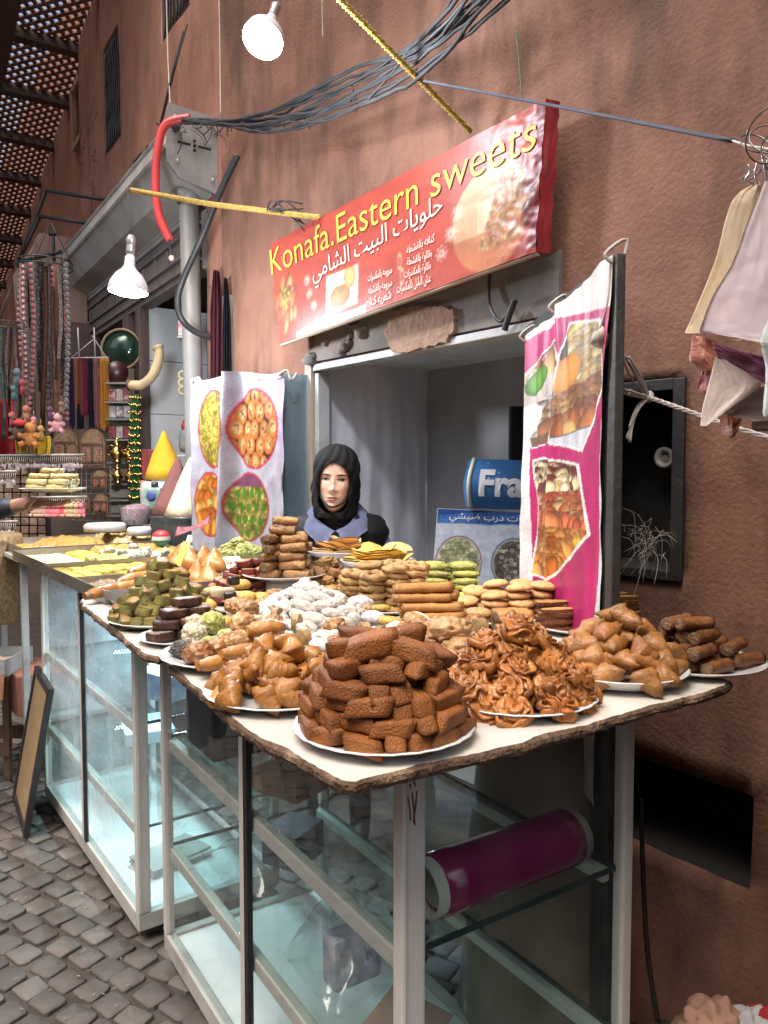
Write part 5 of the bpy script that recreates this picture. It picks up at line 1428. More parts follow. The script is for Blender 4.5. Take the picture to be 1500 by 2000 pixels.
def in_face(p):
    if p.y > -.012: return False
    z = p.z + .030
    hw = .060 if z < .02 else .060 * max(0, 1 - ((z - .02) / .078) ** 2) ** .5
    if z < -.04: hw = .060 * max(0, 1 - ((z + .04) / .062) ** 2) ** .5
    return abs(p.x) < hw
gg = [[hij_pt(i, j) for i in range(80)] for j in range(61)]
cut = []
vv = {}
for j in range(60):
    for i in range(80):
        q = [(j, i), (j, (i + 1) % 80), (j + 1, (i + 1) % 80), (j + 1, i)]
        if sum(in_face(gg[a][b]) for a, b in q) == 4: continue
        ks = []
        for k in q:
            if k not in vv:
                p = gg[k[0]][k[1]].copy()
                if in_face(p):      # pull the rim in to the face
                    f = face_at(max(-.06, min(.06, p.x)), max(-.112, min(.10, p.z))); p = V((p.x, min(p.y, f.y - .001) * .5 + f.y * .5 - .003, p.z))
                vv[k] = bm.verts.new(HD @ p)
            ks.append(vv[k])
        bm.faces.new(ks).smooth = True
bmesh.ops.solidify(bm, geom=list(bm.faces), thickness=.003)
hj = part('headscarf', bm, HIJ, wo)
bm = BM(); rim = []
for k in range(49):
    t = 2 * math.pi * k / 48; x = .0585 * math.sin(t); z = -.018 + (.083 if math.cos(t) > 0 else .085) * math.cos(t)
    f = face_at(x, max(-.119, z), .004); rim.append(HD @ V((f.x * 1.04, f.y, z)))
tube(bm, rim, .0042, 8, cap=False)
part('scarf_edge', bm, HIJ, hj)
bm = BM()
def drape(u, v):     # u round the neck, v downward
    a = 2 * math.pi * u - math.pi; c, s = math.sin(a), -math.cos(a)
    fr = max(0, -s)
    z = EYEZ - .092 - .042 * fr ** 2 - v * (.09 + .08 * fr ** 3) ; r = .086 - .016 * math.sin(v * 2.2) + (.03 * v * v) * (1 - fr)
    fold = .006 * math.sin(u * 31 + v * 5) + .004 * math.sin(v * 17 + u * 9)
    x = c * (r + fold) * (1 - .62 * v * fr ** 2); y = s * (r - .012 * fr * (1 - v) + .006 + fold) - .012 * fr * v
    return V((WOM.x + x, WOM.y + .012 + y, z))
sheet(bm, drape, 60, 24, thick=.004)
part('scarf_drape', bm, HIJ, hj)
# hoodie: trunk, sleeves, hood collar
def loft(bm, rings, n=48, cap=True):
    rg = []
    for (cx, cy, z, rx, ry, pw) in rings:
        r = []
        for i in range(n):
            a = 2 * math.pi * i / n; c, s = math.cos(a), math.sin(a)
            k = (abs(c) ** pw + abs(s) ** pw) ** (-1 / pw)
            r.append(bm.verts.new(V((cx + c * k * rx, cy + s * k * ry, z))))
        rg.append(r)
    for a, b in zip(rg[:-1], rg[1:]):
        for i in range(n): bm.faces.new((a[i], a[(i + 1) % n], b[(i + 1) % n], b[i])).smooth = True
    if cap: bm.faces.new(rg[0][::-1]); bm.faces.new(rg[-1])
    return rg
cx, cy = WOM.x + .004, WOM.y + .03
S = EYEZ - .122
bm = skin_mesh([(cx, cy, S - .62), (cx, cy, S - .30), (cx, cy, S - .13), (cx, cy + .005, S - .05),
                (cx - .128, cy, S - .088), (cx - .215, cy + .01, S - .22), (cx - .235, cy - .02, S - .40), (cx - .13, cy - .2, S - .50),
                (cx + .128, cy, S - .088), (cx + .215, cy + .01, S - .21), (cx + .26, cy - .01, S - .38), (cx + .15, cy - .2, S - .50)],
               [(0, 1), (1, 2), (2, 3), (2, 4), (4, 5), (5, 6), (6, 7), (2, 8), (8, 9), (9, 10), (10, 11)],
               [(.15, .09), (.145, .09), (.125, .08), (.06, .055), .058, .056, .050, .043, .058, .056, .050, .043], 1, 2)
jitter(bm, .010, 11)
jitter(bm, .006, 28)
part('hoodie', bm, HOOD, wo)
bm = BM()
def hoodc(u, v):     # open hood lying on the shoulders, its two fronts meeting in a V on the chest
    t = (u - .5) * 2; a = abs(t); sg_ = math.copysign(1, t)
    xi = sg_ * .080 * math.sin(math.pi * min(1, a)) ** .8; yi = .07 * math.cos(math.pi * a) - .045 * a ** 2; zi = -.055 - .03 * a - .075 * max(0, a - .45) / .55
    k = math.sin(math.pi * min(1, a * .96 + .02)) ** .6
    xo = sg_ * (.020 + .112 * k) * (1 if a < .97 else .8); yo = yi * 1.3 + (.02 if a < .5 else -.018); zo = zi - .030 - .016 * k - .028 * (a > .9) * (a - .9) * 10
    f = v; bul = .016 * math.sin(math.pi * v)
    x, y, z = xi + (xo - xi) * f, yi + (yo - yi) * f, zi + (zo - zi) * f + bul
    n_ = .004 * noise.noise(V((x * 30, y * 30, z * 30))) + .0025 * math.sin(u * 40 + v * 3)
    return V((cx - .002 + x, cy - .005 + y - n_, EYEZ - .040 + z + n_))
sheet(bm, hoodc, 60, 12, thick=.007)
jitter(bm, .003, 25)
part('hood', bm, HOOD, wo)
for sx in (-1, 1):
    bm = BM(); tube(bm, bez([V((cx + sx * .022, cy - .118, S - .125)), V((cx + sx * .03, cy - .128, S - .17)), V((cx + sx * .028, cy - .125, S - .24))], 6), .0022, 6); part('drawstring', bm, HOOD, wo)
# vest, open at the front
bm = BM()
def vest(sx):
    def fn(u, v):
        a0, a1 = (-RAD(66), RAD(95)) 
        a = a0 + (a1 - a0) * u
        z = S - .008 - .60 * v
        z -= 0
        rx = np.interp(v, [0, .015, .05, .12, .3, .6, 1], [.09, .15, .186, .200, .198, .19, .185]); ry = np.interp(v, [0, .1, .3, 1], [.070, .115, .135, .135])
        w = .004 * noise.noise(V((u * 6, v * 12, sx))) + .003 * math.sin(v * 60)
        xx = math.cos(a) * (rx + w); yy = math.sin(a) * (ry + w)
        return V((cx + sx * xx, cy + yy, z))
    return fn
for sx in (-1, 1): sheet(bm, vest(sx), 22, 34, thick=.006)
part('vest', bm, VEST, wo)
bm = skin_mesh([(cx, cy, S - .6), (cx - .08, cy, S - .72), (cx - .085, cy, .48), (cx - .085, cy + .01, .08), (cx - .085, cy - .1, .04), (cx + .08, cy, S - .72), (cx + .085, cy, .48), (cx + .085, cy + .01, .08), (cx + .085, cy - .1, .04)],
               [(0, 1), (1, 2), (2, 3), (3, 4), (0, 5), (5, 6), (6, 7), (7, 8)], [.12, .09, .06, .045, .035, .09, .06, .045, .035], 0, 1)
part('trousers', bm, VEST, wo)

# ---- a man at the edge of the picture holding a plate out
pl = at_y(104, 962, 3.0)      # middle of the plate's underside
JK = mat('dark navy jacket', (.012, .016, .028), (.02, .025, .04), 10, .55, .3, 40)
sk2 = mat('tanned hand skin', (.36, .2, .14), (.30, .16, .11), 18, .5, .1, 60, sss=.1)
mn = thing('person', 'person in dark navy jacket holding out a plate of filled pastries', 'person', (-2.02, 3.1, 0))
wr = at_y(50, 984, 3.02); el = at_y(-70, 1010, 3.1); shd = V((-1.98, 3.12, 1.50))
bm = skin_mesh([(-2.02, 3.12, .98), (-2.02, 3.12, 1.25), (-2.02, 3.12, 1.45), (-2.02, 3.10, 1.53), shd + V((.1, -.02, -.06)), el, wr.lerp(el, .12), (-2.2, 3.14, 1.44), (-2.26, 3.14, 1.2), (-2.22, 3.0, 1.0), (-2.1, 3.12, .75), (-2.1, 3.12, .1), (-1.95, 3.12, .75), (-1.95, 3.12, .1)],
               [(0, 1), (1, 2), (2, 3), (2, 4), (4, 5), (5, 6), (2, 7), (7, 8), (8, 9), (0, 10), (10, 11), (0, 12), (12, 13)],
               [(.17, .11), (.18, .12), (.16, .1), (.065, .06), .08, .062, .040, .08, .06, .05, .085, .05, .085, .05], 1, 2)
jitter(bm, .007, 14)
part('jacket', bm, JK, mn)
# one continuous body: head, neck, forearm and a hand of five bent fingers spread under the plate
u1 = (pl - wr); u1.z = 0; u1.normalize(); w1 = V((u1.y, -u1.x, 0))        # w1 points toward the camera
pc = wr + u1 * .075 + V((0, 0, .004))
pts = [wr.lerp(el, .3), wr, wr + u1 * .035, pc]; ed = [(0, 1), (1, 2), (2, 3)]; rd = [(.03, .03), (.026, .030), (.030, .024), (.040, .022)]
fing = []
for k, (off, ln_, dz) in enumerate(((.030, .085, .006), (.010, .095, .0), (-.011, .088, .0), (-.030, .068, .004))):
    b = len(pts); base = pc + u1 * .022 + w1 * off * .9
    pts += [base, base + u1 * ln_ * .42 + w1 * off * .25 + V((0, 0, -.006)), base + u1 * ln_ * .75 + w1 * off * .4 + V((0, 0, .002)), base + u1 * ln_ + w1 * off * .5 + V((0, 0, .012))]
    ed += [(3, b), (b, b + 1), (b + 1, b + 2), (b + 2, b + 3)]; rd += [.0105, .0095, .0085, .007]
b = len(pts); tb = wr + u1 * .03 + w1 * .03
pts += [tb, tb + u1 * .03 + w1 * .022 + V((0, 0, .012)), tb + u1 * .055 + w1 * .028 + V((0, 0, .026))]; ed += [(2, b), (b, b + 1), (b + 1, b + 2)]; rd += [.014, .0105, .008]
bm = skin_mesh(pts, ed, rd, 1, 2)
part('body', bm, sk2, mn)
hb = BM(); ball(hb, (-2.02, 3.08, 1.66), .1, 3, (.8, .95, 1.15)); tube(hb, [V((-2.02, 3.11, 1.50)), V((-2.02, 3.09, 1.6))], .052, 14)
part('head', hb, sk2, mn)
hb = BM(); ball(hb, (-2.02, 3.10, 1.69), .104, 3, (.83, .95, 1.08), amp=.1, fr=30); part('hair', hb, BROW, mn)
# ================================================================ plates and pastries
rp = random.Random(5)
PORC = mat('white glazed plate', (.64, .64, .63), (.58, .58, .57), 5, .18, coat=.3)
def plate_mesh(name, R, oval=1.0, flute=0.0, deep=.016):
    bm = BM()
    lathe(bm, [(.55 * R, 0), (.60 * R, .0), (.66 * R, .004), (.84 * R, .008), (1.0 * R, deep), (1.004 * R, deep + .0012), (.985 * R, deep + .0022), (.83 * R, .0115), (.66 * R, .007), (0.0005, .0065)], 72,
          Matrix.Diagonal((1, oval, 1, 1)), close=False, wob=(lambda a, z: flute * (1 if z > .012 else .2) * math.sin(a * 6.2832 * 24)) if flute else None)
    return to_mesh(name, bm, PORC)
PLR = plate_mesh('plate', .138, 1, .008); PLO = plate_mesh('plate', .138, .86, .0); PLD = plate_mesh('plate', .135, 1, .0, .026)
def put(mesh, name, label, cat, M, group=None):
    o = bpy.data.objects.new(name, mesh); COL.objects.link(o); o.matrix_basis = M
    o['label'] = label; o['category'] = cat
    if group: o['group'] = group
    return o
def at_t(px, py, z=None):
    return at_z(px, py, ZT if z is None else z)
def plate(c, r, label, mesh=PLR, rz=0.0, z=0.0):
    return put(mesh, 'plate', label, 'plate', T(c.x, c.y, c.z + .001 + z) @ RZ(rz) @ Matrix.Scale(r / .138, 4), 'plates of pastries')
def glaze(name, c1, c2, **k):
    a = dict(scale=28, rough=.38, bump=.35, bscale=160, coat=.0, spec=.36, rand=.2, sss=.04, edge=tuple(q * .5 for q in c2)); a.update(k)
    return mat(name, c1, c2, **a)
# ---- materials
MAKR = glaze('honeyed semolina crust', (.285, .098, .021), (.20, .064, .014), c3=(.105, .032, .009), thr=.62, rough=.5, bump=.7, bscale=330, coat=.0, spec=.35, speck=(.33, .155, .055), speck_scale=420, speck_thr=.22)
DATE = glaze('black date paste', (.018, .010, .008), (.03, .015, .010), rough=.35)
CHEB = glaze('glossy fried honey dough', (.50, .205, .052), (.36, .125, .03), c3=(.22, .065, .018), thr=.6, rough=.3, coat=.15, bump=.4, bscale=190, speck=(.46, .26, .10), speck_scale=230, speck_thr=.12)
BRI1 = glaze('golden fried pastry leaf', (.50, .235, .060), (.40, .165, .038), c3=(.28, .095, .024), thr=.6, rough=.36, coat=.08, scale=16, bump=.7, bscale=75, stretch=(1, 2.2, 1))
BRI2 = glaze('tan fried pastry leaf', (.45, .215, .070), (.35, .15, .044), c3=(.25, .09, .028), thr=.6, rough=.4, coat=.05, scale=18, bump=.8, bscale=80, speck=(.58, .38, .16), speck_scale=120, speck_thr=.10)
ROLL = glaze('dark fried roll', (.23, .10, .038), (.165, .064, .024), c3=(.09, .034, .015), thr=.58, rough=.4, scale=26, bump=.7, bscale=120)
NUTF = glaze('ground nut filling', (.33, .20, .10), (.16, .085, .038), scale=140, rough=.6, bump=1.2, bscale=260)
CIGR = glaze('nut crusted roll', (.50, .285, .12), (.36, .18, .064), c3=(.22, .10, .036), thr=.55, scale=30, bump=1.2, bscale=150, speck=(.52, .36, .19), speck_scale=170, speck_thr=.18)
SESR = glaze('sesame ring crust', (.58, .35, .135), (.47, .255, .085), scale=18, rough=.5, bump=1.2, bscale=260, speck=(.66, .50, .27), speck_scale=230, speck_thr=.3)
STIK = glaze('golden sesame stick', (.55, .285, .085), (.45, .205, .055), scale=14, rough=.42, bump=.5, bscale=90, speck=(.62, .42, .19), speck_scale=200, speck_thr=.14, c3=(.26, .11, .032))
CRAK = glaze('cracked pale biscuit', (.56, .345, .155), (.48, .27, .11), scale=10, rough=.55, bump=.6, bscale=70)
BISC = glaze('biscotti crumb', (.53, .30, .115), (.45, .235, .08), scale=30, rough=.6, bump=.6, bscale=120)
BISE = glaze('biscotti crust', (.25, .095, .034), (.16, .058, .022), scale=60, rough=.55, stretch=(30, 30, 1))
GREN = glaze('pistachio dusted crust', (.46, .45, .11), (.36, .37, .075), c3=(.46, .42, .20), scale=40, rough=.6, bump=1.2, bscale=200, speck=(.58, .55, .30), speck_scale=200)
REDB = glaze('deep red date cake', (.22, .036, .024), (.15, .024, .018), scale=50, rough=.5, bump=.8, bscale=170)
REDT = glaze('tan glazed top', (.44, .22, .105), (.35, .155, .072), scale=20, rough=.35, coat=.2)
BAKS = glaze('olive pistachio layers', (.27, .235, .05), (.165, .145, .032), scale=50, rough=.5, bump=1.2, bscale=190, c3=(.25, .20, .06), stretch=(1, 1, 2.5))
BAKT = glaze('shiny baklava top', (.50, .33, .125), (.36, .215, .072), scale=22, rough=.25, coat=.4)
CHOC = glaze('chocolate nut slab', (.085, .036, .020), (.05, .022, .014), c3=(.2, .085, .036), thr=.56, scale=60, rough=.4, bump=1.0, bscale=170)
ICE = glaze('pale glaze on chocolate', (.52, .47, .43), (.20, .13, .10), scale=16, rough=.35)
SUGR = glaze('icing sugar dust', (.56, .53, .485), (.47, .43, .385), scale=34, rough=.9, bump=.6, bscale=140, rand=.06, speck=(.55, .42, .3), speck_scale=60, speck_thr=.09)
GREYC = glaze('cracked grey sugared crust', (.74, .72, .73), (.34, .31, .315), scale=46, rough=.85, bump=1.3, bscale=90, rand=.06)
YELC = glaze('yellow butter biscuit', (.60, .39, .10), (.50, .29, .062), scale=14, rough=.5, bump=.3)
ALMD = glaze('chopped almond coat', (.47, .27, .115), (.30, .135, .048), scale=70, rough=.45, bump=1.5, bscale=130, speck=(.60, .42, .23), speck_scale=90, speck_thr=.28)
PEAN = glaze('caramel peanut coat', (.37, .155, .048), (.24, .085, .026), scale=50, rough=.3, coat=.3, bump=1.4, bscale=110, speck=(.50, .27, .11), speck_scale=75, speck_thr=.3)
LIME = glaze('pale green coconut coat', (.46, .47, .145), (.36, .40, .085), scale=60, rough=.7, bump=1.5, bscale=150, speck=(.62, .62, .36), speck_scale=130)
BLKS = glaze('dark poppy seed coat', (.045, .04, .036), (.12, .10, .085), scale=80, rough=.6, bump=1.3, bscale=220, speck=(.45, .4, .33), speck_scale=170, speck_thr=.2)
PANC = glaze('yellow folded pancake', (.74, .52, .17), (.68, .43, .11), scale=12, rough=.5, bump=.2, sss=.15, edge=None)
PANE = glaze('pale folded crescent', (.72, .50, .25), (.66, .42, .18), scale=12, rough=.5, bump=.25, edge=None)
DARKC = glaze('half dipped chocolate', (.05, .03, .022), (.03, .018, .014), rough=.25, coat=.3)
FILO = glaze('orange filo sheet', (.54, .27, .075), (.42, .18, .045), scale=12, rough=.32, coat=.2, bump=.3, bscale=40, c3=(.33, .125, .032))
# ---- shapes
def rbox(lx, ly, lz, bev, m, cap=None, seed=0, amp=.0016, fr=70, slant=0.0, top=None, cuts=3, arch=0.0):
    bm = BM(); box(bm, -lx / 2, lx / 2, -ly / 2, ly / 2, 0, lz)
    bmesh.ops.subdivide_edges(bm, edges=list(bm.edges), cuts=cuts, use_grid_fill=True)
    for v in bm.verts:      # round the box
        h = V((lx / 2 - bev, ly / 2 - bev, lz / 2 - bev)); p = v.co - V((0, 0, lz / 2))
        q = V((max(-h.x, min(h.x, p.x)), max(-h.y, min(h.y, p.y)), max(-h.z, min(h.z, p.z))))
        d = p - q
        if d.length > 1e-6: p = q + d.normalized() * min(d.length, bev)
        p.z += arch * (1 - (2 * p.x / lx) ** 2); p.x += slant * p.z / lz + slant * .8 * p.y / ly
        v.co = p + V((0, 0, lz / 2))
    bm.normal_update()
    for f in bm.faces:
        f.smooth = True
        if cap and abs(f.normal.x) > .8 and abs(f.calc_center_median().z - lz / 2) < lz * .2 and abs(f.calc_center_median().y) < ly * .3: f.material_index = 1
        if top and f.normal.z > .6: f.material_index = 1
    jitter(bm, amp, fr, seed); jitter(bm, amp * .6, fr * 3, seed)
    return to_mesh('pastry', bm, [m] + ([cap] if cap else []) + ([top] if top else []))
def tri(e, th, m, seed, puff=1.0, fold=True):
    bm = BM(); n = 9; r = random.Random(seed)
    A, B, C = V((0, e * .62, 0)), V((-e * .52, -e * .33, 0)), V((e * .52, -e * .33, 0))
    A += V((r.uniform(-.1, .1) * e, 0, 0))
    for side in (1, -1):
        g = {}
        for i in range(n + 1):
            for j in range(n + 1 - i):
                b1, b2, b3 = i / n, j / n, 1 - i / n - j / n
                p = A * b1 + B * b2 + C * b3
                ed = min(b1, b2, b3) * 3
                ctr = V((0, 0, 0)); p = p.lerp(ctr, .08 * (1 - ed) * (max(b1, b2, b3) > .85))
                z = th / 2 * (max(0, ed) ** .45) * puff + th * .12
                if fold and side > 0: z += th * .22 * math.exp(-((b1 - b2 * .9) / .10) ** 2) * (b3 < .75) - th * .10 * math.exp(-((b2 - b3) / .08) ** 2)
                g[i, j] = bm.verts.new(V((p.x, p.y, side * z)))
        for i in range(n):
            for j in range(n - i):
                bm.faces.new((g[i, j], g[i + 1, j], g[i, j + 1])).smooth = True
                if i + j < n - 1: bm.faces.new((g[i + 1, j], g[i + 1, j + 1], g[i, j + 1])).smooth = True
        if side == 1: g1 = g
        else: g2_ = g
    def rim(): 
        return [(i, 0) for i in range(n)] + [(n - j, j) for j in range(n)] + [(0, n - k) for k in range(n)]
    R = rim()
    for k in range(len(R)):
        a, b = R[k], R[(k + 1) % len(R)]
        bm.faces.new((g1[a], g1[b], g2_[b], g2_[a])).smooth = True
    jitter(bm, .0035, 30, seed); jitter(bm, .0012, 110, seed)
    for v in bm.verts: v.co.z += th * .62
    return to_mesh('pastry', bm, m)
def roll(L, r, m, end=None, seed=0, n=18, amp=.0016, flat=.92, taper=0.0, fr=60):
    bm = BM(); k = 12
    pr = [(r * .55, -L / 2)] + [(r * (1 - taper * abs(2 * i / k - 1) ** 2), -L / 2 + L * i / k) for i in range(k + 1)] + [(r * .55, L / 2)]
    lathe(bm, pr, n, RY(math.pi / 2) , close=True)
    bm.normal_update()
    for f in bm.faces:
        if end and abs(f.normal.x) > .7: f.material_index = 1
    for v in bm.verts: v.co.z *= flat
    jitter(bm, amp, fr, seed); jitter(bm, amp * .7, fr * 3, seed)
    for v in bm.verts: v.co.z += r * flat
    return to_mesh('pastry', bm, [m] + ([end] if end else []))
def torus(R, r, m, tw=0, seed=0, flat=.8, oval=1.0):
    bm = BM(); n, k = 44, 12
    g = []
    for i in range(n):
        a = 2 * math.pi * i / n; row = []
        for j in range(k):
            b = 2 * math.pi * j / k
            rr_ = r * (1 + (.24 * math.cos(2 * b + tw * a) if tw else 0))
            row.append(bm.verts.new(V(((R + rr_ * math.cos(b)) * math.cos(a) * oval, (R + rr_ * math.cos(b)) * math.sin(a), rr_ * math.sin(b) * flat + r * flat))))
        g.append(row)
    for i in range(n):
        for j in range(k): bm.faces.new((g[i][j], g[(i + 1) % n][j], g[(i + 1) % n][(j + 1) % k], g[i][(j + 1) % k])).smooth = True
    jitter(bm, .0016, 60, seed); jitter(bm, .0012, 200, seed)
    return to_mesh('pastry', bm, m)
def cookie(r, h, m, seed=0, flute=0, crack=0.0, dimple=0.0, amp=.0012, oval=1.0, under=.45, m2=None):
    bm = BM(); N_ = 40; rows = 12
    prof = [(.86, 0), (1.0, under * .35), (1.0, under * .7)] + [(math.cos(x) , under * .7 + (1 - under * .7) * math.sin(x)) for x in [math.pi / 2 * q / rows for q in range(1, rows)]] + [(.01, 1.0)]
    lathe(bm, [(max(.0004, a * r), b * h - (dimple * h * math.exp(-(a / .3) ** 2))) for a, b in prof], N_, Matrix.Diagonal((oval, 1, 1, 1)), wob=(lambda a, z: flute * math.sin(a * 6.2832 * 14) * (1 if z > .001 else .6)) if flute else None)
    if crack:
        for v in bm.verts:
            c = noise.voronoi(v.co * 46 + V((seed * 5.3, 0, 0)))[0]; v.co.z -= crack * max(0, 1 - (c[1] - c[0]) * 7) * (v.co.z / h)
    jitter(bm, amp, 55, seed); jitter(bm, amp * .6, 170, seed)
    bm.normal_update()
    if m2:
        for f in bm.faces:
            if f.calc_center_median().x * (1 if seed % 2 else -1) > .004: f.material_index = 1
    return to_mesh('pastry', bm, [m] + ([m2] if m2 else []))
def lump(r, sc, m, seed, amp=.25, fr=30):
    bm = BM(); ball(bm, (0, 0, 0), r, 4, sc, amp=amp, fr=fr, seed=seed); jitter(bm, r * .09, 1.6 / r, seed)
    for v in bm.verts: v.co.z += r * sc[2] * .92
    return to_mesh('pastry', bm, m)
def rose(m, seed):       # looped fried ribbon, wound like a rose
    bm = BM(); r = random.Random(seed)
    def ribbon(R, ax, c, w, ph, op, wav):
        q = V((0, 0, 1)).rotation_difference(ax.normalized()); n = 44; g = []; fq = r.choice((3, 4, 5))
        for i in range(n + 1):
            f = i / n; a = op * f + ph; rr_ = R * (1 + wav * math.sin(fq * a + ph)) * (1 - .18 * f); zz = .004 * math.sin(2 * a + ph) + .003 * math.sin(5 * a); row = []
            for (u, v_) in ((-w, 0), (-w * .7, -.0026), (w * .7, -.0026), (w, 0), (w * .7, .0034), (-w * .7, .0034)):
                ruf = .0016 * math.sin(a * 9 + ph) * abs(u) / w
                row.append(bm.verts.new(c + q @ V((math.cos(a) * (rr_ + v_ + ruf), math.sin(a) * (rr_ + v_ + ruf), zz + u))))
            g.append(row)
        for i in range(n):
            for j in range(6): bm.faces.new((g[i][j], g[i + 1][j], g[i + 1][(j + 1) % 6], g[i][(j + 1) % 6])).smooth = True
        bm.faces.new(g[0]); bm.faces.new(g[-1][::-1])
    vs = ball(bm, (0, 0, 0), .031, 5, (1, r.uniform(.8, 1), .56)); ph = r.uniform(0, 6); pit = r.uniform(.0085, .0115); hand = r.choice((-1, 1)); ox, oy = r.uniform(-.007, .007), r.uniform(-.007, .007)
    for v in vs:
        p = v.co.copy(); q = noise.noise_vector(p * 42 + V((seed * 4.1, 0, 0))) * .0075
        x, y = p.x + q.x + ox, p.y + q.y + oy; rho = math.hypot(x, y); th = math.atan2(y, x)
        g = math.sin(6.2832 * rho / pit + hand * th + ph); n = p.normalized()
        v.co = p + n * (.0046 * (abs(g) ** .6 * math.copysign(1, g)) + .005 * noise.noise(p * 60 + V((seed, 3, 0)))) + V((0, 0, .006 * noise.noise(V((th * 1.2, seed, 0)))))
        v.co.z += .015
    for k in range(3): ribbon(r.uniform(.020, .027), V((r.uniform(-.8, .8), r.uniform(-.8, .8), 1)), V((r.uniform(-.008, .008), r.uniform(-.008, .008), r.uniform(.012, .022))), r.uniform(.006, .010), r.uniform(0, 6), r.uniform(3, 5), .16)
    jitter(bm, .0016, 90, seed); jitter(bm, .0008, 220, seed)
    for v in bm.verts: v.co.z = max(-.004, v.co.z)
    return to_mesh('pastry', bm, m)
def half(r, th, m, seed):
    bm = BM()
    def fn(u, v):
        a = math.pi * u; q = v * r * (1 + .05 * noise.noise(V((u * 5, seed, 0)))); return V((q * math.cos(a), q * math.sin(a), 0))
    for s in (1, -1):
        sheet(bm, lambda u, v, s=s: fn(u, v) + V((0, 0, s * th * (.25 + .75 * (1 - v) ** .5 * 1) * (.35 + .65 * math.sin(math.pi * max(.02, min(.98, u)))) + th)), 18, 8)
    bmesh.ops.remove_doubles(bm, verts=bm.verts, dist=.0004)
    jitter(bm, .002, 40, seed)
    return to_mesh('pastry', bm, m)
def slice_(L, W, th, m, e, seed):
    bm = BM(); N_ = 40; pts = []
    for k in range(N_):
        a = 2 * math.pi * k / N_; w = 1 + .035 * math.sin(k * 2.1 + seed)
        pts.append((math.copysign(abs(math.cos(a)) ** .8, math.cos(a)) * L / 2 * w, math.copysign(abs(math.sin(a)) ** .8, math.sin(a)) * W / 2 * w))
    prism(bm, pts, 0, th)
    bm.normal_update()
    for f in bm.faces:
        if abs(f.normal.z) < .5: f.material_index = 1
    jitter(bm, .0012, 40, seed)
    return to_mesh('pastry', bm, [m, e], smooth=False)
# ---- heaps
def R3(yaw, pitch=0, roll_=0): return RZ(yaw) @ RX(pitch) @ RY(roll_)
def heap(c, R, H, name, meshes, what, where, cat, size, layers, orient, group, z0=.009, power=1.0, sq=1.0, jit=.25, scale=(.92, 1.08), step=None, inner=True, topfill=True):
    """pieces set ring upon ring, each ring smaller than the one it rests on"""
    dz = H / layers; nm = ('lowest', 'second', 'third', 'fourth', 'fifth', 'sixth', 'seventh', 'eighth', 'ninth')
    cnt = 0
    for k in range(layers):
        f = k / max(1, layers - 1); r = R * (1 - f ** power * .86) if layers > 1 else R
        rings = [r]
        while inner and rings[-1] > size * .9 and len(rings) < (3 if k < layers - 1 else 6): rings.append(rings[-1] - size * .95)
        if topfill and k == layers - 1: rings.append(0.0)
        for q, rr_ in enumerate(rings):
            n = max(1, int(2 * math.pi * max(rr_, .0001) / (step or size))); a0 = rp.uniform(0, 6.28)
            for i in range(n):
                a = a0 + 2 * math.pi * (i + rp.uniform(-jit, jit) * .5) / n
                rj = rr_ + rp.uniform(-jit, jit) * size * .3
                p = V((c.x + math.cos(a) * rj, c.y + math.sin(a) * rj * sq, c.z + z0 + k * dz + rp.uniform(-.12, .12) * dz + (dz * .25 if q else 0)))
                lab = f'{what}, {nm[min(k, 8)] if k < layers - 1 else "topmost"} layer {where}'
                M = T(*p) @ orient(a, k, q, f) @ Matrix.Scale(rp.uniform(*scale), 4)
                put(rp.choice(meshes), name, lab, cat, M, f'{group}, {"topmost" if k == layers - 1 else nm[min(k, 8)]} layer'); cnt += 1
    return cnt
rot = lambda s: rp.uniform(-s, s)

# 1 dark date bars, front
c1 = V((.0, 1.166, ZT)); plate(c1, .140, 'fluted white plate under the tall stack of dark date bars')
mk = [rbox(.060, .0325, .0255, .004, MAKR, None, s, .0006, 40, slant=.010 * (1 if s % 2 else -1), cuts=4, arch=.002) for s in range(6)] + [rbox(.046, .031, .026, .005, MAKR, None, 9, .0016, 60, slant=.012, cuts=4)]
G = 'dark date bars on the front plate'
ringR = [.110, .105, .098, .089, .078]
lname = ('lowest', 'second', 'third', 'fourth', 'fifth', 'topmost')
BH = .0228
for k in range(5):
    z = c1.z + .010 + BH * k; r = ringR[k]; a = rp.uniform(0, 1); end = a + 6.2832
    while a < end - .2:
        if k and rp.random() < .09: a += rp.uniform(.2, .35); continue
        tang = rp.random() < (.55 if k else .6)
        w = (.054 if tang else .0325) / r * .97
        am = a + w / 2; rr_ = r + rot(.009) - (.0 if tang else .010)
        M = T(c1.x + rr_ * math.cos(am), c1.y + rr_ * math.sin(am), z + rot(.003)) @ RZ(am + (math.pi / 2 if tang else 0) + rot(.26)) @ RX(rot(.11)) @ RY(rot(.14)) @ Matrix.Scale(rp.uniform(.92, 1.12), 4)
        put(rp.choice(mk), 'date_bar', f'dark brown date-filled semolina bar in the {lname[k]} ring of the front stack', 'pastry', M, G + ', ' + lname[k] + ' ring')
        a += w * rp.uniform(.98, 1.06)
    for i in range(7):
        aa = i * .9 + k; q = max(0, r - .048); put(mk[i % 7], 'date_bar', f'date-filled semolina bar inside the {lname[k]} ring of the front stack', 'pastry', T(c1.x + q * math.cos(aa), c1.y + q * math.sin(aa), z + .004 * (k == 4)) @ RZ(aa + 1.2), G + ', inside the ' + lname[k] + ' ring')
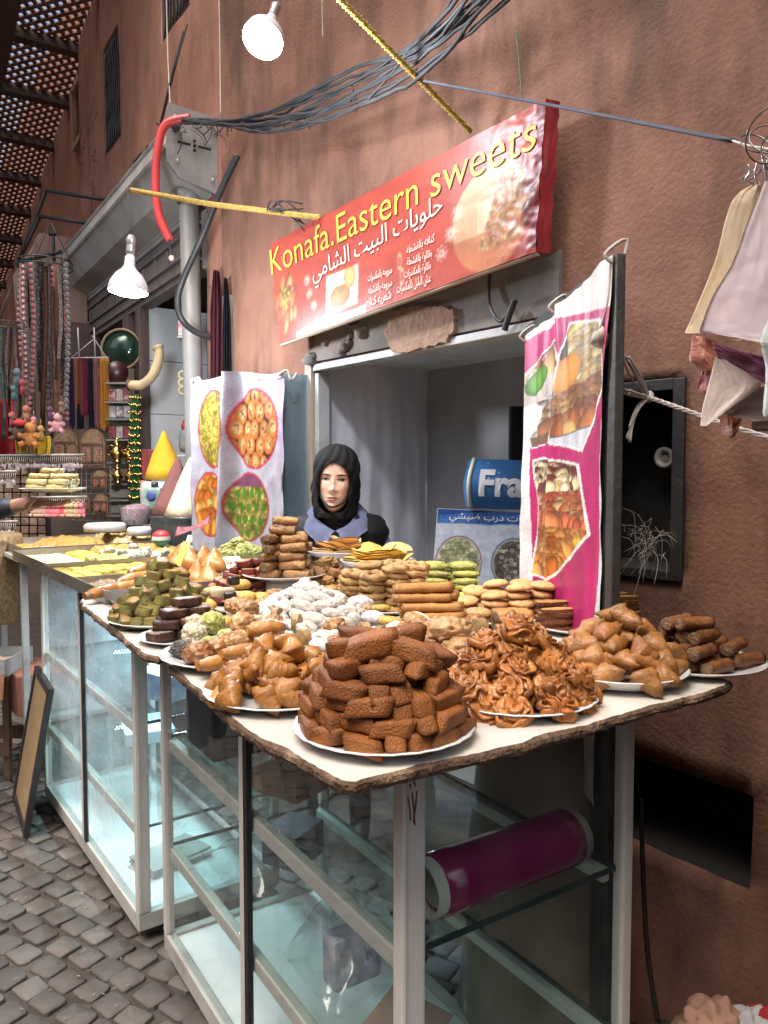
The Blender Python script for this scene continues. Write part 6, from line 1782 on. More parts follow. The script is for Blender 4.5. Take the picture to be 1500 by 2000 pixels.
for i, (dx, dy, dz, yaw, rl) in enumerate(((-.056, -.016, .0, 1.2, .12), (-.018, -.030, .004, .32, -.16), (.040, -.034, -.004, -.35, .22), (.030, .022, .006, .5, -.1), (-.03, .03, .004, .25, .1), (-.066, .018, -.006, 1.5, .2), (.075, .0, -.012, -.9, .3))):
    put(mk[i % 7], 'date_bar', ('upright date bar at one side of the crown of the front stack', 'long dark date bar tilted on the crown of the front stack', 'dark date bar sliding off the crown of the front stack', 'dark date bar behind the tilted one on the crown', 'dark date bar at the back of the crown of the front stack', 'date bar at the rim of the crown by the triangles', 'date bar at the rim of the crown by the honey ribbons')[i], 'pastry', T(c1.x + dx, c1.y + dy, c1.z + .010 + BH * 5 + dz - .002) @ RZ(yaw) @ RY(rl) @ RX(rot(.12)) @ Matrix.Scale((1.1, 1.35, 1.25, 1.25, 1.2, 1.1, 1.1)[i], 4))
# 2 golden pyramids, left of it
c2 = V((-.184, 1.362, ZT)); plate(c2, .138, 'white plate of glossy golden pastry triangles beside the date bars', PLR)
tg = [tri(.060, .030, BRI1, s, 1.05) for s in range(5)] + [roll(.068, .0145, BRI1, None, 31, taper=.6, amp=.003, fr=30, flat=.85)]
def o_lean(s): return lambda a, k, q, f: RZ(a - math.pi / 2 + rot(.8)) @ RX(-.25 - .5 * f + rot(s)) @ RY(rot(s)) @ RZ(rot(2.5))
heap(c2, .104, .085, 'pastry_triangle', tg, 'glossy golden fried triangle', 'of the pile beside the mixed sweets', 'pastry', .0445, 5, o_lean(.6), 'golden triangles', power=1.1, jit=.5)
# 3 honey roses
c3 = V((.232, 1.335, ZT)); plate(c3, .142, 'fluted white plate of sticky honey ribbon pastries')
rs_ = [rose(CHEB, s) for s in range(7)]
heap(c3, .106, .125, 'honey_rose', rs_, 'sticky brown honey ribbon pastry', 'of the big heap by the date bars', 'pastry', .052, 5, lambda a, k, q, f: RZ(a + rot(.4)) @ RY(.75 - .35 * f + rot(.4)) @ RX(rot(.4)) @ RZ(rot(3)), 'honey ribbon pastries', power=1.15, jit=.5, scale=(.98, 1.2))
# 4 tan triangles
c4_ = V((.452, 1.478, ZT)); plate(c4_, .138, 'deep white plate of tan fried triangles near the corner of the board', PLD)
tt = [tri(.070, .031, BRI2, 20 + s, 1.0) for s in range(5)]
heap(c4_, .104, .110, 'pastry_triangle', tt, 'tan fried pastry triangle', 'of the pile between honey ribbons and dark rolls', 'pastry', .0475, 5, o_lean(.65), 'tan triangles', power=1.1, jit=.5, z0=.014)
# 5 dark rolls
c5 = V((.648, 1.558, ZT)); plate(c5, .138, 'oval white plate of dark fried rolls jutting past the end of the board', PLO, .4)
ro = [roll(.078, .0145, ROLL, NUTF, s, amp=.0022) for s in range(4)]
for k in range(4):
    for i in range(5 - k):
        for j in ((-1, 1) if k < 2 else (0,)):
            ax = d2B; ay = d1B
            p = c5 + ax * (j * .046 + rot(.008) - .01 * k) + ay * ((i - (4 - k) / 2) * .033 + rot(.004) + .004 * k) + V((0, 0, .011 + .0245 * k + rot(.002)))
            put(rp.choice(ro), 'fried_roll', f'dark fried roll in the {lname[k] if k < 3 else "topmost"} row of the stack at the end of the board', 'pastry', T(*p) @ RZ(.58 + rot(.3)) @ RY(rot(.1)), f'dark rolls, {lname[k] if k < 3 else "topmost"} row')
# 6 mixed little sweets at the board's edge
c6 = at_t(452, 1288); plate(c6, .150, 'white plate of mixed nut-coated sweets at the edge of the board', PLR)
def single(mesh, name, label, cat, px, py, dz=0.0, yaw=None, pitch=0.0, sc=1.0, z=None, group=None):
    p = at_t(px, py, (ZT if z is None else z)); return put(mesh, name, label, cat, T(p.x, p.y, p.z + .008 + dz) @ RZ(rp.uniform(0, 6.28) if yaw is None else yaw) @ RX(pitch) @ Matrix.Scale(sc, 4), group)
pe, al, li, bs, se = lump(.026, (1, 1, .8), PEAN, 1), lump(.024, (1.5, .9, .85), ALMD, 2), lump(.024, (1, 1, .9), LIME, 3), lump(.025, (1.1, 1, .8), BLKS, 4), lump(.025, (1.1, 1, .85), ALMD, 5)
gold = roll(.085, .016, BRI1, None, 77, amp=.002, taper=.35)
pw = lump(.024, (1.2, 1, .85), mat('coconut dusted sweet', (.55, .49, .36), (.36, .27, .14), 60, .8, 1.3, 140, speck=(.75, .72, .62), speck_scale=170, speck_thr=.3), 6)
GM = 'mixed sweets at the board edge'
for m_, nm_, lb, x, y, dz, sc in (
    (bs, 'coated_sweet', 'dark seed-coated sweet at the rim of the mixed plate', 358, 1293, 0, 1.0), (pe, 'coated_sweet', 'round caramel peanut cluster at the front of the mixed plate', 388, 1306, .0, 1.25), (pe, 'coated_sweet', 'second caramel peanut cluster beside the first', 421, 1296, .004, 1.05),
    (pw, 'coated_sweet', 'coconut dusted ball above the peanut clusters', 380, 1272, .020, 1.15), (pw, 'coated_sweet', 'upper coconut dusted ball leaning on the green one', 384, 1262, .045, 1.0), (li, 'coated_sweet', 'knobbly lime green ball in the mixed plate', 415, 1262, .04, 1.2), (li, 'coated_sweet', 'small pale green ball under the knobbly one', 408, 1284, .01, .8), (li, 'coated_sweet', 'pale green ball next to the almond roll', 440, 1276, .018, .85),
    (al, 'almond_roll', 'almond-coated roll lying over the mixed plate', 474, 1262, .035, 1.3), (al, 'almond_roll', 'upright almond-coated roll at the back of the mixed plate', 484, 1240, .055, 1.25), (al, 'almond_roll', 'almond-coated sweet at the top of the mixed plate', 462, 1232, .062, 1.0), (se, 'coated_sweet', 'flat almond sweet in front of the almond roll', 468, 1293, .02, 1.2), (se, 'coated_sweet', 'brown nut sweet behind the peanut clusters', 440, 1290, .02, .9),
    (pe, 'coated_sweet', 'caramel sweet hidden low in the mixed plate', 455, 1310, 0, 1.0), (se, 'coated_sweet', 'nut sweet at the back of the mixed plate', 505, 1270, .02, 1.1), (pw, 'coated_sweet', 'dusted ball at the back of the mixed plate', 500, 1250, .03, .9)):
    single(m_, nm_, lb, 'sweet', x, y, dz * .6, None, 0, sc)
for i, (x, y, dz, yw) in enumerate(((425, 1322, .006, .75), (470, 1316, .022, .7), (520, 1290, .045, .6))):
    single(gold, 'golden_roll', ('long golden roll at the front rim of the mixed plate', 'golden roll resting behind the front one on the mixed plate', 'golden roll high at the back of the mixed plate')[i], 'pastry', x, y, dz, yw)
# 7 chocolate slabs
c7 = at_t(360, 1250); plate(c7, .108, 'small white plate of chocolate nut slabs', PLR)
cs_ = [rbox(.062, .042, .022, .003, CHOC, None, s, .0012, 60, top=ICE if s % 2 else None) for s in range(4)]
for k, row in enumerate((((-.06, -.02), (.005, -.03), (.06, .0), (-.03, .035), (.035, .045)), ((-.045, -.008), (.02, -.012), (.055, .03), (-.02, .04)), ((-.02, .01), (.04, .018), (.0, .04)), ((.015, .022),))):
    for dx, dy in row:
        p = c7 + d2B * dx + d1B * dy
        put(rp.choice(cs_), 'chocolate_slab', f'dark chocolate nut slab in the {lname[k] if k < 3 else "topmost"} layer of the small plate', 'pastry', T(p.x, p.y, p.z + .010 + .0225 * k) @ RZ(.55 + rot(.4)) @ RX(rot(.08)), f'chocolate slabs, {lname[k] if k < 3 else "topmost"} layer')
# 8 green baklava cubes
c8 = at_t(322, 1216); plate(c8, .150, 'white plate heaped with olive green baklava cubes', PLR)
bk = [rbox(.039, .037, .030, .003, BAKS, None, s, .0016, 60, top=BAKT) for s in range(5)]
heap(c8, .118, .150, 'baklava_cube', bk, 'olive green baklava cube with golden top', 'of the heap by the board edge', 'pastry', .0385, 7, lambda a, k, q, f: RZ(rot(1.6)) @ RX(rot(.5)) @ RY(rot(.5)), 'olive baklava cubes', power=1.15, jit=.5)
# 9 foil tray of big filo triangles
c9 = at_z(228, 1165, 1.118)
ft = thing('foil_tray', 'crumpled silver foil tray under the long filo triangles', 'tray', c9)
FOIL = mat('crumpled foil', (.75, .75, .76), (.6, .6, .62), 10, .22, .9, 40, metal=1.0)
bm = BM(); sheet(bm, lambda u, v: OA + d2A * (-.085 + .2 * u) + d1A * (-.20 + .33 * v) + V((0, 0, 1.098 + .02 * (max(0, abs(u - .5) * 2 - .8) / .2 + max(0, abs(v - .5) * 2 - .88) / .12) + .002 * noise.noise(V((u * 9, v * 9, 0))))), 24, 24)
part('foil', bm, FOIL, ft)
fl = [tri(.12, .026, FILO, 50 + s, 1.0) for s in range(3)]
fr_r = [roll(.14, .024, FILO, None, 60 + s, taper=.45, amp=.004, fr=22, flat=.8) for s in range(3)]
for i, (x, y, z, yw, p_) in enumerate(((205, 1165, 1.112, .95, .1), (238, 1160, 1.112, 1.05, .05), (262, 1140, 1.115, 1.0, 0), (285, 1120, 1.12, .9, 0))):
    q = at_z(x, y, z); put(rp.choice(fr_r), 'filo_cone', ('long folded orange filo cone nearest the rounded board corner', 'orange filo cone lying beside the first one', 'orange filo cone behind the baklava heap', 'orange filo cone at the back of the foil tray')[i], 'pastry', T(*q) @ RZ(yw) @ RY(-.12) @ RX(p_))
for i, (x, y, z) in enumerate(((342, 1112, 1.15), (372, 1100, 1.165), (395, 1098, 1.165), (418, 1102, 1.16), (355, 1090, 1.17), (310, 1125, 1.15), (385, 1130, 1.13), (410, 1135, 1.125))):
    q = at_z(x, y, z); put(fl[i % 3], 'filo_triangle', 'large crisp orange filo triangle standing in the row behind the baklava cubes', 'pastry', T(*q) @ RZ(rot(.4)) @ RX(1.05 + rot(.15)), 'standing filo triangles')
# 10 red bars
c10 = at_t(488, 1172); plate(c10, .140, 'white plate under the dark red date cakes', PLR)
rb = [rbox(.044, .029, .023, .005, REDB, None, s, .0014, 60, top=REDT) for s in range(5)]
heap(c10, .125, .115, 'date_cake', rb, 'deep red date cake with tan glaze', 'of the heap behind the baklava', 'pastry', .040, 6, lambda a, k, q, f: RZ(a + 1.57 + rot(.7)) @ RX(rot(.3)) @ RY(rot(.25)), 'red date cakes', power=1.2, jit=.4)
# 11 sugar crescents
c11 = at_t(598, 1222); plate(c11, .150, 'white plate under the sugar dusted crescents', PLR)
sc_ = [lump(.024, (1.6, .85, .72), SUGR, s, .14) for s in range(4)]
heap(c11, .135, .095, 'sugar_crescent', sc_, 'white sugar dusted crescent', 'of the heap in the middle of the board', 'pastry', .047, 5, lambda a, k, q, f: RZ(a + 1.2 + rot(.5)) @ RX(rot(.3)) @ RY(.25 + rot(.2)), 'sugar crescents', power=1.2, jit=.3)
# 12 sesame rings in columns
c12 = at_t(748, 1192); plate(c12, .142, 'white plate under the columns of sesame rings', PLR)
sr = [torus(.0285, .0115, SESR, 5, s, .85) for s in range(3)] + [torus(.027, .012, SESR, 0, 8, .8, 1.1)]
cols_ = ((-.085, -.02, 6), (-.03, -.068, 6), (.035, -.058, 7), (.09, -.005, 7), (-.04, .03, 7), (.04, .045, 7), (-.09, .05, 5))
cn = ('edge', 'front', 'front inner', 'outer', 'middle', 'rear', 'far')
for q, (dx, dy, n) in enumerate(cols_):
    for i in range(n):
        put(rp.choice(sr), 'sesame_ring', f'golden sesame ring in the {cn[q]} column of the ring plate', 'pastry', T(c12.x + dx + rot(.006), c12.y + dy + rot(.006), c12.z + .009 + i * .0185) @ RZ(rot(3)) @ RX(rot(.12)) @ RY(rot(.12)), f'sesame rings, {cn[q]} column')
# 13 nut crusted rolls on a white bowl
zb13 = 1.168
c13 = at_z(556, 1130, zb13)
bw = thing('white_bowl', 'upturned white bowl lifting the plate of nut-crusted rolls', 'bowl', (c13.x, c13.y, ZT))
bm = BM(); lathe(bm, [(.088, 0), (.085, .02), (.07, .06), (.066, zb13 - ZT - .002)], 40, T(c13.x, c13.y, ZT)); part('bowl', bm, PORC, bw)
plate(c13, .130, 'white plate raised on a bowl under the tall stack of nut-crusted rolls', PLR)
cg = [roll(.078, .0142, CIGR, NUTF, s, amp=.003) for s in range(5)]
for k in range(7):
    n = (5, 5, 4, 4, 3, 2, 1)[k]
    for i in range(n):
        for j in ((-1, 1) if k < 5 else (0,)):
            p = V((c13.x + j * (.040 - .003 * k) + rot(.012), c13.y + (i - (n - 1) / 2) * .033 + rot(.006), c13.z + .010 + .0255 * k + rot(.003)))
            put(rp.choice(cg), 'nut_roll', f'nut-crusted brown roll in the {(lname + ("topmost",))[k] if k < 5 else ("sixth", "topmost")[k - 5]} row of the raised stack', 'pastry', T(*p) @ RZ((1.15 if j < 0 else .1) + rot(.35)) @ RY(rot(.14)), f'nut rolls, row {("one", "two", "three", "four", "five", "six", "seven")[k]}')
# 14 small mixed squares between
c14 = at_t(640, 1172); plate(c14, .125, 'white plate of brown and golden small squares behind the sugar crescents', PLR)
sqm = [rbox(.040, .038, .026, .004, glaze('golden square side', (.38, .22, .08), (.25, .13, .045), scale=40, bump=.8), None, s, .0014, 60, top=(BAKT, REDT)[s % 2]) for s in range(4)] + [lump(.021, (1.4, .9, .8), CIGR, 14)]
heap(c14, .105, .115, 'nut_square', sqm, 'small brown and golden nut square', 'of the heap between sugar crescents and pancakes', 'pastry', .042, 5, lambda a, k, q, f: RZ(rot(3)) @ RX(rot(.4)) @ RY(rot(.4)), 'nut squares', power=1.2, jit=.4)
# 15 folded pancakes, two raised bowls
for nm_, (x, y, zz, r_, mm, lbl, ys) in {'a': (738, 1108, 1.165, .135, PANC, 'yellow', 1.0), 'b': (668, 1088, 1.178, .14, PANE, 'pale', .9)}.items():
    c = at_z(x, y, zz)
    b_ = thing('white_bowl', f'upturned white bowl lifting the plate of {lbl} folded pancakes', 'bowl', (c.x, c.y, ZT))
    bm = BM(); lathe(bm, [(.1, 0), (.096, .02), (.075, zz - ZT - .002)], 40, T(c.x, c.y, ZT)); part('bowl', bm, PORC, b_)
    plate(c, r_, f'white plate raised on a bowl with {lbl} folded pancakes', PLD)
    hm = [half(.058, .0085, mm, s) for s in range(4)]
    for k in range(3):
        for i in range((9, 7, 4)[k]):
            a = i / (9, 7, 4)[k] * 6.28 + k; q = (.075, .05, .022)[k]
            put(rp.choice(hm), 'folded_pancake', f'{lbl} folded pancake in the {("lowest", "middle", "topmost")[k]} layer of its raised plate', 'pancake', T(c.x + q * math.cos(a), c.y + q * math.sin(a), c.z + .014 + .014 * k) @ RZ(a - 1.57 + rot(.5)) @ RX(.35 + rot(.3)) , f'{lbl} pancakes, {("lowest", "middle", "topmost")[k]} layer')
q = at_z(775, 1080, 1.2); put(hm[0], 'folded_pancake', 'yellow folded pancake jutting over the rim of its raised plate', 'pancake', T(*q) @ RZ(.0) @ RX(.5))
q = at_z(612, 1058, 1.215); put(cookie(.036, .018, PANE, 3), 'round_biscuit', 'single round pale biscuit leaning at the edge of the pale pancakes', 'biscuit', T(*q) @ RX(1.1) @ RY(.2))
# 16 green fingers
c16 = at_t(876, 1166); plate(c16, .140, 'white plate of pistachio green finger biscuits', PLR)
gf = [roll(.085, .0165, GREN, None, s, taper=.45, flat=.62, amp=.002) for s in range(4)]
for k in range(5):
    n = (6, 5, 5, 4, 3)[k]
    for i in range(n):
        for j in (-1, 1):
            p = V((c16.x + j * .048 + rot(.008), c16.y + (i - (n - 1) / 2) * .036 + rot(.004), c16.z + .010 + .0205 * k))
            put(rp.choice(gf), 'green_biscuit', f'pistachio green finger biscuit in the {("lowest", "second", "third", "fourth", "topmost")[k]} row of its plate', 'biscuit', T(*p) @ RZ(rot(.25)) @ RY(rot(.08)), f'green biscuits, row {("one", "two", "three", "four", "five")[k]}')
# 17 cracked biscuits
c17 = at_t(985, 1212); plate(c17, .150, 'white plate of round cracked pale biscuits', PLR)
ck = [cookie(.036, .021, CRAK, s, crack=.004) for s in range(5)]
cl = ((-.105, -.01, 3), (-.07, .05, 4), (-.035, -.04, 4), (-.02, .03, 5), (.03, -.035, 5), (.05, .04, 5), (.10, .0, 5), (.085, .07, 4), (-.08, -.07, 2), (.0, -.09, 2))
nn = ('edge', 'far edge', 'front inner', 'middle', 'front outer', 'rear', 'outer', 'far outer', 'lowest front', 'low front')
for q, (dx, dy, n) in enumerate(cl):
    for i in range(n):
        put(rp.choice(ck), 'cracked_biscuit', f'round cracked pale biscuit in the {nn[q]} stack of its plate', 'biscuit', T(c17.x + dx + rot(.006), c17.y + dy + rot(.006), c17.z + .009 + i * .0195) @ RZ(rot(3)) @ RX(rot(.14)) @ RY(rot(.14)), f'cracked biscuits, {nn[q]} stack')
# 18 long sesame sticks
c18 = at_t(845, 1232); 
plate(c18, .138, 'white plate mostly hidden under the long sesame sticks', PLO)
sx_ = [roll(.15, .0125, STIK, None, s, amp=.0018, flat=.9) for s in range(4)]
for k in range(5):
    n = (5, 5, 4, 3, 2)[k]
    for i in range(n):
        p = c18 + V((.0 + rot(.014) - .006 * k, (i - (n - 1) / 2) * .027 + rot(.003), .012 + .0215 * k)); put(rp.choice(sx_), 'sesame_stick', f'long golden sesame stick in the {("lowest", "second", "third", "fourth", "topmost")[k]} row of its pile', 'pastry', T(*p) @ RZ(.16 + rot(.10)) @ RY(rot(.03)), f'sesame sticks, row {("one", "two", "three", "four", "five")[k]}')
# 19 thick sesame fingers near the cracked biscuits
c19 = at_t(1003, 1262)
sf = [roll(.085, .0175, STIK, NUTF, 30 + s, amp=.002, flat=.8) for s in range(3)]
for k in range(3):
    n = (4, 3, 2)[k]
    for i in range(n):
        p = c19 + V((rot(.006), (i - (n - 1) / 2) * .034, .004 + .027 * k)); put(rp.choice(sf), 'sesame_finger', f'thick sesame finger in the {("lowest", "middle", "topmost")[k]} row in front of the cracked biscuits', 'pastry', T(*p) @ RZ(.1 + rot(.14)), f'sesame fingers, {("lowest", "middle", "topmost")[k]} row')
# 20 biscotti slices in stacks
c20 = at_t(1145, 1232); plate(c20, .138, 'white plate of sliced biscotti by the pink banner', PLO)
bs_ = [slice_(.088, .036, .0085, BISC, BISE, s) for s in range(4)]
for q, (dx, dy, n) in enumerate(((-.085, -.035, 6), (-.08, .02, 7), (-.0, -.03, 9), (.005, .02, 9), (.08, -.02, 9), (.075, .035, 9))):
    nmq = ('outer front', 'outer rear', 'middle front', 'middle rear', 'far front', 'far rear')[q]
    for i in range(n): put(rp.choice(bs_), 'biscotti_slice', f'thin biscotti slice in the {nmq} stack beside the pink banner', 'biscuit', T(c20.x + dx + rot(.006), c20.y + dy + rot(.005), c20.z + .009 + i * .0093) @ RZ(.1 + rot(.16)) @ RX(rot(.03)), f'biscotti, {nmq} stack')
# 21 assorted small biscuits in the middle
c21 = at_t(690, 1252); plate(c21, .135, 'white plate of assorted small biscuits in the middle of the board', PLR)
gc = cookie(.030, .024, GREYC, 1, crack=.003); gc2 = cookie(.034, .024, GREYC, 4, crack=.004); wc = cookie(.028, .021, mat('ivory pressed biscuit', (.78, .70, .55), (.72, .62, .45), 18, .6, .4, 90), 2, flute=.025); fc = cookie(.030, .022, glaze('ribbed brown biscuit', (.36, .2, .1), (.26, .13, .06)), 3, flute=.09, dimple=.5)
yc = cookie(.028, .02, YELC, 5, flute=.07, dimple=.4, oval=1.2); mc = roll(.02, .024, glaze('layered nut disc', (.40, .25, .11), (.24, .16, .06), scale=60), None, 9); sn = lump(.021, (1.3, .8, .75), SUGR, 12)
AS = ((gc2, 'grey cracked sugar biscuit lying on the assorted pile', 705, 1212, .035, 1.05), (gc, 'grey sugared biscuit behind the pressed ivory ones', 728, 1232, .02, 1.0), (gc, 'grey cracked biscuit beside the yellow leaf one', 735, 1252, .004, 1.0), (gc2, 'grey cracked biscuit in front of the ribbed one', 612, 1262, .0, .95), (wc, 'ivory pressed round biscuit near the ribbed one', 668, 1252, .006, 1.05), (wc, 'ivory pressed round biscuit by the grey cracked one', 702, 1252, .006, 1.0),
      (fc, 'brown ribbed biscuit with a dimple', 632, 1238, .014, 1.0), (yc, 'yellow leaf biscuit beside the sesame sticks', 762, 1240, .02, 1.0), (yc, 'yellow fluted biscuit above the grey ones', 742, 1216, .025, .85), (mc, 'layered nut disc in front of the sugar crescents', 580, 1248, .014, .9), (mc, 'second layered nut disc near the ribbed biscuit', 540, 1240, .02, .9), (sn, 'little sugar crescent at the front of the assorted pile', 560, 1262, .0, .9),
      (wc, 'ivory biscuit behind the crown of date bars', 690, 1276, .004, 1.0), (gc, 'grey biscuit under the ivory ones', 650, 1275, .0, 1.0), (yc, 'yellow biscuit hidden behind the date bars', 740, 1278, .0, 1.0))
for m_, lb, x, y, dz, sc in AS: single(m_, 'small_biscuit', lb, 'biscuit', x, y, dz, None, rot(.2), sc)
# 22 nut biscuits between date bars and honey roses
c22 = at_t(835, 1300); plate(c22, .125, 'white plate of chocolate dotted nut biscuits behind the date bars', PLR)
nb1 = cookie(.034, .022, ALMD, 11, m2=mat('seed dotted icing', (.74, .66, .5), (.66, .56, .4), 20, .6, speck=(.03, .03, .04), speck_scale=170, speck_thr=.16)); nb2 = lump(.032, (1.2, 1, .7), glaze('crumbly nut biscuit', (.48, .30, .15), (.36, .2, .085), scale=40, bump=1.4, bscale=90, c3=(.3, .13, .06)), 12, .3)
for i, (m_, x, y, dz, sc) in enumerate(((nb1, 815, 1262, .045, 1.05), (nb1, 860, 1262, .035, 1.0), (nb2, 872, 1302, .045, 1.15), (nb2, 850, 1280, .025, 1.0), (nb1, 800, 1272, .018, 1.0), (nb2, 830, 1300, .02, 1.05), (nb1, 838, 1250, .02, .9), (nb2, 885, 1275, .03, 1.0), (nb1, 785, 1290, .005, .9), (nb2, 860, 1325, .01, 1.0), (nb2, 895, 1310, .02, .95), (nb1, 780, 1262, .03, .95))):
    single(m_, 'nut_biscuit', ('seed dotted nut biscuit on top behind the date bars', 'seed dotted nut biscuit near the honey ribbons', 'crumbly nut biscuit leaning on the honey ribbons', 'crumbly nut biscuit in the middle of its plate', 'dotted nut biscuit tucked behind the date bars', 'crumbly nut biscuit low in front', 'small dotted nut biscuit at the back of its plate', 'crumbly biscuit touching the honey ribbon heap', 'small dotted biscuit under the date bars', 'crumbly biscuit between the two front heaps', 'crumbly biscuit at the rim beside the honey heap', 'dotted biscuit at the rim behind the date bars')[i], 'biscuit', x, y, dz, None, rot(.35), sc)
# 23 yellow fluted and half dipped biscuits
c23 = at_t(452, 1222); plate(c23, .125, 'white plate of yellow fluted and chocolate dipped biscuits', PLR)
yt = cookie(.030, .026, YELC, 15, flute=.06, dimple=.55, oval=1.15); dp = rbox(.062, .026, .022, .006, mat('pale dipped biscuit', (.62, .5, .35), (.55, .42, .28), 20, .5), None, 4, .001, 60, top=None); dk = rbox(.034, .03, .026, .006, DARKC, None, 5, .0012, 60)
for i, (m_, x, y, dz, sc, yw) in enumerate(((yt, 392, 1218, .03, 1.2, 0), (yt, 418, 1198, .045, 1.0, 1), (yt, 470, 1186, .05, 1.05, 2), (yt, 474, 1206, .04, 1.1, 3), (dp, 434, 1210, .055, 1.1, .6), (dk, 456, 1196, .07, 1.0, .5), (dk, 450, 1212, .045, 1.0, .2), (yt, 505, 1200, .03, 1.0, .4), (dk, 425, 1232, .012, 1.1, .8), (sn, 500, 1222, .02, 1.0, .5), (yt, 440, 1236, .01, 1.0, 1.5), (sn, 520, 1236, .012, 1.0, 1.2))):
    single(m_, 'fancy_biscuit', ('yellow fluted biscuit with a deep dimple by the baklava heap', 'yellow fluted biscuit behind the dimpled one', 'yellow fluted biscuit under the red date cakes', 'lower yellow fluted biscuit under the red date cakes', 'pale finger biscuit half dipped in chocolate', 'dark dipped end piece on the pale finger', 'small dark chocolate block by the pale finger', 'yellow biscuit by the sugar crescents', 'dark chocolate block behind the slabs', 'small white crescent by the yellow biscuits', 'yellow biscuit low on its plate', 'white crescent in front of the sugar heap')[i], 'biscuit', x, y, dz, yw, rot(.15), sc)
FILL = ((sn, 'small sugar crescent', 'sweet', 1.0), (yc, 'yellow fluted biscuit', 'biscuit', .85), (gc, 'grey sugared biscuit', 'biscuit', .85), (se, 'almond-coated sweet', 'sweet', .95), (nb2, 'crumbly nut biscuit', 'biscuit', .75), (mc, 'layered nut disc', 'biscuit', .9), (pe, 'caramel peanut cluster', 'sweet', .85), (wc, 'ivory pressed biscuit', 'biscuit', .85))
wh_ = ('beside the sugar crescents', 'behind the date bars', 'in front of the red date cakes', 'before the sesame ring columns', 'around the nut square heap', 'by the sesame sticks', 'near the honey ribbons', 'beside the mixed sweets')
spots_ = ((528, 1262), (640, 1268), (545, 1205), (690, 1200), (600, 1180), (772, 1268), (905, 1262), (520, 1290))
for q in range(96):
    w_ = q % 8; m_, lb, ct_, s_ = FILL[(q * 5 + q // 8) % 8]
    single(m_, 'loose_sweet', f'loose {lb} in the spread {wh_[w_]}', ct_, spots_[w_][0] + rp.gauss(0, 26), spots_[w_][1] + rp.gauss(0, 9), rp.choice((0, 0, .012, .02)), None, rot(.4), s_ * rp.uniform(.9, 1.1), None, f'loose {lb} pieces {wh_[w_]}')
# 24 green leaf parcels and price cards at the back
c24 = at_z(468, 1098, 1.13); plate(c24, .125, 'white plate of green parcels by the white banner', PLD)
gp = [lump(.030, (1.3, .9, .7), glaze('green dough parcel', (.36, .36, .12), (.27, .28, .075), scale=14), s, .3) for s in range(3)]
heap(c24, .075, .06, 'green_parcel', gp + [li], 'pale green parcel', 'of the plate beside the white banner', 'sweet', .05, 3, lambda a, k, q, f: RZ(rot(3)) @ RX(rot(.3)), 'green parcels', z0=.018)
CARD = mat('glossy card', (.72, .73, .76), (.66, .67, .70), 8, .2)
for i, (x, y, z, yw, lb) in enumerate(((372, 1062, 1.14, -.5, 'white price card with two small pictures clipped beside the trays'), (455, 1100, 1.16, .4, 'shiny white card lying by the red date cakes'))):
    q = at_z(x, y, z); t = thing('price_card', lb, 'card', M=T(*q) @ RZ(yw) @ RX(RAD(-25 if i == 0 else -65)))
    bm = BM(); box(bm, -.033, .033, -.002, .002, -.04, .045, None, .001); part('card', bm, CARD, t, local=True)
    for k, cc in enumerate(((.5, .2, .06), (.08, .06, .05))):
        bm = BM(); lathe(bm, [(.0005, 0), (.012, 0), (.012, .0012), (.0005, .0012)], 16, T(-.014 + .028 * k, -.0022, .0) @ RX(math.pi / 2)); part('small_picture', bm, mat('printed dot', cc, None, 30, .5), t, local=True)
# yellow tongs
tg_ = at_z(372, 1100, 1.17)
bm = BM(); box(bm, -.012, .012, -.11, .11, -.002, .002, T(*at_z(345, 1105, 1.20)) @ RZ(-.15) @ RX(RAD(38)), .001)
solo('yellow_scoop', bm, mat('yellow plastic', (.75, .62, .02), (.7, .56, .02), 6, .35), 'bright yellow plastic server standing in the filo triangles', 'server', at_z(345, 1105, 1.20))

# ================================================================ baking trays on the farther case
TRAY = mat('baking tray metal', (.42, .39, .35), (.33, .30, .27), 8, .35, .1, 30, metal=.8, c3=(.16, .11, .07), thr=.6)
TRAYI = mat('tray inside', (.62, .64, .66), (.55, .56, .58), 6, .3, .05, metal=.3)
def tray(label, u0, u1, v0, v1, z):
    t = thing('baking_tray', label, 'tray', M=MA @ T((v0 + v1) / 2, (u0 + u1) / 2, z), group='baking trays on the farther case')
    w, l = (v1 - v0) / 2, (u1 - u0) / 2; bm = BM()
    h = .042
    box(bm, -w, w, -l, -l + .004, 0, h); box(bm, -w, w, l - .004, l, 0, h); box(bm, -w, -w + .004, -l + .004, l - .004, 0, h); box(bm, w - .004, w, -l + .004, l - .004, 0, h)
    part('rim', bm, TRAY, t, local=True)
    bm = BM(); box(bm, -w + .004, w - .004, -l + .004, l - .004, .001, .006); part('bottom', bm, TRAYI, t, local=True)
    return t
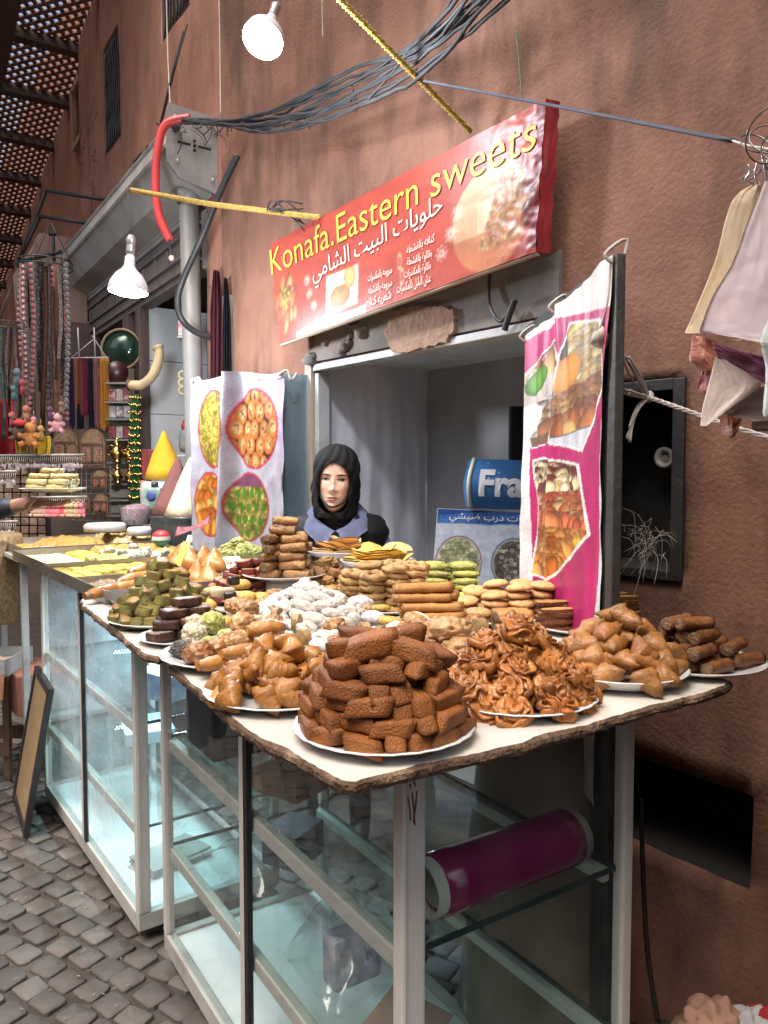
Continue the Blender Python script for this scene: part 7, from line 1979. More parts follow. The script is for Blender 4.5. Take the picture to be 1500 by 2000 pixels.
def slab_food(u0, u1, v0, v1, z, h, m, name, label, cat, seed, amp=.006, fr=60, rounder=False):
    bm = BM()
    n = max(10, int((v1 - v0) / .007)); k = max(10, int((u1 - u0) / .007))
    def fn(a, b):
        e = min(a, 1 - a, b, 1 - b)
        hh_ = h * min(1, e * (10 if not rounder else 4)) ** .5 + amp * 1.5 * noise.noise(V((a * n * .16, b * k * .16, seed))) * min(1, e * 10) + amp * noise.noise(V((a * n * .35, b * k * .35, seed))) * min(1, e * 10) + amp * .9 * noise.noise(V((a * n * .9, b * k * .9, seed)))
        w = .012 * noise.noise(V((a * 5, b * 5, seed)))
        if rounder:
            x, y = (a - .5) * 2, (b - .5) * 2; s = max(abs(x), abs(y)) / max(1e-4, math.hypot(x, y)); a, b = .5 + x * s / 2, .5 + y * s / 2
        return MA @ V((v0 + (v1 - v0) * a + w, u0 + (u1 - u0) * b + w, z + max(0, hh_)))
    sheet(bm, fn, n, k)
    return solo(name, bm, m, label, cat, MA @ V(((v0 + v1) / 2, (u0 + u1) / 2, z)))
ZS = 1.097
tray('baking tray nearest the plates, of dark seeds and nuts', .0, .34, -.085, .58, ZS)
tray('baking tray of yellow green pistachio sheet pastry', .355, .80, -.085, .58, ZS)
tray('wide baking tray of green sprinkled kunafa and grey rolls', .815, 1.47, -.075, .60, ZS)
tray('pale blue lined baking tray at the far end with golden mounds', 1.49, 2.12, -.03, .66, ZS + .004)
SEEDN = glaze('dark seed and nut layer', (.10, .075, .055), (.35, .24, .13), scale=70, rough=.5, bump=1.4, bscale=110, speck=(.5, .38, .2), speck_scale=70, speck_thr=.25)
PIST = glaze('yellow green pistachio sheet', (.62, .45, .085), (.47, .40, .07), scale=34, rough=.55, bump=1.2, bscale=120, c3=(.30, .33, .06), speck=(.62, .55, .26), speck_scale=110)
KUN = glaze('golden shredded kunafa', (.56, .34, .095), (.42, .225, .05), scale=40, rough=.5, bump=1.5, bscale=110, stretch=(1, 3, 1), speck=(.36, .36, .09), speck_scale=90, speck_thr=.18)
SPRK = glaze('pale pistachio sprinkle', (.55, .52, .33), (.38, .40, .20), scale=90, rough=.7, bump=1.5, bscale=150, speck=(.7, .68, .55), speck_scale=120, speck_thr=.25)
NUTM = glaze('loose mixed nuts', (.52, .38, .20), (.30, .24, .09), scale=60, rough=.5, bump=1.6, bscale=80, speck=(.66, .52, .32), speck_scale=55, speck_thr=.3, c3=(.3, .12, .06))
slab_food(.01, .33, -.07, .57, ZS + .006, .026, SEEDN, 'nut_slab', 'dark seed and nut slab filling the nearest baking tray', 'sweet', 3, .006)
psq = [rbox(.060, .056, .022, .004, PIST, None, q, .003, 60) for q in range(4)]
for i in range(6):
    for j in range(7):
        if rp.random() < .06: continue
        q = MA @ V((-.042 + .0605 * i + rot(.003), .398 + .0595 * j + rot(.003), ZS + .007)); put(rp.choice(psq), 'pistachio_square', 'square of yellow green pistachio pastry in the second baking tray', 'pastry', T(*q) @ RZ(.63 + rot(.06)) @ RX(rot(.07)) @ RY(rot(.07)), 'pistachio squares')
slab_food(.38, .79, .30, .57, ZS + .006, .034, KUN, 'kunafa_sheet', 'golden shredded pastry at the inner end of the second tray', 'sweet', 6)
slab_food(.83, 1.45, -.06, .14, ZS + .006, .014, SPRK, 'sprinkle_layer', 'pale green pistachio sprinkle along the outer end of the wide tray', 'sweet', 7, .004)
slab_food(.84, 1.46, .14, .24, ZS + .006, .022, PIST, 'pistachio_layer', 'yellow pistachio strip beside the sprinkle in the wide tray', 'sweet', 17, .006)
slab_food(1.24, 1.45, .25, .58, ZS + .006, .035, KUN, 'kunafa_mound', 'golden kunafa heap at the far side of the wide tray', 'sweet', 18, .010)
slab_food(1.9, 2.09, .12, .40, ZS + .010, .035, KUN, 'kunafa_mound', 'long kunafa mound at the far rim of the pale tray', 'sweet', 19, .010, rounder=True)
slab_food(1.5, 1.95, -.015, .09, ZS + .010, .02, KUN, 'kunafa_sheet', 'golden kunafa strip along the edge of the far tray', 'sweet', 8)
slab_food(1.53, 1.86, .16, .41, ZS + .010, .05, KUN, 'kunafa_mound', 'rounded golden kunafa mound in the pale far tray', 'sweet', 9, .008, rounder=True)
slab_food(1.52, 2.05, .43, .64, ZS + .010, .04, NUTM, 'nut_heap', 'heap of loose mixed nuts at the inner end of the far tray', 'nuts', 10, .014)
slab_food(.85, 1.2, .42, .59, ZS + .006, .04, KUN, 'kunafa_mound', 'brown crisp kunafa mound at the inner end of the wide tray', 'sweet', 12, .01, rounder=True)
gl = lump(.019, (1.25, 1, .9), glaze('grey green coated ball', (.50, .49, .40), (.33, .34, .22), scale=80, rough=.8, bump=1.3, bscale=170), 21, .2)
for i in range(46):
    q = MA @ V((rp.uniform(.24, .43), rp.uniform(.85, 1.22), ZS + .006 + .016 * rp.choice((0, 0, 1, 1, 2)))); put(gl, 'coated_ball', 'grey green coated ball heaped in the middle of the wide tray', 'sweet', T(*q) @ R3(rot(3), rot(1), 0), 'grey green coated balls')
yr = [roll(.13, .022, glaze('green dusted yellow roll', (.55, .46, .12), (.42, .38, .08), scale=30, bump=1.0, bscale=130), SPRK, s, amp=.003) for s in range(2)]
for i, (u, v) in enumerate(((.86, .19), (.92, .17), (.99, .2))):
    q = MA @ V((v, u, ZS + .008)); put(yr[i % 2], 'pistachio_roll', ('yellow pistachio roll nearest the plates in the wide tray', 'yellow pistachio roll in the middle of its row', 'yellow pistachio roll farthest back in its row')[i], 'pastry', T(*q) @ RZ(.62 + rot(.1)))
# the plate held out
hp = pl.copy(); put(PLR, 'plate', 'white plate held out on an open hand, stacked with filled pastries', 'plate', T(hp.x, hp.y, hp.z + .002) @ Matrix.Scale(.122 / .138, 4))
ho = [roll(.078, .0135, glaze('cream filled finger', (.60, .49, .24), (.50, .38, .14), scale=26, bump=.9, bscale=120), SPRK, s, amp=.003, flat=.8) for s in range(3)]
for k in range(4):
    n = (4, 4, 3, 2)[k]
    for i in range(n):
        for j in (-1, 1) if k < 3 else (0,):
            put(rp.choice(ho), 'filled_finger', f'cream coloured filled pastry in the {("lowest", "second", "third", "topmost")[k]} row on the held plate', 'pastry', T(hp.x + j * .04 + rot(.006), hp.y + (i - (n - 1) / 2) * .03, hp.z + .011 + .0205 * k) @ RZ(rot(.3)), f'filled fingers, row {("one", "two", "three", "four")[k]}')
# ================================================================ souvenir goods of the neighbour
rg_ = random.Random(17)
def flatbox(name, label, cat, x0, y0, x1, y1, Y, d, m, group=None, bev=.003):
    """a box filling a patch of the street front at distance Y, d deep"""
    a, b = at_y(x0, y1, Y), at_y(x1, y0, Y)
    bm = BM(); box(bm, a.x, b.x, Y, Y + d, a.z, b.z, None, bev)
    return solo(name, bm, m, label, cat, V(((a.x + b.x) / 2, Y, a.z)), group)
LEA = [mat('brown leather strap', (.13, .06, .035), (.08, .036, .022), 12, .5, .3, 60), mat('dark beaded strap', (.075, .06, .055), (.25, .2, .18), 90, .4, .8, 160, speck=(.5, .42, .36), speck_scale=110, speck_thr=.22),
       mat('grey bead strap', (.16, .15, .14), (.06, .055, .05), 60, .4, .8, 120, speck=(.5, .5, .48), speck_scale=80, speck_thr=.25), mat('tan braided strap', (.30, .13, .06), (.2, .08, .04), 40, .5, 1.0, 90)]
REDR = mat('red ring bead', (.42, .10, .09), (.3, .06, .06), 20, .35); DKR = mat('dark ring bead', (.06, .05, .05), (.12, .10, .095), 20, .35); WHD = mat('pale bead', (.62, .58, .55), (.5, .46, .44), 20, .3)
def strap(name, label, x, y0, y1, Y, w, m, rings=None, group=None):
    a, b = at_y(x, y0, Y), at_y(x + rg_.uniform(-3, 3), y1, Y)
    t = thing(name, label, 'belt', a, group=group)
    bm = BM(); ang = rg_.uniform(-.9, .9)
    ca, sa = math.cos(ang) * w, math.sin(ang) * w
    def fn(u, v):
        p = a.lerp(b, v); return p + V((ca * (u - .5) , sa * (u - .5), 0)) + V((.008 * math.sin(v * 5 + x), .006 * noise.noise(V((v * 6, x, 0))), 0))
    sheet(bm, fn, 2, 26, thick=.004); part('strap', bm, m, t)
    if rings:
        for mm, rad, nm in ((DKR, .018, 'ring_beads'), (REDR, .012, 'red_beads'), (WHD, .005, 'pale_studs'))[:rings]:
            bm = BM(); n = int((a - b).length / .034)
            for k in range(n):
                p = fn(.5, (k + .5) / n) + V((0, -.004 - (.020 - rad) * .25, 0)); lathe(bm, [(.0005, .002), (rad * .8, .002), (rad, 0), (rad, -.003)], 14, T(*p) @ RX(math.pi / 2), close=False)
            part(nm, bm, mm, t)
    return t
def hoop(name, label, cx, cy, Y, R):
    p = at_y(cx, cy, Y); t = thing(name, label, 'rack', p)
    bm = BM()
    for dz in (0, -.035): tube(bm, [p + V((R * math.cos(k * .2618), R * math.sin(k * .2618), dz)) for k in range(25)], .004, 6)
    for k in range(12): a = k * .5236; tube(bm, [p + V((R * math.cos(a), R * math.sin(a), 0)), p + V((R * math.cos(a), R * math.sin(a), -.035))], .003, 5)
    part('hoop', bm, RUSTW, t)
    bm = BM()
    for k in range(3): a = k * 2.1 + .4; tube(bm, [p + V((R * math.cos(a), R * math.sin(a), 0)), p + V((.04, 0, .24))], .003, 5)
    part('chains', bm, RUSTW, t)
hoop('belt_rack', 'round wire rack hung with beaded belts under the metal frame', 88, 512, 4.75, .155)
spec = ((48, 515, 775, 3, .045), (62, 512, 770, 2, .045), (78, 512, 765, 0, .04), (70, 512, 850, 0, .035), (88, 520, 860, 0, .035), (98, 515, 855, 0, .03), (110, 520, 800, 0, .045), (122, 512, 760, 0, .03), (131, 512, 800, 1, .03), (118, 520, 700, 0, .02), (104, 560, 740, 0, .03), (56, 520, 640, 0, .03))
tl = ('beaded belt with red ringed discs', 'beaded belt with red rings next to the widest one', 'narrow grey beaded belt', 'long plain brown leather belt', 'long brown leather strap in the middle of the rack', 'thin dark beaded strap', 'tan braided leather belt', 'dark bead strand', 'belt strung with dark silvery discs', 'thin dark strap between two wider ones', 'short beaded strap', 'short dark strap behind the ringed belts')
for i, (x, y0, y1, rg, w) in enumerate(spec):
    strap('belt', tl[i] + ' on the round rack', x, y0, y1, 4.62 + .05 * (i % 4), w, (LEA[1], LEA[1], LEA[2], LEA[0], LEA[0], LEA[1], LEA[3], LEA[2], LEA[2], LEA[1], LEA[1], LEA[0])[i], rg)
hoop('belt_rack', 'lower round wire rack at the very edge, hung with thin cords', 14, 632, 4.6, .10)
for i in range(9):
    x = -6 + i * 5.2; strap('cord_strap', 'thin hanging cord of the lower round rack', x, 636, rg_.choice((800, 820, 760, 860)), 4.52 + .03 * (i % 3), .018, rg_.choice((LEA[0], LEA[1], mat('coloured cord', rg_.choice(((.3, .12, .1), (.1, .2, .2), (.35, .2, .22), (.16, .13, .12))), None, 20, .7))), None, 'thin cords of the lower rack')
# scarves / tassels
ts_ = thing('scarf_hanger', 'wire hanger carrying the row of coloured fringed scarves', 'hanger', at_y(172, 700, 5.1))
bm = BM(); tube(bm, [at_y(136, 700, 5.1), at_y(212, 698, 5.1)], .006, 6); tube(bm, [at_y(138, 700, 5.1), at_y(186, 660, 5.15)], .003, 5); tube(bm, [at_y(208, 698, 5.1), at_y(180, 655, 5.15)], .003, 5); tube(bm, [at_y(152, 640, 5.1), at_y(155, 700, 5.1)], .005, 5); tube(bm, [at_y(184, 640, 5.1), at_y(186, 700, 5.1)], .005, 5)
part('wires', bm, ALUG, ts_)
scol = ((139, 836, (.035, .025, .085), 'dark indigo'), (150, 800, (.60, .20, .10), 'salmon orange'), (158, 812, (.34, .10, .09), 'brick red'), (166, 812, (.36, .025, .10), 'crimson'), (177, 838, (.012, .014, .035), 'black navy'), (188, 832, (.40, .16, .17), 'dusty rose'), (200, 838, (.72, .30, .03), 'bright orange'), (208, 828, (.66, .32, .06), 'golden orange'), (156, 838, (.01, .011, .03), 'dark navy short'))
for i, (x, y1, c, nm) in enumerate(scol):
    a = at_y(x - 6, 700 if i < 8 else 790, 5.02 + .02 * (i % 2)); b = at_y(x + 8, y1, 5.02 + .02 * (i % 2))
    bm = BM()
    def fn(u, v, a=a, b=b, i=i): 
        return V((a.x + (b.x - a.x) * (u * (.8 + .2 * v) + .1 * (1 - v)), a.y - .022 * math.sin(u * 3.14) - .006 * math.sin(u * 22 + i), a.z + (b.z - a.z) * v * (1 - .03 * math.sin(u * 15))))
    sheet(bm, fn, 22, 14, thick=.004)
    solo('fringed_scarf', bm, mat('scarf cloth ' + nm, c, tuple(q * .75 for q in c), 40, .8, .5, 90, stretch=(6, 6, .3)), nm + ' fringed scarf on the wire hanger', 'scarf', a)
# soft toys, yellow and red cloth
def toy(x, y, Y, s, c, label, acc=None):
    p = at_y(x, y, Y); m = mat('plush ' + label[:12], c, tuple(q * .7 for q in c), 30, .9, .6, 120)
    bm = BM(); ball(bm, p, s, 2, (1, .8, 1.15)); ball(bm, p + V((s * .25, -s * .3, s * 1.35)), s * .72, 2)
    for dx, dz in ((-.9, -.7), (.9, -.8), (-1.0, .35), (1.0, .3)): tube(bm, [p + V((dx * s * .5, -s * .2, dz * s * .6)), p + V((dx * s * 1.25, -s * .5, dz * s * 1.3))], s * .36, 8)
    for dx in (-.5, .6): ball(bm, p + V((dx * s, -s * .3, s * 2.0)), s * .28, 1)
    solo('soft_toy', bm, m, label, 'toy', p)
toy(58, 856, 4.45, .045, (.55, .22, .06), 'orange soft toy with stubby limbs below the belts'); toy(38, 846, 4.45, .042, (.09, .05, .035), 'dark brown soft toy under the little red hat'); toy(112, 832, 4.5, .036, (.58, .28, .3), 'pale pink soft toy beside the long leather belt')
def pompom(x, y, Y, s, c, label):
    p = at_y(x, y, Y); bm = BM(); ball(bm, p, s, 2, amp=.4, fr=30)
    for k in range(16): a = k * .393; tube(bm, [p + V((math.cos(a) * s * .5, math.sin(a) * s * .5, -s * .5)), p + V((math.cos(a) * s * .8, math.sin(a) * s * .8, -s * 3.4))], s * .14, 4)
    tube(bm, [p, p + V((0, 0, s * 3))], s * .1, 4)
    solo('tassel', bm, mat('tassel ' + label[:9], c, tuple(q * .6 for q in c), 50, .85, .5, 120), label, 'tassel', p)
for x, y, s_, c, nm in ((34, 728, 0.024, (.10, .13, .16), 'grey blue tassel by the belt rack'), (44, 748, 0.020, (.3, .05, .06), 'dark red tassel by the belt rack'), (28, 760, 0.020, (.06, .14, .13), 'teal tassel at the edge of the belts'), (52, 800, 0.023, (.36, .14, .09), 'rust tassel between the belts'), (66, 820, 0.018, (.5, .2, .22), 'pink tassel between the belts'), (80, 838, 0.020, (.45, .28, .08), 'ochre tassel above the yellow cloth'), (98, 800, 0.018, (.12, .05, .1), 'plum tassel behind the leather belts'), (46, 822, 0.018, (.5, .24, .08), 'orange tassel above the soft toys'), (24, 812, 0.021, (.35, .08, .08), 'brick red tassel above the red hanging'), (120, 790, 0.017, (.2, .12, .08), 'brown tassel beside the navy scarf')): pompom(x, y, 4.45 + .02 * s_ * 100 % .1, s_, c, nm)
for i in range(9):
    x = 40 + i * 11; strap('bead_string', ('dark', 'red', 'silvery', 'brown', 'pink', 'black', 'tan', 'grey', 'wine')[i] + ' bead string filling the back of the belt rack', x, 520, 700 + (i * 53) % 150, 4.86, .022, (LEA[1], LEA[3], LEA[2], LEA[0], mat('pink beads', (.4, .18, .2), (.25, .1, .12), 80, .5), LEA[1], LEA[3], LEA[2], LEA[0])[i], 1 if i % 2 else 2)
bm = BM(); ball(bm, at_y(38, 826, 4.38), .028, 2, (1.3, 1, .7)); solo('felt_hat', bm, mat('red felt', (.45, .03, .04), None, 30, .9), 'little red felt cap above the dark brown toy', 'cap', at_y(38, 826, 4.38))
def cloth(name, label, cat, x0, y0, x1, y1, Y, c, amp=.02, fr=20):
    a, b = at_y(x0, y0, Y), at_y(x1, y1, Y); bm = BM()
    sheet(bm, lambda u, v: V((a.x + (b.x - a.x) * (u + .06 * math.sin(v * 4) * (u - .5)), Y + amp * math.sin(u * fr * .6) * (.4 + v), a.z + (b.z - a.z) * v * (1 + .08 * math.sin(u * 7)))), 30, 12, thick=.004)
    solo(name, bm, mat(name + ' ' + label[:8], c, tuple(q * .75 for q in c), 14, .8, .2, 60), label, cat, a)
cloth('yellow_cloth', 'bright yellow folded cloth hanging under the soft toys', 'cloth', 62, 852, 100, 888, 4.5, (.70, .47, .03)); cloth('yellow_cloth', 'yellow striped cloth low beside the red hanging', 'cloth', 30, 852, 60, 884, 4.55, (.6, .45, .06)); cloth('red_hanging', 'red cloth hanging at the very edge behind the thin cords', 'cloth', -30, 780, 34, 900, 4.75, (.40, .02, .035))
# keychain strips and tile magnets
STR = mat('pale wire strip', (.42, .38, .34), (.3, .27, .24), 20, .5, metal=.5)
for (x0, x1, y, Y, lb) in ((-10, 165, 890, 4.5, 'upper wire strip dense with dangling keyrings'), (-10, 34, 922, 4.35, 'short wire strip of keyrings at the very edge'), (60, 170, 972, 4.35, 'wire strip hung with pink and red keyrings'), (-10, 36, 1020, 4.3, 'lowest wire strip by the person holding a plate')):
    t = thing('keyring_strip', lb, 'keyring strip', at_y((x0 + x1) / 2, y, Y)); bm = BM(); tube(bm, [at_y(x0, y, Y), at_y(x1, y - 2, Y)], .008, 6)
    for k in range(int((x1 - x0) / 4)): p = at_y(x0 + k * 4 + 1, y, Y); tube(bm, [p, p + V((.002, -.01, -.02)), p + V((0, -.012, -.05))], .0022, 4)
    part('wire', bm, STR, t)
    bm = BM()
    for k in range(int((x1 - x0) / 7)):
        p = at_y(x0 + k * 7 + 3, y + 14, Y) + V((0, -.014, -.02)); s = rg_.uniform(.010, .02)
        (ball(bm, p, s, 1, (1, .4, 1.3)) if rg_.random() < .6 else box(bm, -s, s, -.003, .003, -s * 1.4, s, T(*p) @ RY(rg_.uniform(-.3, .3))))
    part('trinkets', bm, mat('mixed trinkets', (.42, .36, .32), (.16, .13, .15), 45, .5, c3=(.4, .12, .14), thr=.62), t)
for i in range(11):
    c = ((.60, .36, .27), (.66, .09, .10), (.70, .20, .24), (.55, .40, .22))[0 if i < 3 else rg_.choice((1, 2, 2, 3))]
    p = at_y(68 + i * 9, 999, 4.3); bm = BM()
    ball(bm, p, .026, 2, (1, .7, 1)); ball(bm, p + V((.004, -.01, .032)), .018, 1); ball(bm, p + V((.014, -.01, .05)), .007, 1); ball(bm, p + V((-.008, -.01, .05)), .007, 1); ball(bm, p + V((-.02, -.01, -.022)), .012, 1); ball(bm, p + V((.02, -.01, -.022)), .012, 1)
    solo('plush_keyring', bm, mat('keyring plush', c, tuple(q * .75 for q in c), 30, .9, .4, 100), ('beige' if i < 3 else 'pink or red') + ' plush keyring hanging from the wire strip behind the trays', 'keyring', p, ('beige' if i < 3 else 'pink') + ' plush keyrings')
MAG = [mat('wood magnet', c, tuple(q * .6 for q in c), 60, .6, c3=(.4, .32, .24), thr=.6) for c in ((.22, .12, .07), (.26, .16, .09), (.16, .09, .06), (.3, .2, .13))]
bm = BM()
box(bm, 0, .37, 0, .02, 0, .55, T(*at_y(-22, 1068, 4.62)))
solo('magnet_board', bm, RUSTW, 'dark board covered with small square wooden magnets', 'board', at_y(-22, 1068, 4.62))
for i in range(7):
    for j in range(10):
        p = at_y(-16 + 16.5 * i, 905 + 16.2 * j, 4.6); bm = BM(); box(bm, -.021, .021, -.012, .0, -.021, .021, None, .003)
        o = solo('square_magnet', to_mesh('square_magnet', bm, rg_.choice(MAG)), None, 'small square wooden magnet in the grid on the dark board', 'magnet', p, 'square wooden magnets')
# arched wooden mirrors and wall grid
AR = mat('carved dark wood', (.20, .115, .06), (.12, .066, .036), 30, .5, .5, 90, c3=(.33, .21, .11), thr=.6)
def arch(x0, y0, x1, y1, Y, label):
    a, b = at_y(x0, y1, Y), at_y(x1, y0, Y); w, h = (b.x - a.x), (b.z - a.z); M_ = frame(V((a.x + w / 2, Y, a.z)), V((1, 0, 0)), V((0, 0, 1)))
    t = thing('arched_plaque', label, 'plaque', V((a.x + w / 2, Y, a.z)))
    def prof(s, inset): 
        r = w / 2 * s; return [(-r, inset), (r, inset), (r, h * .62)] + [(r * math.cos(k * math.pi / 10), h * .62 + (h * .38 - inset) * math.sin(k * math.pi / 10)) for k in range(1, 10)] + [(-r, h * .62)]
    bm = BM(); prism(bm, prof(1, 0), 0, .025, M_); part('frame', bm, AR, t)
    bm = BM(); prism(bm, prof(.8, h * .06), .026, .034, M_); part('carved_panel', bm, mat('inner carved panel', (.27, .17, .09), (.16, .09, .05), 40, .5, .8, 120), t)
    for sx in (-.28, .28):
        bm = BM()
        for k in range(5): ball(bm, M_ @ V((sx * w, h * (.2 + .07 * k), .036)), .008, 1)
        part('stud_row', bm, REDR, t)
    bm = BM()
    for zz in (.12, .58): box(bm, -w * .42, w * .42, h * zz, h * zz + .012, .034, .042, M_)
    box(bm, -.006, .006, h * .13, h * .58, .034, .042, M_); part('bands', bm, LEA[0], t)
arch(110, 838, 154, 905, 4.9, 'arched carved wooden plaque just under the navy scarf'); arch(161, 838, 207, 914, 4.9, 'larger arched wooden plaque with two rows of red studs'); arch(184, 918, 211, 955, 4.85, 'small dark arched plaque in the middle of the wire grid'); arch(186, 964, 213, 1004, 4.85, 'small arched plaque lowest on the wire grid'); arch(150, 964, 178, 1000, 4.88, 'small brown arched plaque behind the held plate')
gd = thing('wire_grid', 'grey wire grid panel behind the small arched plaques', 'grid', at_y(185, 1010, 4.95)); bm = BM()
for k in range(9): tube(bm, [at_y(140 + 9.5 * k, 910, 4.95), at_y(140 + 9.5 * k, 1016, 4.95)], .0022, 4)
for k in range(9): tube(bm, [at_y(138, 912 + 13 * k, 4.95), at_y(218, 912 + 13 * k, 4.95)], .0022, 4)
part('wires', bm, STR, gd)
bm = BM(); a, b = at_y(-40, 1065, 5.3), at_y(262, 720, 5.3); box(bm, a.x, b.x, 5.3, 5.33, a.z - .5, b.z, None)
solo('backing_board', bm, mat('dim brown hanging panel', (.11, .08, .062), (.07, .05, .04), 8, .8), 'dim brown panel behind the hanging souvenirs', 'panel', at_y(100, 1065, 5.3))
# shelf unit with small packs, teapots
sh_ = thing('goods_shelf', 'narrow grey shelf unit of small packs between the plaques and the green garland', 'shelf', at_y(232, 1010, 5.2)); bm = BM()
for y in (748, 785, 818, 858, 902, 944, 975, 1005): a, b = at_y(210, y, 5.05), at_y(256, y, 5.05); box(bm, a.x, b.x, 5.0, 5.2, a.z - .012, a.z, None)
part('boards', bm, mat('grey green shelf', (.20, .19, .17), (.15, .14, .12), 8, .7), sh_)
for j, y in enumerate((784, 817, 857)):
    for i in range(3):
        c = ((.30, .06, .06), (.36, .33, .32), (.26, .05, .06))[j] if i != 1 else ((.4, .34, .3), (.12, .12, .15), (.4, .34, .31))[j]
        flatbox('small_pack', f'small {("red and cream", "grey and white", "dark red striped")[j]} pack on the {("upper", "middle", "lower")[j]} shelf beside the garland', 'pack', 213 + 14 * i, y - 24, 225 + 14 * i, y - 1, 5.02, .05, mat('pack print', c, tuple(q * .5 for q in c), 60, .4, c3=(.5, .45, .42), thr=.55), f'packs on shelf {j + 1}')
for j, y in enumerate((942, 973, 1003)): flatbox('drawer_box', f'grey carton on the shelf below the brass pots, {("upper", "middle", "lowest")[j]} one', 'carton', 213, y - 26, 254, y - 1, 5.06, .08, mat('carton print', (.24, .2, .16), (.3, .26, .2), 12, .7))
BRASS = mat('polished brass', (.62, .42, .14), (.5, .33, .10), 10, .22, .1, 40, metal=1.0)
def pot(x, y, Y, s, label):
    p = at_y(x, y, Y); t = thing('brass_pot', label, 'pot', p); bm = BM()
    lathe(bm, [(.0005, 0), (.026 * s, 0), (.03 * s, .006 * s), (.018 * s, .014 * s), (.042 * s, .04 * s), (.044 * s, .058 * s), (.026 * s, .085 * s), (.018 * s, .10 * s)], 28, T(*p)); part('pot_body', bm, BRASS, t)
    bm = BM(); lathe(bm, [(.019 * s, .10 * s), (.02 * s, .106 * s), (.012 * s, .13 * s), (.004 * s, .142 * s), (.007 * s, .15 * s), (.0005, .158 * s)], 24, T(*p)); part('lid', bm, BRASS, t)
    bm = BM(); tube(bm, bez([p + V((.038 * s, 0, .05 * s)), p + V((.06 * s, 0, .065 * s)), p + V((.068 * s, 0, .10 * s))], 5), .006 * s, 8); part('spout', bm, BRASS, t)
    bm = BM(); tube(bm, bez([p + V((-.036 * s, 0, .04 * s)), p + V((-.07 * s, 0, .06 * s)), p + V((-.05 * s, 0, .1 * s)), p + V((-.02 * s, 0, .1 * s))], 5), .004 * s, 6); part('handle', bm, BRASS, t)
pot(229, 903, 4.95, 1.05, 'larger polished brass pot on the shelf beside the green garland'); pot(230, 943, 4.95, .85, 'smaller brass pot on the shelf under the larger one'); pot(252, 903, 5.0, .8, 'brass pot half hidden behind the green garland'); pot(254, 943, 5.0, .8, 'small brass pot lower behind the green garland')
# green garland with coins
ga = thing('coin_garland', 'long green cloth strip sewn with rows of golden coins', 'garland', at_y(264, 770, 4.85)); bm = BM(); a, b = at_y(253, 770, 4.85), at_y(275, 985, 4.85)
sheet(bm, lambda u, v: V((a.x + (b.x - a.x) * u, 4.85 + .01 * math.sin(u * 9 + v * 12), a.z + (b.z - a.z) * v)), 8, 30, thick=.004); part('cloth', bm, mat('green felt', (.035, .17, .05), (.025, .12, .035), 20, .9), ga)
for k in range(14):
    bm = BM()
    for i in range(8):
        p = at_y(252 + i * 3.1 + rg_.uniform(-1, 1), 776 + k * 15 + rg_.uniform(-2, 2), 4.835)
        lathe(bm, [(.0005, -.001), (.0085, -.001), (.0085, .001), (.0005, .001)], 8, T(*p) @ RX(1.57 + rg_.uniform(-.6, .6)) @ RY(rg_.uniform(-.4, .4)), close=False)
    part('coin_row', bm, BRASS, ga)
# mirror, drum, horn
mi_ = thing('round_mirror', 'big round dark mirror hanging high in the souvenir shop', 'mirror', at_y(237, 682, 5.35)); p = at_y(237, 682, 5.35); bm = BM()
lathe(bm, [(.0005, .0), (.13, 0), (.13, -.01)], 40, T(*p) @ RX(math.pi / 2), close=False); part('glass', bm, mat('dark green mirror', (.02, .05, .035), (.04, .07, .05), 6, .12, metal=.4), mi_)
bm = BM(); tube(bm, [p + V((.135 * math.cos(k * .2094), -.004, .135 * math.sin(k * .2094))) for k in range(31)], .009, 8); part('frame', bm, mat('tan frame', (.3, .2, .11), (.2, .13, .07), 10, .6), mi_)
p = at_y(228, 728, 5.1); bm = BM(); lathe(bm, [(.0005, -.03), (.062, -.03), (.072, -.02), (.07, .05), (.0005, .05)], 32, T(*p) @ RX(math.pi / 2) @ RY(.4), close=False)
solo('hand_drum', bm, mat('dark red leather drum', (.05, .012, .014), (.035, .01, .012), 10, .35), 'dark red round drum hanging below the mirror', 'drum', p)
hn = thing('horn', 'big curved cream horn mounted on the door post', 'horn', at_y(255, 752, 4.75)); q = bez([at_y(253, 752, 4.75), at_y(275, 752, 4.72), at_y(297, 735, 4.7), at_y(308, 710, 4.7), at_y(311, 690, 4.7), at_y(307, 676, 4.7)], 8)
n = len(q); bm = BM(); tube(bm, q, .03, 16, rs=[.030 - .002 * math.sin(k / n * 3) + (.006 if k > n - 5 else 0) for k in range(n)]); jitter(bm, .004, 18); part('shaft', bm, mat('cream horn', (.55, .41, .24), (.45, .32, .17), 14, .5, .2, 40), hn)
bm = BM(); tube(bm, [at_y(250, 752, 4.75), at_y(256, 752, 4.75)], .034, 16); part('band', bm, LEA[0], hn)
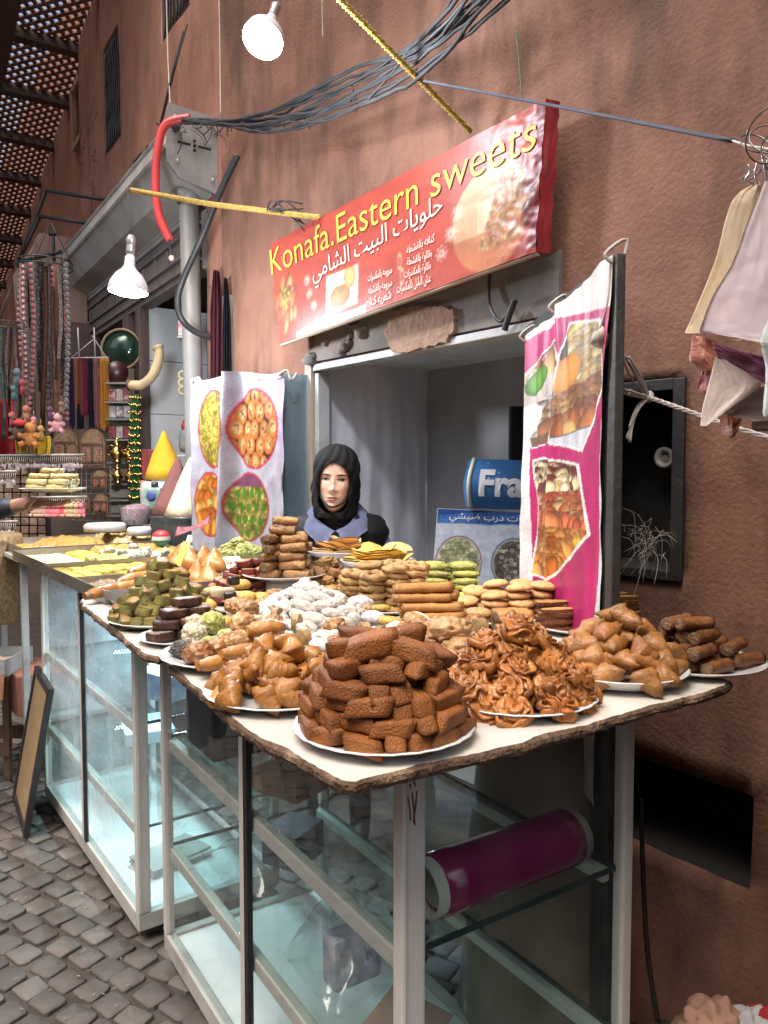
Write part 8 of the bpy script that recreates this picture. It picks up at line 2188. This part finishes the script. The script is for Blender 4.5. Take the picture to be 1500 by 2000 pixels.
# incense cartons, dark hanging robes, spice cones
flatbox('slim_carton', 'slim dark red carton standing against the door post', 'carton', 277, 878, 288, 935, 4.7, .05, mat('dark red print', (.20, .035, .03), (.15, .025, .022), 40, .4, c3=(.45, .35, .3), thr=.68))
flatbox('slim_carton', 'second slim dark red carton with pale marks', 'carton', 289, 878, 300, 934, 4.7, .05, mat('dark red print two', (.22, .04, .035), (.16, .03, .025), 40, .4, c3=(.45, .35, .3), thr=.64))
flatbox('slim_carton', 'pinkish slim carton leaning lower behind the soap pack', 'carton', 274, 938, 288, 985, 4.65, .04, mat('pink print', (.42, .16, .16), (.3, .1, .1), 40, .4))
def robe(x0, x1, y0, y1, Y, c, label):
    a, b = at_y(x0, y0, Y), at_y(x1, y1, Y); bm = BM()
    sheet(bm, lambda u, v: V((a.x + (b.x - a.x) * (.5 + (u - .5) * min(1, .45 + 1.6 * v)), Y - .03 * math.sin(u * 3.14) + .012 * math.sin(u * 24 + v * 3), a.z + (b.z - a.z) * v)), 36, 20, thick=.005)
    solo('hanging_robe', bm, mat('robe ' + label[:9], c, tuple(q * .6 for q in c), 16, .75, .3, 60, stretch=(5, 5, .4)), label, 'garment', a)
robe(408, 440, 530, 745, 4.12, (.11, .018, .032), 'dark wine red robe hanging between the grey pipe and the wall'); robe(434, 452, 545, 745, 4.06, (.018, .014, .03), 'black robe hanging beside the wine red one')
SPB = mat('black bucket', (.02, .025, .024), (.035, .04, .038), 8, .4)
def cone(x, yb, yt, Y, rb, c, label, tub=True, lean=0.0, rough_=.9):
    p = at_y(x, yb, Y); h = at_y(x, yt, Y).z - p.z; t = thing('spice_cone', label, 'spice', p); bm = BM()
    lathe(bm, [(rb, 0), (rb * .82, h * .22), (rb * .56, h * .5), (rb * .30, h * .78), (rb * .10, h * .96), (.002, h)], 40, T(*p) @ RY(lean)); jitter(bm, .006, 14); jitter(bm, .003, 40)
    part('heap', bm, mat('spice ' + label[:14], c, tuple(q * .8 for q in c), 12, rough_, .6, 60), t)
    if tub:
        bm = BM(); lathe(bm, [(rb * 1.02, .012), (rb * 1.04, 0), (rb * .94, -.02), (rb * .98, -.03), (rb * .9, -.30)], 40, T(*p)); part('tub', bm, SPB, t)
cone(322, 936, 842, 4.5, .12, (.66, .36, .02), 'tall bright yellow spice cone in front of the white tiles', False)
bm = BM(); p = at_y(322, 940, 4.5); lathe(bm, [(.13, 0), (.14, -.06), (.13, -.2), (.12, -.45)], 30, T(*p), wob=lambda a, z: .05 * noise.noise(V((math.cos(a * 6.28) * 3, math.sin(a * 6.28) * 3, z * 12))))
solo('plastic_sack', bm, mat('crinkled pale plastic sack', (.50, .52, .50), (.38, .40, .38), 20, .3, .9, 40), 'crinkled pale plastic sack under the yellow spice cone', 'sack', p)
cone(338, 1010, 892, 4.15, .12, (.17, .066, .06), 'brown spice cone leaning behind the cream one', True, .10); cone(362, 1012, 892, 3.95, .11, (.66, .54, .38), 'smooth cream cone beside the white banner', True, .10, .5)
bm = BM(); p = at_y(315, 1052, 3.7); ball(bm, p, .042, 3, (1, .8, .9)); t = thing('striped_ball', 'small red, white and green ball at the foot of the spice tubs', 'ball', p); part('ball', bm, mat('green half', (.05, .2, .08), None, 5, .5), t)
bm = BM(); ball(bm, p + V((0, -.004, .012)), .0405, 3, (1, .82, .75)); part('red_cap', bm, mat('red half', (.5, .03, .03), None, 5, .5), t); bm = BM(); lathe(bm, [(.0425, -.006), (.0435, .004), (.0425, .012)], 24, T(p.x, p.y - .002, p.z), close=False); part('white_band', bm, WHD, t)
bm = BM(); a = at_y(340, 1062, 3.45); 
sheet(bm, lambda u, v: a + V((.16 * u, .04 * v, .03 + .06 * u + .05 * v - .03 * math.sin(u * 3) * v)), 16, 8, thick=.003); solo('lace_doily', bm, mat('pink lace', (.5, .22, .24), (.36, .12, .14), 60, .8, c3=(.2, .05, .06), thr=.55), 'pink lacy cloth edge beside the price card', 'cloth', a)
sp = thing('soap_pack', 'pouch with black cap and blue printed panel standing by the spice tubs', 'pouch', at_y(297, 1000, 4.3)); a, b = at_y(279, 998, 4.3), at_y(313, 952, 4.3); bm = BM(); box(bm, a.x, b.x, 4.3, 4.36, a.z, b.z, None, .015); part('pouch', bm, mat('green white pouch', (.42, .46, .42), (.10, .22, .15), 16, .3), sp)
bm = BM(); ball(bm, ((a.x + b.x) / 2, 4.292, (a.z + b.z) / 2 + .02), .028, 2, (1, .2, 1)); part('printed_panel', bm, mat('blue oval print', (.06, .08, .25), None, 20, .4), sp)
bm = BM(); tube(bm, [V((a.x + .06, 4.33, b.z)), V((a.x + .06, 4.33, b.z + .03))], .02, 14); part('cap', bm, SPB, sp)
tb_ = thing('clear_tub', 'clear plastic tub of dried purple flowers', 'tub', at_y(266, 1024, 4.2)); p = at_y(266, 1024, 4.2); bm = BM(); lathe(bm, [(.075, 0), (.09, .10), (.092, .105)], 32, T(*p), close=False); part('wall', bm, BAG, tb_)
bm = BM(); lathe(bm, [(.072, .002), (.085, .085), (.05, .105), (.0005, .112)], 28, T(*p)); jitter(bm, .008, 40); part('dried_flowers', bm, mat('dried purple flowers', (.17, .07, .12), (.28, .16, .18), 60, .9, 1.4, 90, speck=(.4, .28, .2), speck_scale=70), tb_)
for x, y, Y, r_, lb in ((205, 1026, 4.05, .105, 'wide white plastic lid behind the far baking tray'), (272, 1034, 3.95, .06, 'smaller white tub lid by the purple flowers')):
    p = at_y(x, y, Y); bm = BM(); lathe(bm, [(r_, -.03), (r_ * 1.02, 0), (r_ * .9, .012), (r_ * .86, .006), (.0005, .008)], 36, T(*p)); solo('plastic_cover', bm, WHITEM, lb, 'lid', p)
# jar, packs and small picture on the tiled wall
jr = thing('sweet_jar', 'clear jar with a red screw lid before the white tiles', 'jar', at_y(368, 885, 4.6)); p = at_y(368, 885, 4.6); bm = BM(); lathe(bm, [(.0005, 0), (.045, .0), (.055, .03), (.055, .10), (.042, .135), (.036, .145)], 30, T(*p), close=False); part('glass', bm, BAG, jr)
bm = BM(); lathe(bm, [(.038, .14), (.04, .145), (.04, .17), (.036, .175), (.0005, .176)], 30, T(*p)); part('lid', bm, mat('red lid', (.35, .02, .03), None, 5, .35), jr)
bm = BM(); tube(bm, bez([p + V((-.03, 0, .17)), p + V((-.02, 0, .198)), p + V((.02, 0, .198)), p + V((.03, 0, .17))], 5), .006, 8); part('handle', bm, bpy.data.materials['red lid'], jr)
bm = BM(); lathe(bm, [(.0005, .004), (.043, .006), (.052, .03), (.05, .06), (.0005, .07)], 24, T(*p)); jitter(bm, .006, 40); part('contents', bm, mat('grey herbs', (.14, .12, .1), (.24, .2, .17), 50, .9), jr)
bm = BM(); a, b = at_y(348, 888, 4.62), at_y(392, 884, 4.62); box(bm, a.x, b.x, 4.56, 4.75, a.z - .012, a.z - .001); solo('jar_shelf', bm, WHITEM, 'little pale shelf under the red lidded jar', 'shelf', a)
for i in range(3):
    flatbox('yellow_pack', 'black and yellow banded pack in the little pile by the grey pipe', 'pack', 362, 727 + 15 * i, 379, 740 + 15 * i, 4.45, .05, mat('yellow black print', (.6, .4, .03), (.03, .025, .02), 30, .4), 'yellow banded packs')
bm = BM()
for k in range(3): tube(bm, [at_y(357, 733 + 15 * k, 4.47) + V((.022 * math.cos(q * .524), 0, .022 * math.sin(q * .524))) for q in range(13)], .008, 8)
solo('bangle_stack', bm, mat('pale olive bangle', (.4, .34, .2), (.3, .25, .14), 10, .5), 'three pale olive rings beside the yellow packs', 'rings', at_y(357, 748, 4.47))
flatbox('small_picture', 'small red and white framed card on the tiled wall', 'picture', 348, 626, 370, 655, 4.55, .01, mat('red white print', (.42, .05, .08), (.6, .55, .55), 30, .4)); flatbox('wall_ledge', 'thin white ledge under the small red card', 'ledge', 346, 656, 372, 660, 4.5, .08, WHITEM)
# ---- low things by the farther case, at the edge
tbx = thing('tray_table', 'grey metal table with thin legs carrying the far baking tray', 'table', MA @ V((.3, 1.8, 0))); bm = BM(); box(bm, -.05, .66, 1.50, 2.12, ZS - .02, ZS + .002, MA, .003); part('table_top', bm, ALUG, tbx)
for v, u in ((-.03, 1.53), (.62, 1.53), (-.03, 2.08), (.62, 2.08)): bm = BM(); box(bm, v, v + .03, u, u + .03, 0, ZS - .021, MA, .003); part('leg', bm, ALUG, tbx)
bm = BM(); box(bm, .0, .6, 1.56, 2.06, .30, .31, MA); part('lower_shelf', bm, ALUG, tbx)
bm = BM(); box(bm, .05, .35, 1.6, 1.95, .32, .52, MA @ RZ(.06), .01); solo('pink_carton', bm, mat('salmon carton', (.42, .17, .12), (.33, .13, .1), 9, .6), 'salmon coloured carton on the lower shelf of the tray table', 'carton', MA @ V((.2, 1.8, .31)))
bm = BM(); lathe(bm, [(.13, 0), (.15, .15), (.16, .42), (.155, .45), (.13, .43), (.12, .05)], 32, T(*at_y(-18, 1215, 3.9))); solo('woven_basket', bm, mat('woven cane', (.36, .25, .12), (.16, .1, .05), 50, .8, 1.0, 80), 'tall woven cane basket at the edge of the lane', 'basket', at_y(-18, 1215, 3.9))
# stool with a white tray of flat bread
cr = at_y(-14, 1290, 3.75); st_ = thing('white_tray', 'white rimmed tray of flat breads on a small crate at the edge', 'tray', cr); bm = BM(); box(bm, -.17, .12, -.12, .16, -.05, -.045, T(*cr)); 
for q in ((-.17, .12, -.125, -.119), (-.17, .12, .155, .161)): box(bm, q[0], q[1], q[2], q[3], -.05, .035, T(*cr))
for q in ((-.175, -.17), (.12, .125)): box(bm, q[0], q[1], -.12, .16, -.05, .035, T(*cr))
part('tray', bm, WHITEM, st_); bm = BM(); sheet(bm, lambda u, v: cr + V((-.15 + .25 * u, -.1 + .24 * v, -.02 + .03 * math.sin(u * 3.1) * math.sin(v * 3.1) + .008 * noise.noise(V((u * 6, v * 6, 1))))), 20, 20); part('bread', bm, mat('flat bread', (.5, .38, .24), (.4, .27, .15), 10, .7), st_)
ck2 = thing('wooden_crate', 'dark wooden crate with hanging rags under the white tray', 'crate', V((cr.x, cr.y, 0))); bm = BM()
for dx, dy in ((-.15, -.1), (.09, -.1), (-.15, .12), (.09, .12)): box(bm, dx, dx + .03, dy, dy + .03, 0, cr.z - .052, T(cr.x, cr.y, 0))
for z in (.12, .45): box(bm, -.15, .12, -.105, -.10, z, z + .07, T(cr.x, cr.y, 0)); box(bm, -.15, .12, .15, .155, z, z + .07, T(cr.x, cr.y, 0))
part('slats', bm, WOODBR, ck2); bm = BM(); sheet(bm, lambda u, v: V((cr.x - .12 + .2 * u, cr.y - .13 + .01 * math.sin(u * 20), cr.z - .05 - (.25 + .15 * math.sin(u * 5)) * v)), 20, 10, thick=.003); part('rag', bm, mat('dirty cream rag', (.4, .34, .27), (.3, .24, .19), 14, .9), ck2)
bm = BM(); box(bm, -.16, .125, -.135, -.125, -.18, -.06, T(*cr) @ RX(-.2)); solo('orange_flap', bm, mat('faded orange board', (.45, .2, .11), (.36, .16, .1), 8, .7), 'faded orange board flap hanging below the white tray', 'board', cr)
# framed panel leaning on the farther case
pn = thing('leaning_panel', 'black framed tan wood panel leaning against the farther glass case', 'panel', at_y(44, 1650, 3.05))
Pa, Pb = at_y(38, 1655, 3.08), at_y(72, 1640, 3.42); Pa.z = Pb.z = .01
Ua, Ub = at_y(43, 1284, 3.35), at_y(72, 1370, 3.30)
base = at_z(38, 1655, .01); bt = at_z(50, 1600, .01)
x0 = MA @ V((-.14, .97, .01)); x1 = MA @ V((-.10, 1.42, .01)); upv = (MA @ V((-.022, 1.13, .58))) - x0
xd = (x1 - x0); MP = frame(x0, xd, (upv - xd.normalized() * upv.dot(xd.normalized())))
wp, hp_ = xd.length, upv.length
bm = BM()
for q in ((0, wp, 0, .03), (0, wp, hp_ - .03, hp_), (0, .03, .03, hp_ - .03), (wp - .03, wp, .03, hp_ - .03)): box(bm, q[0], q[1], q[2], q[3], -.012, .012, MP, .002)
part('frame', bm, RUSTW, pn); bm = BM(); box(bm, .03, wp - .03, .03, hp_ - .03, -.004, .004, MP); part('panel', bm, mat('tan plywood', (.36, .25, .14), (.28, .19, .10), 4, .6, stretch=(1, 1, 4)), pn)

# ================================================================ satin scarves hanging at the right
def satin(nm, c, c2, c3): return mat(nm, c, c2, 5, .38, .1, 20, c3=c3, thr=.55, sheen=.4)
S1 = satin('cream flowered satin', (.70, .62, .50), (.66, .52, .33), (.62, .36, .10)); S2 = satin('blush white satin', (.72, .62, .63), (.66, .56, .60), (.58, .34, .33)); S3 = satin('terracotta satin', (.60, .27, .18), (.52, .22, .15), (.45, .18, .16)); S4 = satin('pearl beige satin', (.62, .52, .46), (.52, .43, .40), (.45, .33, .34)); S5 = satin('plum satin', (.30, .10, .18), (.22, .07, .13), (.36, .2, .28)); S6 = satin('taupe satin', (.40, .32, .29), (.32, .25, .23), (.28, .2, .2)); S7 = satin('mint white satin', (.72, .76, .74), (.62, .66, .66), (.6, .6, .55)); S8 = satin('red satin', (.58, .12, .12), (.45, .09, .09), (.4, .1, .1))
def hung(label, L, R, Y, m, seed, depth=.03, amp=.012, Yr=None, bulge=.02, folds=3):
    """a folded scarf: left and right edges as lists of photo points from top to bottom, at distance Y"""
    l = bez([at_y(x, y, Y) for x, y in L], 8); r = bez([at_y(x, y, Yr or Y) for x, y in R], 8); n = 40
    def pick(a, v): 
        f = v * (len(a) - 1); i = min(int(f), len(a) - 2); return a[i].lerp(a[i + 1], f - i)
    bm = BM()
    def fn(u, v):
        p = pick(l, v).lerp(pick(r, v), u); k = .25 + .75 * v
        p.y += -bulge * math.sin(math.pi * u) * k + amp * k * math.sin(u * math.pi * folds + seed) + amp * .6 * noise.noise(V((u * 4, v * 3, seed))) + amp * .35 * noise.noise(V((u * 13, v * 4, seed + 5))) + amp * .18 * noise.noise(V((u * 9, v * 26, seed + 9)))
        return p
    sheet(bm, fn, 36, n)
    fs = list(bm.faces); bmesh.ops.solidify(bm, geom=fs, thickness=depth * .55)
    solo('satin_scarf', bm, m, label, 'scarf', l[0])
YS = 1.18
hung('cream satin scarf with golden flowers hanging behind the blush one', [(1474, 358), (1432, 392), (1400, 505), (1368, 590), (1342, 648)], [(1482, 360), (1500, 420), (1500, 520), (1480, 620), (1440, 668)], YS + .10, S1, 1, .012)
hung('big blush white satin scarf folded at the front of the bunch', [(1496, 350), (1462, 430), (1432, 515), (1395, 580), (1372, 640), (1380, 646)], [(1530, 350), (1600, 440), (1640, 540), (1660, 640), (1660, 700), (1650, 735)], YS, S2, 2, .016, folds=2)
hung('stitched terracotta satin scarf folded under the cream one', [(1354, 655), (1350, 680), (1348, 705), (1372, 725)], [(1400, 668), (1420, 690), (1420, 715), (1410, 735)], YS + .09, S3, 3, .014)
hung('pearl beige satin scarf with its pointed corner hanging lowest', [(1396, 700), (1386, 740), (1372, 790), (1366, 832)], [(1420, 705), (1470, 735), (1482, 758), (1372, 834)], YS + .02, S4, 4, .008, .004)
hung('plum satin scarf showing between the blush and taupe ones', [(1388, 668), (1394, 690), (1398, 704)], [(1560, 720), (1580, 770), (1560, 800)], YS + .05, S5, 5, .012)
hung('taupe satin scarf in folds at the bottom of the bunch', [(1480, 756), (1450, 778), (1425, 796), (1412, 806)], [(1640, 760), (1640, 810), (1600, 840), (1480, 842)], YS + .045, S6, 6, .02)
hung('red satin scarf end peeping out beside the pearl beige corner', [(1376, 715), (1368, 740), (1366, 762)], [(1396, 715), (1392, 745), (1376, 772)], YS + .1, S8, 7, .006)
hung('small terracotta scarf end twisted below the taupe folds', [(1405, 800), (1410, 830), (1412, 850)], [(1450, 806), (1440, 835), (1424, 856)], YS + .07, S3, 8, .012)
hung('mint white satin scarf at the very edge of the bunch', [(1502, 620), (1486, 662), (1490, 680), (1498, 720), (1492, 800), (1500, 818)], [(1600, 620), (1620, 700), (1620, 760), (1600, 840), (1590, 840), (1580, 850)], YS - .06, S7, 9, .014)
hg = thing('hanger_rings', 'tangle of bare metal hanger hooks and rings above the satin scarves', 'hanger', at_y(1490, 290, YS)); bm = BM()
for cx, cy, r_, Y in ((1475, 280, 27, YS + .06), (1510, 262, 46, YS), (1506, 272, 36, YS + .03), (1530, 280, 30, YS - .02), (1467, 342, 6, YS + .05)):
    p = at_y(cx, cy, Y); R = r_ / 1500 * Y
    tube(bm, [p + V((R * math.cos(k * .2618), .02 * math.cos(k * .2618 + cx), R * math.sin(k * .2618))) for k in range(25)], .0013, 6)
part('rings', bm, mat('dark steel wire', (.16, .15, .15), (.1, .095, .09), 10, .35, metal=.8), hg)
bm = BM()
for pts in (((1490, 286), (1488, 300), (1494, 330), (1496, 352)), ((1462, 322), (1463, 338), (1456, 350), (1474, 362)), ((1478, 318), (1474, 340), (1480, 360)), ((1500, 310), (1496, 325), (1504, 336))): tube(bm, bez([at_y(x, y, YS + .02) for x, y in pts], 5), .0015, 6)
part('hooks', bm, mat('shiny steel wire', (.6, .6, .62), (.5, .5, .52), 10, .25, metal=1.0), hg)
# ---- textile rack added out of view to shade the lower wall
nt_ = thing('shade_rack', 'unseen rack of brown hanging textiles added to shade the lower wall', 'rack', wall(2.5, 0, .4)); bm = BM()
for t0 in (2.47, 2.75, 3.05):
    sheet(bm, lambda u, v, t0=t0: wall(t0 + .03 * math.sin(u * 14 + t0) * (.4 + v), 2.35 - 2.3 * v, .04 + .78 * u), 24, 10, thick=.01)
part('textiles', bm, mat('brown textile', (.14, .07, .05), (.1, .05, .036), 6, .9), nt_); bm = BM(); tube(bm, [wall(2.4, 2.37, .84), wall(3.6, 2.37, .84)], .012, 8); tube(bm, [wall(3.55, 2.37, .84), wall(3.55, 0, .84)], .015, 8); part('rails', bm, RUSTW, nt_)
# ---- on the ground at the corner
for x, y, s, c, lb in ((1392, 2000, .055, (.52, .30, .22), 'pinkish rounded bundle on the ground below the hatch'), (1462, 2010, .045, (.62, .62, .66), 'small white rounded bundle beside the pinkish one'), (1500, 2010, .045, (.45, .03, .035), 'red rounded bundle at the corner of the ground')):
    p = at_y(x, y, 1.62); bm = BM(); ball(bm, p, s, 4, (1.05, 1, .9), amp=.5, fr=22); jitter(bm, .006, 30); ball(bm, p + V((0, 0, -.08)), s * 1.5, 3, (1.2, 1, 1.2), amp=.2, fr=12); solo('cloth_bundle', bm, mat('bundle ' + lb[:8], c, tuple(q * .8 for q in c), 10, .9, .3, 60), lb, 'bundle', p)
bm = BM(); q = bez([at_y(1252, 1560, 1.75), at_y(1256, 1700, 1.74), at_y(1265, 1860, 1.72), at_y(1285, 1995, 1.7)], 8); tube(bm, q, .006, 8); solo('thin_rod', bm, RUSTW, 'thin dark bent rod standing behind the corner of the nearer case', 'rod', q[0])
